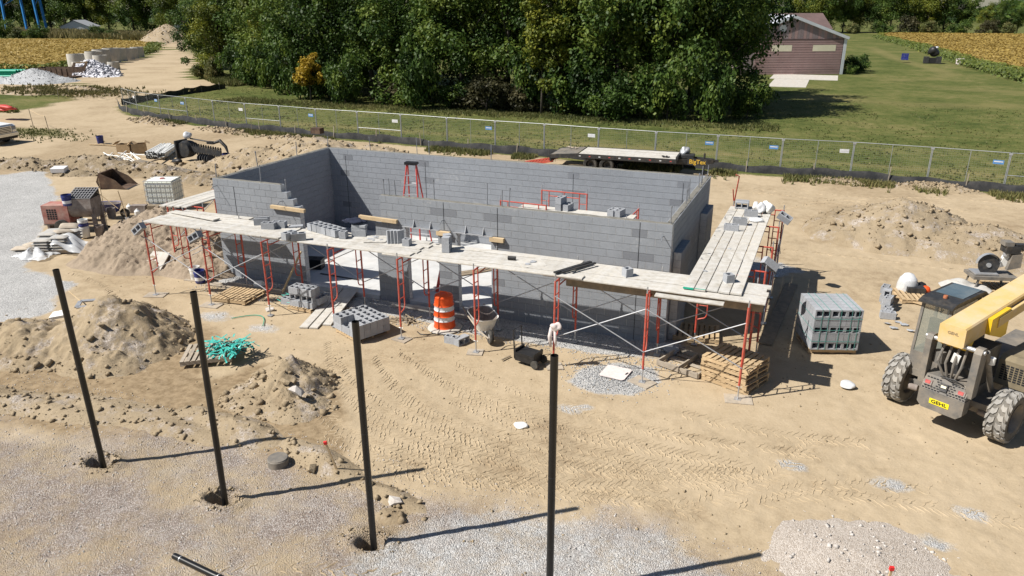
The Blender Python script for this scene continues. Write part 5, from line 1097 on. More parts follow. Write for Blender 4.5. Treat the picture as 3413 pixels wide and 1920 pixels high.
# ------------------------------------------------------------------ telehandler (local x right, y forward)
th = thing('telehandler', 'dusty yellow and black telehandler seen from behind at the right edge', 'telehandler', (6.42,-1.5,0), math.atan2(-.51,.86))
CX = -.13
m_dustcover = M('dusty_tan_cover', (.24,.195,.12), (.15,.125,.085), .75, scale=2.5, dust=.4, dustc=(.34,.28,.19))
m_roofglass = M('tinted_roof_glass', (.10,.14,.16), (.07,.10,.12), .12, scale=2, dust=.3, dustc=(.3,.29,.25), spec=.7)
m_rustor = M('faded_amber', (.42,.15,.07), (.33,.12,.06), .6)
m_dusttyre = M('dusty_tyre', (.13,.125,.115), (.085,.082,.076), .95, scale=4, dust=.55, dustc=(.28,.25,.21), spec=.1)
def big_wheel(x, y, s):
    wh = bpy.data.objects.new('wheel', None); col.objects.link(wh); wh.parent = th; wh.location = (x, y, .54); m = Matrix.Rotation(R(90), 4, 'Y')
    MB().lathe([(.30,-.17),(.36,-.185),(.47,-.19),(.505,-.17),(.51,0),(.505,.17),(.47,.19),(.36,.185),(.30,.17)], 36, m=m).build('tyre', m_dusttyre, wh, smooth=True)
    n_ = 17
    for k in range(n_):
        for sd_ in (-1, 1):
            a0 = 2*math.pi*(k+(.5 if sd_ > 0 else 0))/n_; mb = MB(); pts = [(.02,0),(.07,.035),(.12,.03),(.15,.10),(.195,.13)]
            vs_ = []
            for (xx, da) in pts:
                for dr_, w_ in ((.50,.062),(.535,.052)):
                    rr_ = dr_-(.03 if xx > .17 else 0)
                    for q in (-1, 1): a = a0+(da*1.6+q*w_)/.52*1.0; vs_.append((sd_*xx, rr_*math.cos(a), rr_*math.sin(a)))
            fs_ = []
            for i in range(4):
                b = i*4
                fs_ += [(b+2,b+3,b+7,b+6),(b,b+2,b+6,b+4),(b+1,b+5,b+7,b+3)]
            fs_ += [(0,1,3,2),(16,18,19,17)]
            mb.add(vs_, fs_).build('lug', m_tread, wh)
    MB().lathe([(0,.02*s),(.12,.05*s),(.14,.10*s),(.24,.06*s),(.29,.16*s),(.31,.185*s)], 28, m=m).build('rim', m_iron if y < 1 else m_galv, wh, smooth=True)
    MB().lathe([(.31,-.185*s),(.28,-.1*s),(.1,-.05*s),(0,-.05*s)], 24, m=m).build('inner_rim', m_iron, wh, smooth=True)
for y in (0, 3.05):
    for s in (-1, 1): big_wheel(CX+s*1.04, y, s)
MB().bx(CX-.85, CX+.85, -.1, .1, .42, .64).bx(CX-.3, CX+.3, -.22, .22, .34, .75).build('rear_axle', m_iron, th); MB().bx(CX-.85, CX+.85, 2.95, 3.15, .42, .64).build('front_axle', m_iron, th)
for s in (-1, 1): MB().cyl((CX+s*.62,-.16,.5),(CX+s*.80,-.2,.5),.07,10).build('hub_cylinder', m_mixer, th, smooth=True)
MB().bx(-.42, .36, -.6, 3.7, .55, .98).build('chassis', m_iron, th)
# counterweight with chamfered lower corners
mY = Matrix(((1,0,0,0),(0,0,1,0),(0,1,0,0),(0,0,0,1)))
MB().prism([(-.46,.86),(-.46,.56),(-.36,.46),(.32,.46),(.42,.56),(.42,.86)], -.80, -.55, mY).build('counterweight', m_iron, th)
gr_ = MB().add([(-.44,-.79,.865),(.41,-.79,.865),(.41,-.66,1.16),(-.44,-.66,1.16),(-.44,-.3,1.16),(.41,-.3,1.16),(-.44,-.3,.865),(.41,-.3,.865)], [(0,1,2,3),(3,2,5,4),(0,3,4,6),(1,7,5,2)]).build('rear_grille', m_iron, th)
rr = random.Random(2); hl = MB()
for i in range(14):
    for j in range(6):
        x = -.40+i*.06+(.03 if j % 2 else 0); t = (j+.7)/7
        if -.10 < x < .06: continue
        if (i < 4 or x > .18) and 2 <= j <= 4: continue
        y0 = -.79+.13*t; z0 = .865+.295*t; hl.box((x, y0-.003, z0), (.042,.006,.026), (R(-24),0,0))
hl.build('grille_holes', m_cj, th, kind='stuff')
for x in (-.34, .30):
    o = MB().box((0,0,0),(.16,.03,.11)).build('tail_lamp_bezel', m_dust if 'm_dust' in globals() else m_mixer, th); o.location = (x,-.735,1.01); o.rotation_euler = (R(-24),0,0)
    MB().box((0,-.018,0),(.10,.01,.07)).build('red_lens', m_redlens, o)
MB().box((-.02,-.74,1.0),(.14,.06,.16),(R(-24),0,0)).build('number_bracket', m_steeldk, th); MB().box((-.02,-.775,1.03),(.10,.012,.05),(R(-24),0,0)).build('work_lamp', m_cream, th)
npl = MB().bx(-.19,.19,-.008,.0,-.055,.055).build('name_plate', m_yelplate, th); npl.location = (-.03,-.802,.66)
def text(body, size, mat, parent, loc, rot, name='lettering', bold=.0, sx=1.):
    cu = bpy.data.curves.new('txt', 'FONT'); cu.body = body; cu.size = size; cu.align_x = 'CENTER'; cu.align_y = 'CENTER'; cu.extrude = .003; cu.offset = bold
    tmp = bpy.data.objects.new('txt', cu); col.objects.link(tmp); bpy.context.view_layer.update()
    me = bpy.data.meshes.new_from_object(tmp.evaluated_get(bpy.context.evaluated_depsgraph_get())); bpy.data.objects.remove(tmp)
    me.materials.clear(); me.materials.append(mat); o = bpy.data.objects.new(name, me); col.objects.link(o); o.parent = parent; o.location = loc; o.rotation_euler = rot; o.scale = (sx,1,1); return o
text('GEHL', .10, m_ink, npl, (0,-.011,0), (R(90),0,0), bold=.002, sx=1.25)
# rear posts, boom
for x, w_ in ((-.50,.12),(.42,.14)):
    MB().prism([(-.72,.95),(-.50,.95),(-.42,1.9),(-.52,2.0),(-.66,2.0),(-.72,1.9)], x-w_/2, x+w_/2, Matrix(((0,0,1,0),(1,0,0,0),(0,1,0,0),(0,0,0,1)))).build('boom_post', m_iron, th)
MB().cyl((-.60,-.62,1.93),(.52,-.62,1.93),.045,12).build('pivot_pin', m_galv, th, smooth=True)
bo = bpy.data.objects.new('boom', None); col.objects.link(bo); bo.parent = th; bo.location = (-.09,-.75,2.13); bo.rotation_euler = (R(3.2),0,0)
def chbox(x0,x1,y0,y1,z0,z1,c=.03):
    return MB().prism([(x0+c,z0),(x1-c,z0),(x1,z0+c),(x1,z1-c),(x1-c,z1),(x0+c,z1),(x0,z1-c),(x0,z0+c)], y0, y1, mY)
chbox(-.25,.25,0,5.2,-.21,.21).build('outer_section', m_yellow, bo); chbox(-.16,.16,5.15,6.4,-.12,.12).build('inner_section', m_yellow, bo)
MB().prism([(.9,-.17),(1.5,-.42),(1.75,-.42),(1.75,.17),(.9,.17)], .252, .34, Matrix(((0,0,1,0),(1,0,0,0),(0,1,0,0),(0,0,0,1)))).build('cylinder_bracket', m_yelclean, bo)
MB().prism([(.05,-.17),(.2,-.33),(.34,-.33),(.45,-.17)], -.25, .25, Matrix(((0,0,1,0),(1,0,0,0),(0,1,0,0),(0,0,0,1)))).build('tail_lug', m_yelclean, bo)
MB().cyl((-.40,.22,-.26),(.42,.22,-.26),.05,12).build('tail_pin', m_yelclean, bo, smooth=True)
MB().tube([(.255,1.3,.06),(.255,5,.06)], .035, 8).tube([(.255,1.3,-.03),(.255,5,-.03)], .03, 8).build('hose_rail', m_iron, bo, smooth=True)
chbox(.30,.36,1.2,5.1,-.10,.12,.01).build('side_tray', m_yellow, bo)
text('GEHL', .085, m_wooddk, bo, (.02,-.004,.05), (R(90),0,0))
for y in (1.1, 3.0): MB().blob((0,y,.175), .03, 1, .1, 1).build('grease_cap', m_white, bo)
for i in range(4): MB().tube([(-.25+i*.14,-.55,1.85),(-.27+i*.15,-.68,1.5),(-.15+i*.08,-.6,1.2),(-.05+i*.05,-.5,1.18)], .026, 7).build('hydraulic_hose', m_iron, th, smooth=True)
MB().tube([(-.1,-.68,1.2),(.1,-.72,1.18),(.3,-.70,1.17),(.1,-.64,1.19),(-.15,-.7,1.2)], .012, 6).build('loose_hose', m_black, th, smooth=True)
MB().box((.02,-.6,1.62),(.14,.03,.22),(R(10),R(12),0)).build('document_pouch', m_white, th); MB().lathe([(0,0),(.12,0),(.12,.24),(0,.24)], 16, (-.33,-.45,1.38)).build('filter_can', m_iron, th, smooth=True)
MB().bx(-.40,.36,-.3,.6,1.0,1.75).build('rear_bulkhead', m_steeldk, th)
# cab
cbx = bpy.data.objects.new('cab', None); col.objects.link(cbx); cbx.parent = th; cbx.location = (0,0,0)
MB().bx(-1.06,-.42,-.12,1.45,.85,1.30).build('cab_body', m_iron, cbx)
for (x, y, xt, yt) in [(-1.04,-.08,-1.02,-.02),(-.44,-.08,-.46,-.02),(-1.04,1.42,-1.02,1.25),(-.44,1.42,-.46,1.25),(-1.04,.70,-1.02,.65)]: MB().beam((x,y,1.28),(xt,yt,2.42),.055,.055,(0,1,0)).build('cab_pillar', m_iron, cbx)
def pane(p): return MB().add(p, [(0,1,2,3)]).build('cab_pane', m_glass, cbx)
pane([(-1.01,-.09,1.30),(-.47,-.09,1.30),(-.48,-.03,2.36),(-1.0,-.03,2.36)]); pane([(-1.05,1.38,1.3),(-1.05,-.06,1.3),(-1.03,0,2.36),(-1.03,1.22,2.36)]); pane([(-.43,-.06,1.3),(-.43,1.38,1.3),(-.45,1.22,2.36),(-.45,0,2.36)]); pane([(-.47,1.43,1.3),(-1.01,1.43,1.3),(-1.0,1.26,2.36),(-.48,1.26,2.36)])
MB().prism([(-.16,2.40),(-.16,2.44),(.02,2.50),(1.30,2.50),(1.42,2.44),(1.42,2.40)], -1.09, -.39, Matrix(((0,0,1,0),(1,0,0,0),(0,1,0,0),(0,0,0,1)))).build('cab_roof', m_steeldk, cbx)
MB().bx(-1.02,-.46,.42,1.27,2.502,2.512).build('roof_window', m_roofglass, cbx)
bc = MB().lathe([(.045,2.50),(.045,2.545),(.04,2.56),(0,2.56)], 14, (-.72,.2,0)).build('beacon', m_rustor, cbx, smooth=True)
MB().bx(-.98,-.55,.35,.80,1.3,1.42).bx(-.98,-.55,.30,.40,1.42,1.95).build('seat', m_black, cbx); MB().tube([(-.76+.17*math.cos(a), 1.0+.1*math.sin(a), 1.6+.14*math.sin(a)) for a in [k*.52 for k in range(12)]], .015, 6, closed=True).build('steering_wheel', m_black, cbx)
MB().tube([(-1.05,1.3,1.9),(-1.2,1.35,1.95),(-1.2,1.35,1.7)], .015, 6).build('mirror_arm', m_steeldk, cbx)
# engine cover on the right, fenders
MB().prism([(.65,.85),(2.75,.85),(2.75,1.28),(2.4,1.42),(.8,1.48),(.65,1.40)], .36, 1.0, Matrix(((0,0,1,0),(1,0,0,0),(0,1,0,0),(0,0,0,1)))).build('engine_cover', m_dustcover, th)
hv = MB()
for i in range(6):
    for j in range(7): hv.bx(.43+i*.085,.49+i*.085,.642,.652,.98+j*.05,1.01+j*.05)
hv.build('engine_vent', m_cj, th, kind='stuff')
MB().bx(.50,1.06,1.5,3.0,.72,.86).build('step_deck', m_galv, th); MB().tube([(.48,-.45,1.9),(.5,-.2,1.45),(.52,.1,.9)], .055, 10).build('lift_cylinder', m_iron, th, smooth=True)
MB().lathe([(0,0),(.06,0),(.06,.14),(0,.16)], 12, (.55,-.3,1.62)).build('round_lamp', m_white, th, smooth=True)
MB().bx(-1.06,-.42,-.14,.1,.75,.9).bx(.36,1.0,-.3,.6,.62,.74).build('skirt', m_iron, th)
MB().cyl((.75,2.6,1.4),(.75,2.6,2.0),.05,10).build('exhaust_pipe', m_steeldk, th, smooth=True)
# ------------------------------------------------------------------ masonry saw, bag, helmet on the right
sw = thing('masonry_saw', 'grey masonry block saw with large dark blade and engine', 'saw', (8.35,7.6,.13), R(15))
for x in (-.5,.5):
    for y in (-.3,.3): MB().beam((x*1.05,y*1.1,0),(x*.9,y,.35),.05,.05).build('leg', m_iron, sw)
MB().bx(-.62,.62,-.36,.36,.34,.44).build('water_pan', m_iron, sw); MB().bx(-.55,.1,-.25,.25,.46,.50).build('cutting_table', m_galv, sw)
mB = Matrix.Rotation(R(78), 4, 'X')
MB().lathe([(0,-.006),(.30,-.006),(.30,.006),(0,.006)], 32, (-.15,-.05,.72), mB).build('blade', m_steeldk, sw, smooth=True); MB().lathe([(0,-.02),(.07,-.02),(.07,.02),(0,.02)], 14, (-.15,-.07,.72), mB).build('blade_hub', m_galv, sw)
gd = MB(); vs_ = []
for k in range(15):
    a = R(-10+k*13.5)
    for rr_, yy in ((.33,-.07),(.33,.07),(.20,.07)): vs_.append((-.15+rr_*math.cos(a), yy+.0, .74+rr_*math.sin(a)))
gd.add(vs_, [(i*3+j, i*3+j+1, i*3+j+4, i*3+j+3) for i in range(14) for j in range(2)]).build('blade_guard', m_galv, sw)
MB().beam((.0,.05,.72),(.5,.1,1.0),.1,.1).build('arm', m_iron, sw); MB().prism([(.15,.62),(.62,.78),(.62,1.15),(.30,1.12)], .0, .14, mY).build('belt_guard', m_white, sw); MB().prism([(.35,.60),(.72,.70),(.70,1.12),(.42,1.08)], -.14, -.005, mY).build('pulley_cover', m_iron, sw)
MB().bx(.22,.62,-.14,.26,1.12,1.34).build('engine', m_steeldk, sw); MB().bx(.16,.42,-.1,.22,1.34,1.46).build('fuel_tank', m_blue if False else m_iron, sw); MB().bx(.5,.76,-.1,.1,1.22,1.40).build('muffler', m_steeldk, sw); MB().lathe([(0,0),(.09,0),(.09,.1),(0,.1)], 14, (.3,.0,1.02)).build('recoil', m_galv, sw)
bgt = thing('plastic_covered_saw', 'white plastic cover draped over gear on the right pallet', 'cover', (6.05,6.55,.1))
MB().lathe([(.30,0),(.29,.2),(.24,.36),(.12,.48),(0,.52)], 18).build('cover', m_film, bgt, smooth='all'); MB().lathe([(.245,.34),(.13,.495),(0,.535)], 18).build('top', m_signw, bgt, smooth='all'); MB().bx(-.05,.25,-.1,.15,.0,.3).build('gear', m_black, bgt)
hm = thing('hard_hat', 'orange hard hat lying on the right pallet', 'hard hat', (6.55,6.5,.14), rot=(R(15),R(10),0)); MB().lathe([(.135,0),(.13,.06),(.10,.12),(.05,.15),(0,.155)], 18).build('shell', m_orange, hm, smooth='all'); MB().lathe([(.13,.0),(.165,-.01),(.165,.005),(.13,.01)], 18).build('brim', m_orange, hm, smooth='all')
o = MB().blob((0,0,0), .14, 44, .3, 2, .4, (1.2,1,.7)).build('dark_bag', m_black, smooth='all', label='dark bag behind the orange hard hat', cat='bag'); o.location = (6.42,6.75,.2)
o = MB().bx(-.25,.25,-.18,.18,0,.16).build('tool_case', m_steeldk, label='dark case on the right pallet left of the hard hat', cat='case'); o.location = (6.25,6.35,.125); o.rotation_euler = (0,0,R(12))
for i, (a, b) in enumerate([((6.9,6.6),(7.9,7.0)),((7.1,7.0),(8.0,7.6)),((6.0,5.75),(6.9,5.2)),((5.75,5.9),(6.3,5.7))]): plank((*a,.15 if i < 2 else .05), (*b,.17 if i < 2 else .05), .16, ['grey board on the ground left of the saw','grey tarp-covered board beside the saw','pale board end poking out under the right pallet','short pale board by the loose row of blocks'][i], None, m_wooddk if i < 2 else m_pallet)
def f3(u, v): return (7.05+u*1.2+.1*math.sin(v*7), 6.7+v*.8+.08*math.sin(u*9), .2+.10*math.sin(u*8+v*5)*math.sin(v*9)+.1*math.sin(3.1*u))
sheet('grey_tarp', 'rumpled grey tarp between the hard hat and the saw', f3, 16, 12, m_greybag)
# ------------------------------------------------------------------ flatbed trailer
tl = thing('flatbed_trailer', 'black flatbed trailer with pale timber deck parked by the fence', 'trailer', (-7.2,21.4,0), R(3.2))   # +x to the tongue
HW = 1.1
for k in range(9): MB().bx(-1.7,3.38,-HW+.06+k*.243,-HW+.06+k*.243+.232,.86,.90).build('deck_board', m_plank, tl)
for y in (-HW,HW): MB().bx(-1.75,3.45,y-.05,y+.05,.70,.91).build('side_rail', m_steeldk, tl)
MB().bx(3.40,3.5,-HW,HW,.68,1.02).build('front_rail', m_steeldk, tl)
mX = Matrix(((1,0,0,0),(0,0,1,0),(0,1,0,0),(0,0,0,1)))
for y in (-HW-.02,HW-.08): MB().prism([(-3.25,.58),(-3.25,.78),(-1.75,.91),(-1.75,.70)], y, y+.1, mX).build('tail_rail', m_steeldk, tl)
for k in range(2): MB().box((-2.5,-.52+k*1.04,.83),(1.45,.96,.03),(0,R(-5),0)).build('dovetail_ramp', m_iron, tl)
MB().bx(-3.28,-3.2,-HW,HW,.42,.78).build('tail_bumper', m_steeldk, tl); MB().bx(-3.30,-3.285,-.95,-.75,.62,.72).build('yellow_marker', m_yelplate, tl)
for x in (-1.6,-.8,0,.8,1.6,2.4,3.2): MB().bx(x-.04,x+.04,-HW+.05,HW-.05,.72,.858).build('cross_member', m_steeldk, tl)
for y in (-.45,.45): MB().bx(-1.7,3.9,y-.06,y+.06,.55,.72).build('main_beam', m_steeldk, tl)
for x in (-1.05,-.17):
    for s in (-1, 1):
        wh = bpy.data.objects.new('wheel', None); col.objects.link(wh); wh.parent = tl; wh.location = (x, s*1.0, .38); m = Matrix.Rotation(R(90)*s, 4, 'X')
        MB().lathe([(.22,-.1),(.34,-.11),(.38,-.07),(.38,.07),(.34,.11),(.22,.1)], 24, m=m).build('tyre', m_rubber, wh, smooth=True); MB().lathe([(0,.06),(.06,.08),(.09,.05),(.18,.04),(.22,.09)], 20, m=m).build('rim', m_steeldk, wh, smooth=True)
        MB().lathe([(0,.1),(.05,.1),(.05,.06)], 10, m=m).build('hub_cap', m_chrome, wh, smooth=True)
for k in range(10): MB().bx(-1.65+k*.53,-1.55+k*.53,-HW-.056,-HW-.05,.78,.83).build('reflector', m_signw if k % 2 == 0 else m_redlens, tl)
MB().beam((3.4,-.62,.72),(5.2,-.08,.72),.08,.24).build('tongue_beam', m_steeldk, tl); MB().beam((3.4,.62,.72),(5.2,.08,.72),.08,.24).build('tongue_beam', m_steeldk, tl); MB().bx(5.1,5.45,-.07,.07,.68,.80).build('coupler', m_steeldk, tl)
MB().cyl((4.75,-.25,.1),(4.75,-.25,1.15),.05,10).bx(4.66,4.84,-.34,-.16,.06,.1).build('jack', m_steeldk, tl); sp_ = MB().bx(3.95,4.95,-.655,-.645,.58,.92).build('sign_panel', m_steeldk, tl)
text('BigTex', .30, m_goldink, sp_, (4.45,-.66,.75), (R(90),0,0), bold=.006); MB().bx(3.55,4.2,-.3,.4,.85,1.0).build('tool_tray', m_steeldk, tl)
o = MB().blob((0,0,0), .25, 51, .25, 3, .7, (1,.9,1.1)).build('foil_bag', m_galv, smooth='all', label='crumpled silver bag at the front of the trailer deck', cat='bag'); o.location = (-3.55,21.9,1.1)
o = MB().tube([(-.25+.03*i+.1*math.sin(i), .12*math.cos(i*1.3), .02*math.sin(i*2)) for i in range(14)], .035, 6).build('chain_heap', m_steeldk, smooth=True, label='heap of straps on the trailer deck front', cat='straps'); o.location = (-4.3,20.9,.94)
o = MB().tube([(-.35+.05*i+.1*math.sin(i), .12*math.cos(i*1.3), .02*math.sin(i*2)) for i in range(14)], .035, 6).build('chain_heap', m_palletgrey, smooth=True, label='heap of rope on the trailer dovetail', cat='rope'); o.location = (-9.6,21.7,.95)
rp = thing('steel_ramp', 'red steel loading ramp lying behind the trailer tail', 'ramp', (-11.3,20.7,.0), R(4))
for y in (-.5,.5): MB().beam((-.9,y,.05),(1.0,y,.42),.08,.12).build('ramp_rail', m_red, rp)
for k in range(10): MB().box((-.8+k*.19,0,.07+k*.037),(.06,.96,.04)).build('slat', m_red, rp)
for k in range(6): MB().cyl((.45+.09*k,.4,.2),(.45+.09*k,.4,.85),.012,5).build('pin', m_steeldk, rp); 
for k in range(6): MB().cyl((-1.0+.07*k,-.4,.0),(-1.0+.07*k,-.4,.42),.012,5).build('pin', m_steeldk, rp)
# ------------------------------------------------------------------ white pickup at the left edge (nose along +x)
tk_ = thing('pickup_truck', 'white pickup truck with chrome grille nosing in at the left edge', 'pickup', (-46.5,14.4,0), R(9))   # front axle at x=0
mP = Matrix(((1,0,0,0),(0,0,1,0),(0,1,0,0),(0,0,0,1)))
body = [(-4.6,.55),(-4.6,1.25),(-2.55,1.3),(-1.3,1.28),(.75,1.18),(.88,1.08),(.9,.62),(.52,.55),(.48,.75),(.2,.95),(-.2,.95),(-.48,.75),(-.52,.55),(-3.2,.5)]
MB().prism(body[::-1], -.98, .98, mP).build('body', m_pwhite, tk_)
MB().prism([(-1.35,1.26),(.72,1.17),(.80,1.2),(-1.2,1.36)][::-1], -.86, .86, mP).build('hood', m_pwhite, tk_)
MB().prism([(-4.5,1.28),(-4.4,1.5),(-2.6,1.5),(-2.4,1.98),(-1.75,1.98),(-1.1,1.32)][::-1], -.86, .86, mP).build('cab', m_pwhite, tk_); MB().add([(-1.08,-.8,1.34),(-1.08,.8,1.34),(-1.68,.72,1.93),(-1.68,-.72,1.93)], [(0,1,2,3)]).build('windshield', m_lamp, tk_)
MB().bx(.885,.935,-.62,.62,.68,1.10).build('grille', m_chrome, tk_)
for k in range(4): MB().bx(.936,.945,-.56,.56,.72+k*.095,.77+k*.095).build('grille_bar', m_steeldk, tk_)
for s in (-1, 1):
    MB().bx(.80,.93,s*.66,s*.95,.88,1.08).build('headlight', m_lamp, tk_); MB().bx(.9,.94,s*.66,s*.95,.70,.84).build('marker_lamp', m_chrome, tk_)
MB().bx(.75,1.05,-.98,.98,.48,.66).build('bumper', m_chrome, tk_); MB().bx(.7,1.0,-.9,.9,.30,.47).build('air_dam', m_black, tk_)
for x in (0,-3.75):
    for s in (-1, 1):
        wh = bpy.data.objects.new('wheel', None); col.objects.link(wh); wh.parent = tk_; wh.location = (x, s*.86, .41); m = Matrix.Rotation(R(-90)*s, 4, 'X')
        MB().lathe([(.24,-.12),(.37,-.13),(.41,-.08),(.41,.08),(.37,.13),(.24,.12)], 24, m=m).build('tyre', m_rubber, wh, smooth=True); MB().lathe([(0,.09),(.08,.1),(.1,.06),(.24,.11)], 16, m=m).build('rim', m_galv, wh, smooth=True)
rb = thing('red_tarp_roll', 'red plastic netting heaped behind the white pickup', 'netting', (-56.5,22.3,.0)); MB().blob((0,0,.9), .6, 71, .25, 3, .6, (1.7,.9,.45)).build('net', m_redsafe, rb, smooth='all')
# ------------------------------------------------------------------ temporary fence
posts = [(14.6,22.85),(11.18,22.95),(8.0,23.3),(4.55,23.5),(1.18,23.3),(-2.1,23.36),(-5.4,23.3),(-8.68,23.44),(-12.06,23.75),(-15.25,23.86),(-18.62,24.09),(-22.1,24.43),(-25.49,24.6),(-28.86,24.7),(-32.24,25.14),(-35.52,25.45),(-39.04,26.06),(-42.41,26.85),(-45.8,27.46),(-49.42,28.5),(-52.86,30.2)]
midrail = {0, 11, 14, 17, 18, 19}
wire_cache = {}; FO = ORD+['fifteenth','sixteenth','seventeenth','eighteenth','nineteenth','twentieth','twenty-first']
def fence_panel(i, a, b):
    L_ = math.hypot(b[0]-a[0], b[1]-a[1])-.05; rz = math.atan2(b[1]-a[1], b[0]-a[0])
    root = thing('fence_panel', f'galvanised mesh site fence panel, {FO[i]} counted from the right edge', 'fence panel', ((a[0]+b[0])/2, (a[1]+b[1])/2, 0), rz, 'site fence panels')
    h = L_/2
    for x in (-h, h): MB().cyl((x,0,.05),(x,0,1.83),.024,6).build('post', m_fence, root, smooth=True)
    MB().cyl((0,0,.1),(0,0,1.82),.016,6).build('middle_post', m_fence, root, smooth=True)
    for z in ((.1,1.82) if i not in midrail else (.1,.78,1.82)): MB().cyl((-h,0,z),(h,0,z),.02,6).build('rail', m_fence, root, smooth=True)
    key = round(L_, 1)
    if key not in wire_cache:
        m = MB(); e = .0013
        k = -h+.1
        while k < h: m.bx(k-e, k+e, -e, e, .1, 1.82); k += .10
        z = .2
        while z < 1.8: m.bx(-h, h, -e, e, z-e, z+e); z += .10
        wire_cache[key] = m.build('wire_mesh', m_fence, root, kind='stuff')
    else: inst(wire_cache[key], (0,0,0), parent=root)
    if i % 2 or i in (4, 18): MB().bx(h-.62, h-.18, -.035, -.028, 1.27, 1.46).build('sign', m_signb if i % 4 < 3 else m_signw, root); MB().bx(h-.58, h-.22, -.040, -.036, 1.36, 1.41).build('sign_stripe', m_signw, root)
    MB().bx(h-.05,h+.10,-.03,.03,1.72,1.80).build('clamp', m_galv, root)
for i, (a, b) in enumerate(zip(posts[:-1], posts[1:])): fence_panel(i, b, a)
def silt(label, line, off, h=.5, step=2.4):
    root = thing('silt_fence', label, 'silt fence', (0,0,0)); pts = []
    P_ = [Vector((a, b+off, 0)) for a, b in line]; acc = 0
    vs_ = []; n_ = 0; stakes = []
    for a, b in zip(P_[:-1], P_[1:]):
        L_ = (b-a).length; k = max(2, int(L_/.4))
        for j in range(k):
            q = a.lerp(b, j/k); acc += L_/k; s_ = math.sin(acc*2*math.pi/step); d = (b-a).normalized(); nn = Vector((-d.y, d.x, 0))
            q = q+nn*(.06*s_); hz = h*(.9+.1*math.cos(acc*2*math.pi/step))+.04*math.sin(acc*.7)
            vs_ += [(q.x, q.y, -.1), (q.x+nn.x*.05, q.y+nn.y*.05, hz*.5), (q.x+nn.x*.0, q.y+nn.y*.0, hz)]; n_ += 1
        k2 = max(1, int(L_/step))
        for j in range(k2): stakes.append(a.lerp(b, (j+.5)/k2))
    MB().add(vs_, [(i*3+j, i*3+3+j, i*3+4+j, i*3+1+j) for i in range(n_-1) for j in range(2)]).build('fabric', m_silt, root, smooth='all')
    for s_ in stakes:
        o = MB().bx(-.02,.02,-.02,.02,-.1,.72+random.uniform(-.1,.1)).build('stake', m_palletgrey, root); o.location = (s_.x, s_.y-.05, 0); o.rotation_euler = (R(random.uniform(-6,6)), R(random.uniform(-6,6)), 0)
silt('black silt fence along the foot of the mesh fence', posts+[(-55.6,32.4)], -.4)
silt('black silt fence running back along the dirt road to the trees', [(-55.8,32.6),(-57.2,40),(-57.9,48.3)], 0, .62)
for i, (x, y, h, lb) in enumerate([(-51.4,20.7,1.25,'left stake of the pair near the white pickup'),(-47.2,18.8,1.2,'right stake of the pair near the white pickup'),(-33.8,23.9,1.0,'lone pale stake in front of the fence, left part'),(-66,34.2,1.0,'thin stake by the weedy dirt hump'),(-66.8,36,1.0,'second thin stake by the weedy dirt hump')]): stake(lb, x, y, h, (random.uniform(-4,4), random.uniform(-4,4)), m_palletgrey)
o = MB().tube([(-51.4,20.7,1.2),(-49.3,19.8,1.05),(-47.2,18.8,1.15)], .015, 5).build('string_line', m_wood, smooth=True, label='string tied between the two stakes near the pickup', cat='string')
# ------------------------------------------------------------------ foliage
def leaf_mat(name, dark, mid, light, tr=.3):
    m = bpy.data.materials.new(name); m.use_nodes = True; t = m.node_tree; N = t.nodes.new; L = t.links.new
    b = t.nodes['Principled BSDF']; at = N('ShaderNodeAttribute'); at.attribute_name = 'tint'
    oi = N('ShaderNodeObjectInfo').outputs['Random']
    f = math_n(t, 'ADD', at.outputs['Fac'], math_n(t, 'MULTIPLY', math_n(t, 'SUBTRACT', oi, .5), .32))
    c = ramp_n(t, f, [(.0, dark), (.5, mid), (1., light)]).outputs[0]
    L(c, b.inputs['Base Color']); b.inputs['Roughness'].default_value = .55; b.inputs['Specular IOR Level'].default_value = .25
    tl_ = N('ShaderNodeBsdfTranslucent'); L(c, tl_.inputs[0]); mx_ = N('ShaderNodeMixShader'); mx_.inputs[0].default_value = tr
    L(b.outputs[0], mx_.inputs[1]); L(tl_.outputs[0], mx_.inputs[2]); L(mx_.outputs[0], t.nodes['Material Output'].inputs[0]); return m
m_leaf = leaf_mat('green_leaves', (.016,.038,.008), (.062,.112,.020), (.155,.20,.034))
m_leafy = leaf_mat('yellow_leaves', (.18,.12,.012), (.42,.29,.03), (.60,.44,.06))
m_leafyg = leaf_mat('yellow_green_leaves', (.035,.055,.009), (.115,.145,.020), (.25,.25,.03))
m_leafbr = leaf_mat('brownish_leaves', (.024,.026,.012), (.062,.060,.026), (.12,.105,.05))
m_weed = leaf_mat('weeds', (.055,.072,.022), (.115,.13,.042), (.22,.195,.08))
m_dry = leaf_mat('dry_grass', (.08,.08,.03), (.17,.15,.06), (.27,.23,.11))
m_soy = leaf_mat('soy_leaves', (.20,.145,.04), (.33,.235,.065), (.42,.32,.10), .2)
m_soyg = leaf_mat('green_soy', (.05,.075,.015), (.11,.14,.028), (.22,.22,.04), .2)
m_bark = M('bark', (.10,.085,.07), (.055,.047,.04), .95, scale=3, bump=.02, bscale=20)
def leaves(P, Nn, size, rg, asp=.62):
    n = len(P); Nn = Nn/np.linalg.norm(Nn, axis=1, keepdims=True)
    a = rg.normal(size=(n, 3)); t1 = np.cross(Nn, a); t1 /= np.linalg.norm(t1, axis=1, keepdims=True)+1e-9; t2 = np.cross(Nn, t1)
    s_ = (size*rg.uniform(.6, 1.35, n))[:, None]
    V = np.stack([P-t1*s_*.5, P-t2*s_*.5*asp+t1*s_*.05, P+t1*s_*.5, P+t2*s_*.5*asp+t1*s_*.05], 1)
    return V.reshape(-1, 3), np.arange(n*4).reshape(n, 4)
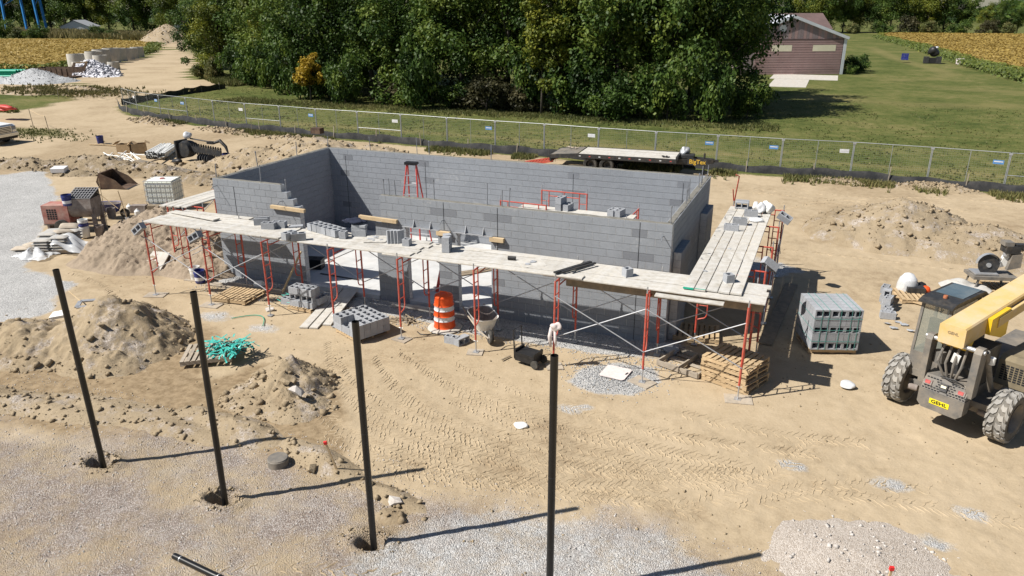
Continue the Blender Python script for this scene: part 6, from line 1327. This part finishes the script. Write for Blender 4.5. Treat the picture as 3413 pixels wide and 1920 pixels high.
def crown_data(seed, rx, rz, zc, ncl, nper, size, cr=(.8,1.7), skirt=0.):
    rg = np.random.default_rng(seed); d = rg.normal(size=(ncl, 3)); d /= np.linalg.norm(d, axis=1, keepdims=True)
    rad = rg.random(ncl)**.42
    lob = 1+.22*np.sin(d[:, 0]*3+seed)+.18*np.sin(d[:, 1]*4+seed*2+d[:, 2]*3)
    C = d*rad[:, None]*lob[:, None]*np.array([rx, rx, rz]); C[:, 2] += zc
    if skirt: C[:int(ncl*skirt), 2] = rg.uniform(.4, zc*.7, int(ncl*skirt))
    C[:, 2] = np.maximum(C[:, 2], .45)
    r_ = rg.uniform(*cr, ncl)
    ct = np.clip(.48+.22*rg.normal(size=ncl), .05, .95)
    n = ncl*nper; ci = np.repeat(np.arange(ncl), nper)
    q = rg.normal(size=(n, 3)); q[:, 2] += .25; q /= np.linalg.norm(q, axis=1, keepdims=True)
    # sub-bumps so that clumps have ragged edges
    rr_ = r_[ci]*(rg.random(n)**.35)*(1+.25*np.sin(q[:, 0]*6+ci)*np.sin(q[:, 1]*5+ci*2))
    P = C[ci]+q*rr_[:, None]*np.array([1, 1, .8])
    ok = P[:, 2] > .08; P = P[ok]; q = q[ok]; ci = ci[ok]
    Nn = q*.8+rg.normal(size=q.shape)*.6; Nn[:, 2] += .45
    V, F_ = leaves(P, Nn, size, rg); tint = np.clip(ct[ci]+.13*rg.normal(size=len(ci)), 0, 1)
    return V, F_, np.repeat(tint, 4), C
def make_tree(label, seed, rx, rz, zc, ncl, nper, size, mat, h, group=None, name='leafy_tree', cr=(.8,1.7), skirt=0., tr=.22):
    root = thing(name, label, 'tree' if 'shrub' not in name else 'shrub', (0,0,0), 0, group); V, F_, tint, C = crown_data(seed, rx, rz, zc, ncl, nper, size, cr, skirt)
    npmesh('crown', V, F_, mat, root, attrs=dict(tint=tint)); rg = random.Random(seed); m = MB()
    m.tube([(0,0,-.2),(.05,.03,h*.25),(-.08,.1,h*.5),(.1,-.05,h*.85)], [tr,tr*.8,tr*.55,tr*.2], 8)
    for k in range(9):
        c = C[rg.randrange(len(C))]; z0 = max(.3, min(c[2]*.55, h*.6)); m.tube([(0,0,z0),(c[0]*.5,c[1]*.5,(z0+c[2])/2+.2),(c[0]*.95,c[1]*.95,c[2])], [tr*.4,tr*.25,.02], 5)
    m.build('trunk', m_bark, root, smooth='all'); return root
T = [make_tree('x', 11, 4.2, 5.6, 6.6, 62, 230, .30, m_leaf, 10), make_tree('x', 12, 3.8, 6.2, 7.0, 60, 230, .28, m_leaf, 11), make_tree('x', 13, 4.6, 5.2, 6.2, 66, 220, .30, m_leaf, 10, skirt=.12),
     make_tree('x', 14, 4.0, 6.0, 6.8, 60, 230, .29, m_leafyg, 11)]
S_ = [make_tree('x', 21, 1.7, 1.3, 1.3, 26, 150, .22, m_leaf, 2, name='shrub', cr=(.4,.8), tr=.06), make_tree('x', 22, 1.5, 1.2, 1.2, 24, 150, .2, m_leafbr, 2, name='shrub', cr=(.4,.8), tr=.06), make_tree('x', 23, 1.2, 1.0, 1.0, 22, 130, .2, m_weed, 1.6, name='shrub', cr=(.3,.6), tr=.05)]
used = set()
def put(src, x, y, s, label, group, rz=None, sz=None):
    rz = random.uniform(0, 6.28) if rz is None else rz
    if src.name in used: c = copy_tree(src, (x, y, 0), (0,0,rz), label, group)
    else: used.add(src.name); c = src; c.location = (x, y, 0); c.rotation_euler = (0,0,rz); c['label'] = label; c['group'] = group
    c.scale = (s, s, sz or s); return c
# the wood behind the fence: front row from the left
FR = [(-66.5,57,.85,3),(-62.0,59,1.05,2),(-58.2,55.5,1.0,0),(-54.0,55.5,.95,3),(-50.5,50,1.0,2),(-46.2,46.8,1.05,1),(-41.8,46,1.0,0),(-37.2,44.8,1.0,1),(-32.4,44.6,1.05,2),(-27.6,44.4,1.0,0),(-22.8,44.0,1.0,1),(-18.0,44.4,1.0,3),(-13.2,44.0,1.05,2),(-8.8,43.9,1.0,0),(-5.4,45.4,.92,1),(-5.6,51,.9,2)]
OR2 = ORD+['fifteenth','sixteenth','seventeenth','eighteenth','nineteenth','twentieth']
for i, (x, y, s, k) in enumerate(FR): put(T[k], x, y, s, sz=s*(1.25 if i > 12 else random.uniform(.92,1.12)), label=f'leafy tree in the front row of the wood, {OR2[i]} from the left', group='front row of the wood')
BR = [(-68,66),(-60,66),(-53,63),(-46,57),(-39,54),(-32,53.5),(-25,53),(-18,53),(-12.5,53),(-9,55)]
for i, (x, y) in enumerate(BR): put(T[i % 3], x, y, 1.25+.1*(i % 2), f'taller tree rising behind the front row, {ORD[i]} from the left', 'second row of the wood')
yt = make_tree('small yellow-leaved tree glowing in the dark edge of the wood', 31, 1.25, 1.5, 2.9, 22, 170, .24, m_leafy, 4, cr=(.35,.7), tr=.08); yt.location = (-41.3,40.7,0)
yt2 = make_tree('yellow-green young tree in the middle of the wood edge', 32, 1.7, 3.6, 6.0, 30, 190, .28, m_leafyg, 9, cr=(.5,1.1), tr=.12); yt2.location = (-18.5,40.6,0)
yt3 = make_tree('yellow-green tree at the left end of the wood', 33, 1.8, 3.4, 6.4, 30, 190, .28, m_leafyg, 9, cr=(.5,1.1), tr=.12); yt3.location = (-54.5,50.6,0)
SH = [(-44.5,42.3,1.1,0),(-40.5,41.2,1.2,0),(-37.2,40.7,1.25,0),(-33.5,40.8,1.0,1),(-30.0,40.2,1.2,0),(-26.8,40.4,1.0,0),(-24.2,40.3,1.5,1),(-21.6,40.2,1.1,1),(-19.3,40.6,1.1,0),(-16.2,40.2,1.2,0),(-13.6,40.4,1.3,0),(-11.0,40.0,1.3,0),(-8.4,40.0,1.1,0),(-5.6,40.8,1.0,0),(-2.6,42.4,.9,0),(-48.6,45.3,1.2,0),(-53.2,50.2,1.3,0),(-57.5,51.0,1.3,0),(-62,53.5,1.2,0),(-66,54,1.0,2),(-69,56.5,1.1,2)]
for i, (x, y, s, k) in enumerate(SH): put(S_[k], x+random.uniform(-.8,.8), y+random.uniform(-.2,1.6), s*random.uniform(.75,1.1), sz=s*(random.uniform(.6,1.9) if k != 1 else .8), label=f'shrub at the foot of the wood, {(OR2+["twenty-first"])[i]} in line starting by the yellow tree', group='shrubs along the wood edge')
# beyond the road on the left
for i, (x, y, s, k) in enumerate([(-98,89,.9,0),(-89.5,80.5,.65,2),(-105,98,1.05,1),(-83.5,73,.7,3),(-80,68,.85,0),(-118,122,1.3,1),(-135,140,1.5,3),(-150,152,1.5,0),(-128,134,1.2,2)]): put(T[k], x, y, s, f'tree between the dirt road and the wood, {ORD[i]} on the list going up the road', 'trees right of the dirt road')
for i in range(15):
    a = i/14; x = -205-a*80+random.uniform(-4,4); y = 216-a*40+random.uniform(-9,9); put(T[i % 4], x+ (20 if i<2 else 0), y, random.uniform(1.5,2.1), f'big tree beyond the left crop field, {OR2[i]} from the right', 'trees beyond the left field')
for i, (x, y) in enumerate([(-198,178),(-188,186),(-178,194),(-205,190)]): put(T[[3,1,0,2][i]], x, y, 1.75, f'tall tree behind the far end of the dirt road, {ORD[i]} from the left', 'trees behind the road end')
for i in range(9): put(S_[0 if i % 3 else 2], -172-i*11+random.uniform(-4,4), 136-i*1.5+random.uniform(-4,4), random.uniform(1.3,2.4), f'bush on the far margin of the left field, {ORD[i]} from the right', 'bushes beyond the left field')
# right hand tree line
for i in range(22):
    x = -14+i*4.6+random.uniform(-1.5,1.5); y = 262-abs(i-5)*.8+random.uniform(-6,6); sc_ = random.uniform(1.2,1.5) if i < 11 else random.uniform(.62,1.0)
    put(T[[0,1,3,2,0,3,1][i % 7]], x, y, sc_, f'tree in the far line beyond the right field, {(OR2+["twenty-first","twenty-second"])[i]} from the barn', 'far tree line on the right')
for i in range(10): put(S_[[2,0,1][i % 3]], 8+i*6.5+random.uniform(-2,2), 248+random.uniform(-3,3), random.uniform(1.4,2.3), f'bush at the foot of the far right tree line, {ORD[i]} from the barn', 'bushes of the far tree line')
for i, (x, y, s) in enumerate([(4.9,91.0,.5),(5.6,93.5,.75),(6.0,97,.8)]): put(S_[0], x, y, s, f'dark shrub growing against the right side of the barn, {ORD[i]} from the front', 'shrubs beside the barn')
# far woods to the horizon
rg = np.random.default_rng(5); n = 26000; ang = rg.uniform(-1.5, .62, n); dist = rg.uniform(420, 900, n); hh = rg.random(n)**.6*11
P = np.stack([3+np.sin(ang)*dist, -18+np.cos(ang)*dist, hh*(.8+.4*np.sin(ang*40))+.3], -1)
V, F_ = leaves(P, rg.normal(size=(n, 3))+np.array([0,-1,.5]), 3.4, rg, .9)
npmesh('distant_wood', V, F_, m_leaf, attrs=dict(tint=np.repeat(np.clip(.35+.25*rg.normal(size=n), 0, 1), 4)), label='distant wood on the horizon', cat='wood', kind='stuff')
# ------------------------------------------------------------------ crops, weeds, grass
def crop(name, label, poly, n, hmax, seed, size, edge_g=3.):
    rg = np.random.default_rng(seed); pa = np.array(poly); lo, hi = pa.min(0), pa.max(0); X_ = rg.uniform(lo[0], hi[0], n*4); Y_ = rg.uniform(lo[1], hi[1], n*4)
    d = sdpoly(X_, Y_, poly); k = d < 0; X_, Y_, d = X_[k][:n], Y_[k][:n], d[k][:n]
    zz = hmax*(.72+.25*fbm(X_*.4, Y_*.4, 3))*rg.uniform(.82, 1, len(X_))
    P = np.stack([X_, Y_, zz], -1); V, F_ = leaves(P, rg.normal(size=(len(P), 3))*.28+np.array([0,0,1]), size, rg, .8)
    grn = (d > -edge_g*(.4+fbm(X_*.15, Y_*.15, 3)*1.2)); tint = np.clip(.42+.35*(fbm(X_*.05+seed, Y_*.05, 4)-.2)+.07*rg.normal(size=len(P)), 0, 1)
    for g_, mt in ((False, m_soy), (True, m_soyg)):
        kk = grn == g_; idx_ = np.repeat(kk, 4)
        if kk.sum(): npmesh(name if not g_ else name+'_green_edge', V[idx_], np.arange(kk.sum()*4).reshape(-1, 4), mt, attrs=dict(tint=np.repeat(tint[kk], 4)), label=label if not g_ else label.replace('golden', 'still green margin of the'), cat='crop', kind='stuff')
    return
soyR = [(12.5,218),(17.9,164),(21.1,115.7),(23.7,88.7),(27,70),(75,70),(120,244),(14,246)]
soyL = [(-121,97),(-99,58),(-130,50),(-330,120),(-330,180),(-205,126),(-176,132),(-150,126)]
m_under = M('crop_litter', (.34,.245,.07), (.30,.21,.06), .95, scale=.2)
for nm, poly in (('crop_floor', soyR), ('crop_floor', soyL)):
    cxy = Vector((sum(a for a, b in poly)/len(poly), sum(b for a, b in poly)/len(poly)))
    nn_ = len(poly); low = [(a+(a-cxy.x)/max(1, math.hypot(a-cxy.x, b-cxy.y))*.9, b+(b-cxy.y)/max(1, math.hypot(a-cxy.x, b-cxy.y))*.9, -.8) for a, b in poly]
    MB().add([(a, b, .66) for a, b in poly]+low, [tuple(range(nn_))]+[(i, nn_+i, nn_+(i+1) % nn_, (i+1) % nn_) for i in range(nn_)]).build(nm, m_under, kind='structure')
crop('soybean_crop', 'golden soybean crop in the field on the right', soyR, 110000, .95, 1, .45, 2.4)
crop('soybean_crop', 'golden soybean crop in the field on the left', soyL, 80000, .95, 2, .5, 1.5)
def margin(label, pts, n, seed):
    rg = np.random.default_rng(seed); P_ = np.array(pts); t_ = rg.uniform(0, len(P_)-1.001, n); i_ = t_.astype(int); f_ = (t_-i_)[:, None]; b_ = P_[i_]*(1-f_)+P_[i_+1]*f_
    Q = np.stack([b_[:, 0]+rg.normal(0,.7,n), b_[:, 1]+rg.normal(0,.7,n), rg.uniform(.05,.85,n)], -1); V, F_ = leaves(Q, rg.normal(size=(n, 3))*.6+np.array([-.5,-.5,.8]), .34, rg, .8)
    npmesh('crop_margin', V, F_, m_soyg, attrs=dict(tint=np.repeat(np.clip(.45+.2*rg.normal(size=n), 0, 1), 4)), label=label, cat='crop', kind='stuff')
margin('green leafy margin along the right soybean field', [(12.5,218),(17.9,164),(21.1,115.7),(23.7,88.7),(27,70)], 16000, 4)
margin('green leafy margin along the left soybean field', [(-150,126),(-121,97),(-99,58),(-130,50)], 9000, 5)
def tufts(name, label, P, h, mat, seed, k=4, w_=.03, tint=None):
    rg = np.random.default_rng(seed); n = len(P); Q = np.repeat(P, k, 0); m_ = len(Q); Q = Q+np.stack([rg.normal(0,.06,m_), rg.normal(0,.06,m_), np.zeros(m_)], -1)
    H = h*rg.uniform(.4,1.2,m_); ax = rg.uniform(0,6.28,m_); ln = rg.uniform(0,.6,m_)*H; az = rg.uniform(0,6.28,m_); w2 = w_*rg.uniform(.6,1.4,m_)
    d = np.stack([np.cos(ax), np.sin(ax), np.zeros(m_)], -1)*w2[:, None]; tip = Q+np.stack([np.cos(az)*ln, np.sin(az)*ln, H], -1)
    V = np.stack([Q-d, Q+d, tip], 1).reshape(-1, 3); F_ = np.arange(m_*3).reshape(-1, 3)
    npmesh(name, V, F_, mat, attrs=dict(tint=np.repeat(np.clip(.5+.25*rg.normal(size=m_)+(fbm(Q[:,0]*.15, Q[:,1]*.15, 3)-.5)*.9, 0, 1), 3)), label=label, cat='grass', kind='stuff')
rg = np.random.default_rng(8)
pl = np.array(posts[:-1]); tt = rg.uniform(0, len(pl)-1.001, 7000); ii = tt.astype(int); ff = (tt-ii)[:, None]; base = pl[ii]*(1-ff)+pl[ii+1]*ff
gap = fbm(base[:, 0]*.35, base[:, 0]*0+3, 3) > .52
P = np.stack([base[:, 0], base[:, 1]-.7-np.abs(rg.normal(0,.55,7000)), np.zeros(7000)], -1)[gap]; tufts('weeds_by_fence', 'ragged green weeds along the foot of the silt fence', P, .24, m_weed, 1, 5, .035)
n = 15000; x = rg.uniform(-58, 26, n); y = 24.4+rg.random(n)**1.6*34; P = np.stack([x, y, np.zeros(n)], -1); k = (sdpoly(x, y, site) > .3); tufts('rough_grass', 'rough mown grass between the fence and the wood', P[k], .09, m_weed, 2, 3, .05)
n = 9000; P = np.stack([rg.uniform(-50, 0, n), 39.2+rg.normal(0,1.0,n), np.zeros(n)], -1); tufts('tall_grass', 'tall dry grass at the edge of the wood', P[:5000], .2, m_weed, 3, 4, .05)
n = 3200; P = np.stack([rg.normal(-69,4.5,n), rg.normal(37.8,1.7,n), np.zeros(n)+.3], -1)[:1500]; tufts('weeds_on_hump', 'green weeds on the dirt hump by the road', P, .25, m_dry, 4, 4, .07)
n = 4200; P = np.stack([rg.uniform(-92,-60,n), rg.uniform(25,33,n), np.zeros(n)], -1); k = P[:,1]-25 < (P[:,0]+60)*-.25+1; tufts('verge_weeds', 'weedy grass verge left of the road bend', P[k], .45, m_weed, 5, 4, .1)
n = 5200; P = np.stack([rg.uniform(-78,-58,n), 49.5+rg.random(n)*9, np.zeros(n)], -1); k = P[:, 1] > 48-.75*(P[:, 0]+58); tufts('bank_weeds', 'weedy bank at the left end of the wood', P[k], .6, m_weed, 6, 4, .1)
n = 9000; P = np.stack([rg.uniform(-330,-150,n), np.zeros(n), np.zeros(n)], -1); P[:, 1] = 130+(P[:, 0]+176)*-.28+rg.uniform(2,22,n); tufts('far_weeds', 'tall weeds along the far margin of the left field', P, 2.0, m_dry, 7, 4, .6)
n = 900; P = np.stack([rg.normal(-48,2.4,n), rg.normal(18.2,1,n), np.zeros(n)], -1); tufts('sparse_weeds', 'sparse weeds by the stakes near the pickup', P[:350], .16, m_weed, 9, 4, .04)
# ------------------------------------------------------------------ barn
bn = thing('barn', 'faded red metal-sided barn with large door and white roof edge', 'barn', (3.74,90.19,0), math.atan2(.425,.905))   # local x to the right along the front, front face y=0
W_ = 14.6; rid = -6.8; ez, rzz = 4.45, 7.0
MB().prism([(-W_+.9,0),(.35,0),(.35,ez),(rid,rzz),(-W_+.9,ez)], .12, 14, mY).build('shell', m_barngrey, bn)
x = -W_+.95; k = 0
while x < .3:
    w_ = .38; xm = x+w_/2; zt = ez+(rzz-ez)*(1-abs(xm-rid)/(abs(rid)+.35))-.12
    MB().bx(x+.01, x+w_-.01, .06, .118, 4.32, max(zt, 4.5)).build('siding_panel', m_barngrey if (k*7) % 5 < 3 else m_barn, bn); x += w_; k += 1
nb = 14
for j in range(nb): MB().bx(-11.2,-.06,.03,.10,.02+j*.302,.02+j*.302+.255).build('door_slat', m_barn, bn)
for a, b in ((-9.15,-6.6),(-3.9,-.95)): MB().bx(a,b,.018,.028,2.85,3.6).build('door_window', m_cream, bn)
MB().bx(-9.8,.0,.0,.05,4.26,4.34).build('door_head', m_roofbr, bn); MB().bx(.0,.38,-.02,.10,0,4.4).build('corner_trim', m_barntrim, bn); MB().bx(-.06,-.0,.01,.10,0,4.3).build('door_jamb', m_cj, bn)
for sgn in (1, -1):
    e = (.55, ez-.06) if sgn > 0 else (-W_+.7, ez-.06); d = Vector((e[0]-rid, 0, e[1]-rzz))
    MB().beam((rid,-.05,rzz),(e[0],-.05,e[1]),.30,.34).build('roof_edge', m_barntrim, bn)
    MB().add([(rid,-.2,rzz+.19),(e[0],-.2,e[1]+.19),(e[0],14.2,e[1]+.19),(rid,14.2,rzz+.19)], [(0,1,2,3) if sgn < 0 else (3,2,1,0)]).build('roof_sheet', m_barntrim, bn)
MB().lathe([(0,-.1),(.45,-.1),(.45,0),(0,0)], 18, (-8.0,.05,5.6), Matrix.Rotation(R(90),4,'X')).build('round_vent', m_signw, bn)
b2 = thing('brown_roofed_shed', 'brown-roofed shed standing behind the barn', 'shed', (-1.0,108,0), .42); MB().bx(-5,2.9,0,8,0,4.9).build('wall', m_barngrey, b2); MB().add([(-5.4,-.4,5.0),(3.2,-.4,5.0),(3.2,4,7.2),(-5.4,4,7.2),(3.2,8.4,5.0),(-5.4,8.4,5.0)], [(0,1,2,3),(3,2,4,5)]).build('roof', m_roofbr, b2)
for i, (a, b, c, d) in enumerate([(-4.0,3.6,80.6,87.6),(-3.4,.5,70.6,80.4)]):
    m = MB().bx(a,b,c,d,-.1,.05).build('apron', m_conc, kind='structure')
# debris on the lawn
db = thing('junk_pile', 'dark crates with a white-topped bundle by the right field', 'junk', (16.6,116.5,0)); db.scale = (.8,.8,.8)
MB().bx(-1.5,-.6,-.6,.6,0,1.2).bx(.6,1.5,-.6,.6,0,1.2).build('crate', m_steeldk, db); MB().bx(-.6,.6,-.5,.5,0,1.0).build('dark_box', m_black, db); MB().blob((.1,.6,1.9), 1.0, 4, .25, 3, .6).build('bundle', m_black, db, smooth='all'); MB().blob((.1,.6,2.7), .55, 6, .25, 3, .6, (1.2,1,.6)).build('white_top', m_signw, db, smooth='all')
for i, (x, y, mt, lb) in enumerate([(12.9,117.5,m_blue,'small blue chair left of the junk on the lawn'),(20.2,115.5,m_shirt,'pink tub right of the junk on the lawn')]):
    r_ = thing('lawn_chair' if i == 0 else 'tub', lb, 'chair' if i == 0 else 'tub', (x, y, 0))
    MB().bx(-.5,.5,-.4,.4,.35,.5).bx(-.5,.5,.3,.42,.5,1.3).build('seat', mt, r_) if i == 0 else MB().lathe([(0,0),(.5,0),(.6,.8),(.5,.8),(.45,.1),(0,.1)], 14).build('shell', mt, r_, smooth=True)
# ------------------------------------------------------------------ far left yard: container, rings, pipes, tower legs, houses
dm = thing('roll_off_container', 'rusty open-top roll-off container behind the gravel pile', 'container', (-87.2,51.4,0), R(14))
MB().bx(-3.2,2.2,-1.1,1.1,.1,.2).build('floor', m_rust, dm)
for y in (-1.15,1.1): MB().prism([(-3.2,.1),(1.9,.1),(3.0,1.9),(2.7,1.95),(2.2,1.25),(-3.2,1.2)], y, y+.06, mX).build('side_wall', m_rust, dm)
for k in range(7): MB().bx(-2.9+k*.72,-2.8+k*.72,-1.21,-1.15,.1,1.2).build('rib', m_rust, dm)
MB().bx(-3.26,-3.2,-1.15,1.15,.1,1.2).build('end_wall', m_rust, dm); MB().cyl((2.85,-1.1,1.85),(2.85,1.1,1.85),.08,8).build('top_bar', m_wood, dm)
RG = [(-94.8,63.6,1.0,1.9),(-98.0,62.2,1.15,2.1),(-95.2,60.3,.9,1.2),(-92.2,60.3,.8,1.3),(-91.6,62.9,.8,1.1),(-99.5,66.5,1.2,2.2),(-101.5,69.5,1.25,2.3),(-103.5,73.0,1.25,2.3),(-105.8,76.3,1.25,2.1),(-107.5,79.4,1.2,1.9),(-109.3,82.0,1.15,1.8),(-111.2,85.0,1.1,1.8),(-104.8,70.5,1.15,1.6)]
for i, (x, y, r_, h) in enumerate(RG):
    rr0 = thing('manhole_ring', f'pale concrete manhole ring beside the left field, {ORD[i]} in the row from the rubble', 'concrete ring', (x, y, 0), i, 'concrete manhole rings')
    MB().lathe([(r_-.14,0),(r_,0),(r_,h-.15),(r_-.04,h),(r_-.12,h),(r_-.14,.1)], 22).build('barrel', m_ring, rr0, smooth=True)
    if i % 2 == 0: MB().lathe([(0,0),(.28,0),(.28,.05),(0,.05)], 12, (r_*math.cos(-1.2-i), r_*math.sin(-1.2-i), h*.45), Matrix.Rotation(R(90),4,'X')).build('pipe_opening', m_black, rr0)
cl = thing('drain_coil', 'coil of black drain pipe in front of the concrete rings', 'pipe coil', (-90.3,58.4,0))
for k in range(5): MB().tube([(.95*math.cos(a), .95*math.sin(a), .12+.17*k) for a in [q*.42 for q in range(15)]], .09, 6, closed=True).build('turn', m_black, cl, smooth=True)
for i in range(14):
    lay = i//5; o = MB().lathe([(.17,0),(.17,5.5),(.15,5.5),(.15,5.3)], 12, m=Matrix.Rotation(R(90),4,'Y')).build('sewer_pipe', m_tealpipe, smooth=True, label=f'green sewer pipe in the stack at the left edge, {ORD[i]} counted from the ground', cat='pipe', group='stack of green sewer pipes') if i == 0 else inst(gp0, (0,0,0), label=f'green sewer pipe in the stack at the left edge, {ORD[i]} counted from the ground')
    if i == 0: gp0 = o
    o.location = (-97.5+random.uniform(-.4,.4), 47.0+(i % 5)*.36+.18*(lay % 2), .17+lay*.32); o.rotation_euler = (0,0,R(22))
tw = thing('blue_steel_tower', 'bright blue steel tower legs rising among the far left trees', 'tower', (-239.5,158.5,0))
for x, y, s in [(-3.2,-4.4,0),(.1,.1,0),(2.2,3.1,1),(3.4,4.6,1)]: MB().beam((x,y,0),(x*.9,y*.9,18),.55,.55,(0,1,0)).build('tower_leg', m_bluesteel, tw)
for a, b in [((-3,-4.2),(.1,.1)),((2.1,3),(3.3,4.4))]: MB().beam((*a,9),(*b,12),.25,.25).build('tower_brace', m_bluesteel, tw)
MB().beam((.1,.1,13),(3.2,4.3,14),.4,.4).build('tower_brace', m_bluesteel, tw)
for i, (x, y, rz, wdt, lb) in enumerate([(-232,170,.5,9,'low grey-roofed house among the far left trees'),(-176,160,.7,6,'white-gabled house half hidden by the far trees')]):
    hsn = thing('house', lb, 'house', (x, y, 0), rz); MB().prism([(-wdt/2,0),(wdt/2,0),(wdt/2,2.6),(0,4.4),(-wdt/2,2.6)], 0, 9, mY).build('wall', m_signw, hsn)
    for s in (-1, 1): MB().add([(0,-.3,4.6),(s*(wdt/2+.5),-.3,2.5),(s*(wdt/2+.5),9.3,2.5),(0,9.3,4.6)], [(0,1,2,3)]).build('roof', m_lblock if i == 0 else m_roofbr, hsn)
    MB().bx(-.6,.6,-.06,-.02,1.2,2.2).build('window', m_lamp, hsn)
bpy.context.view_layer.update()
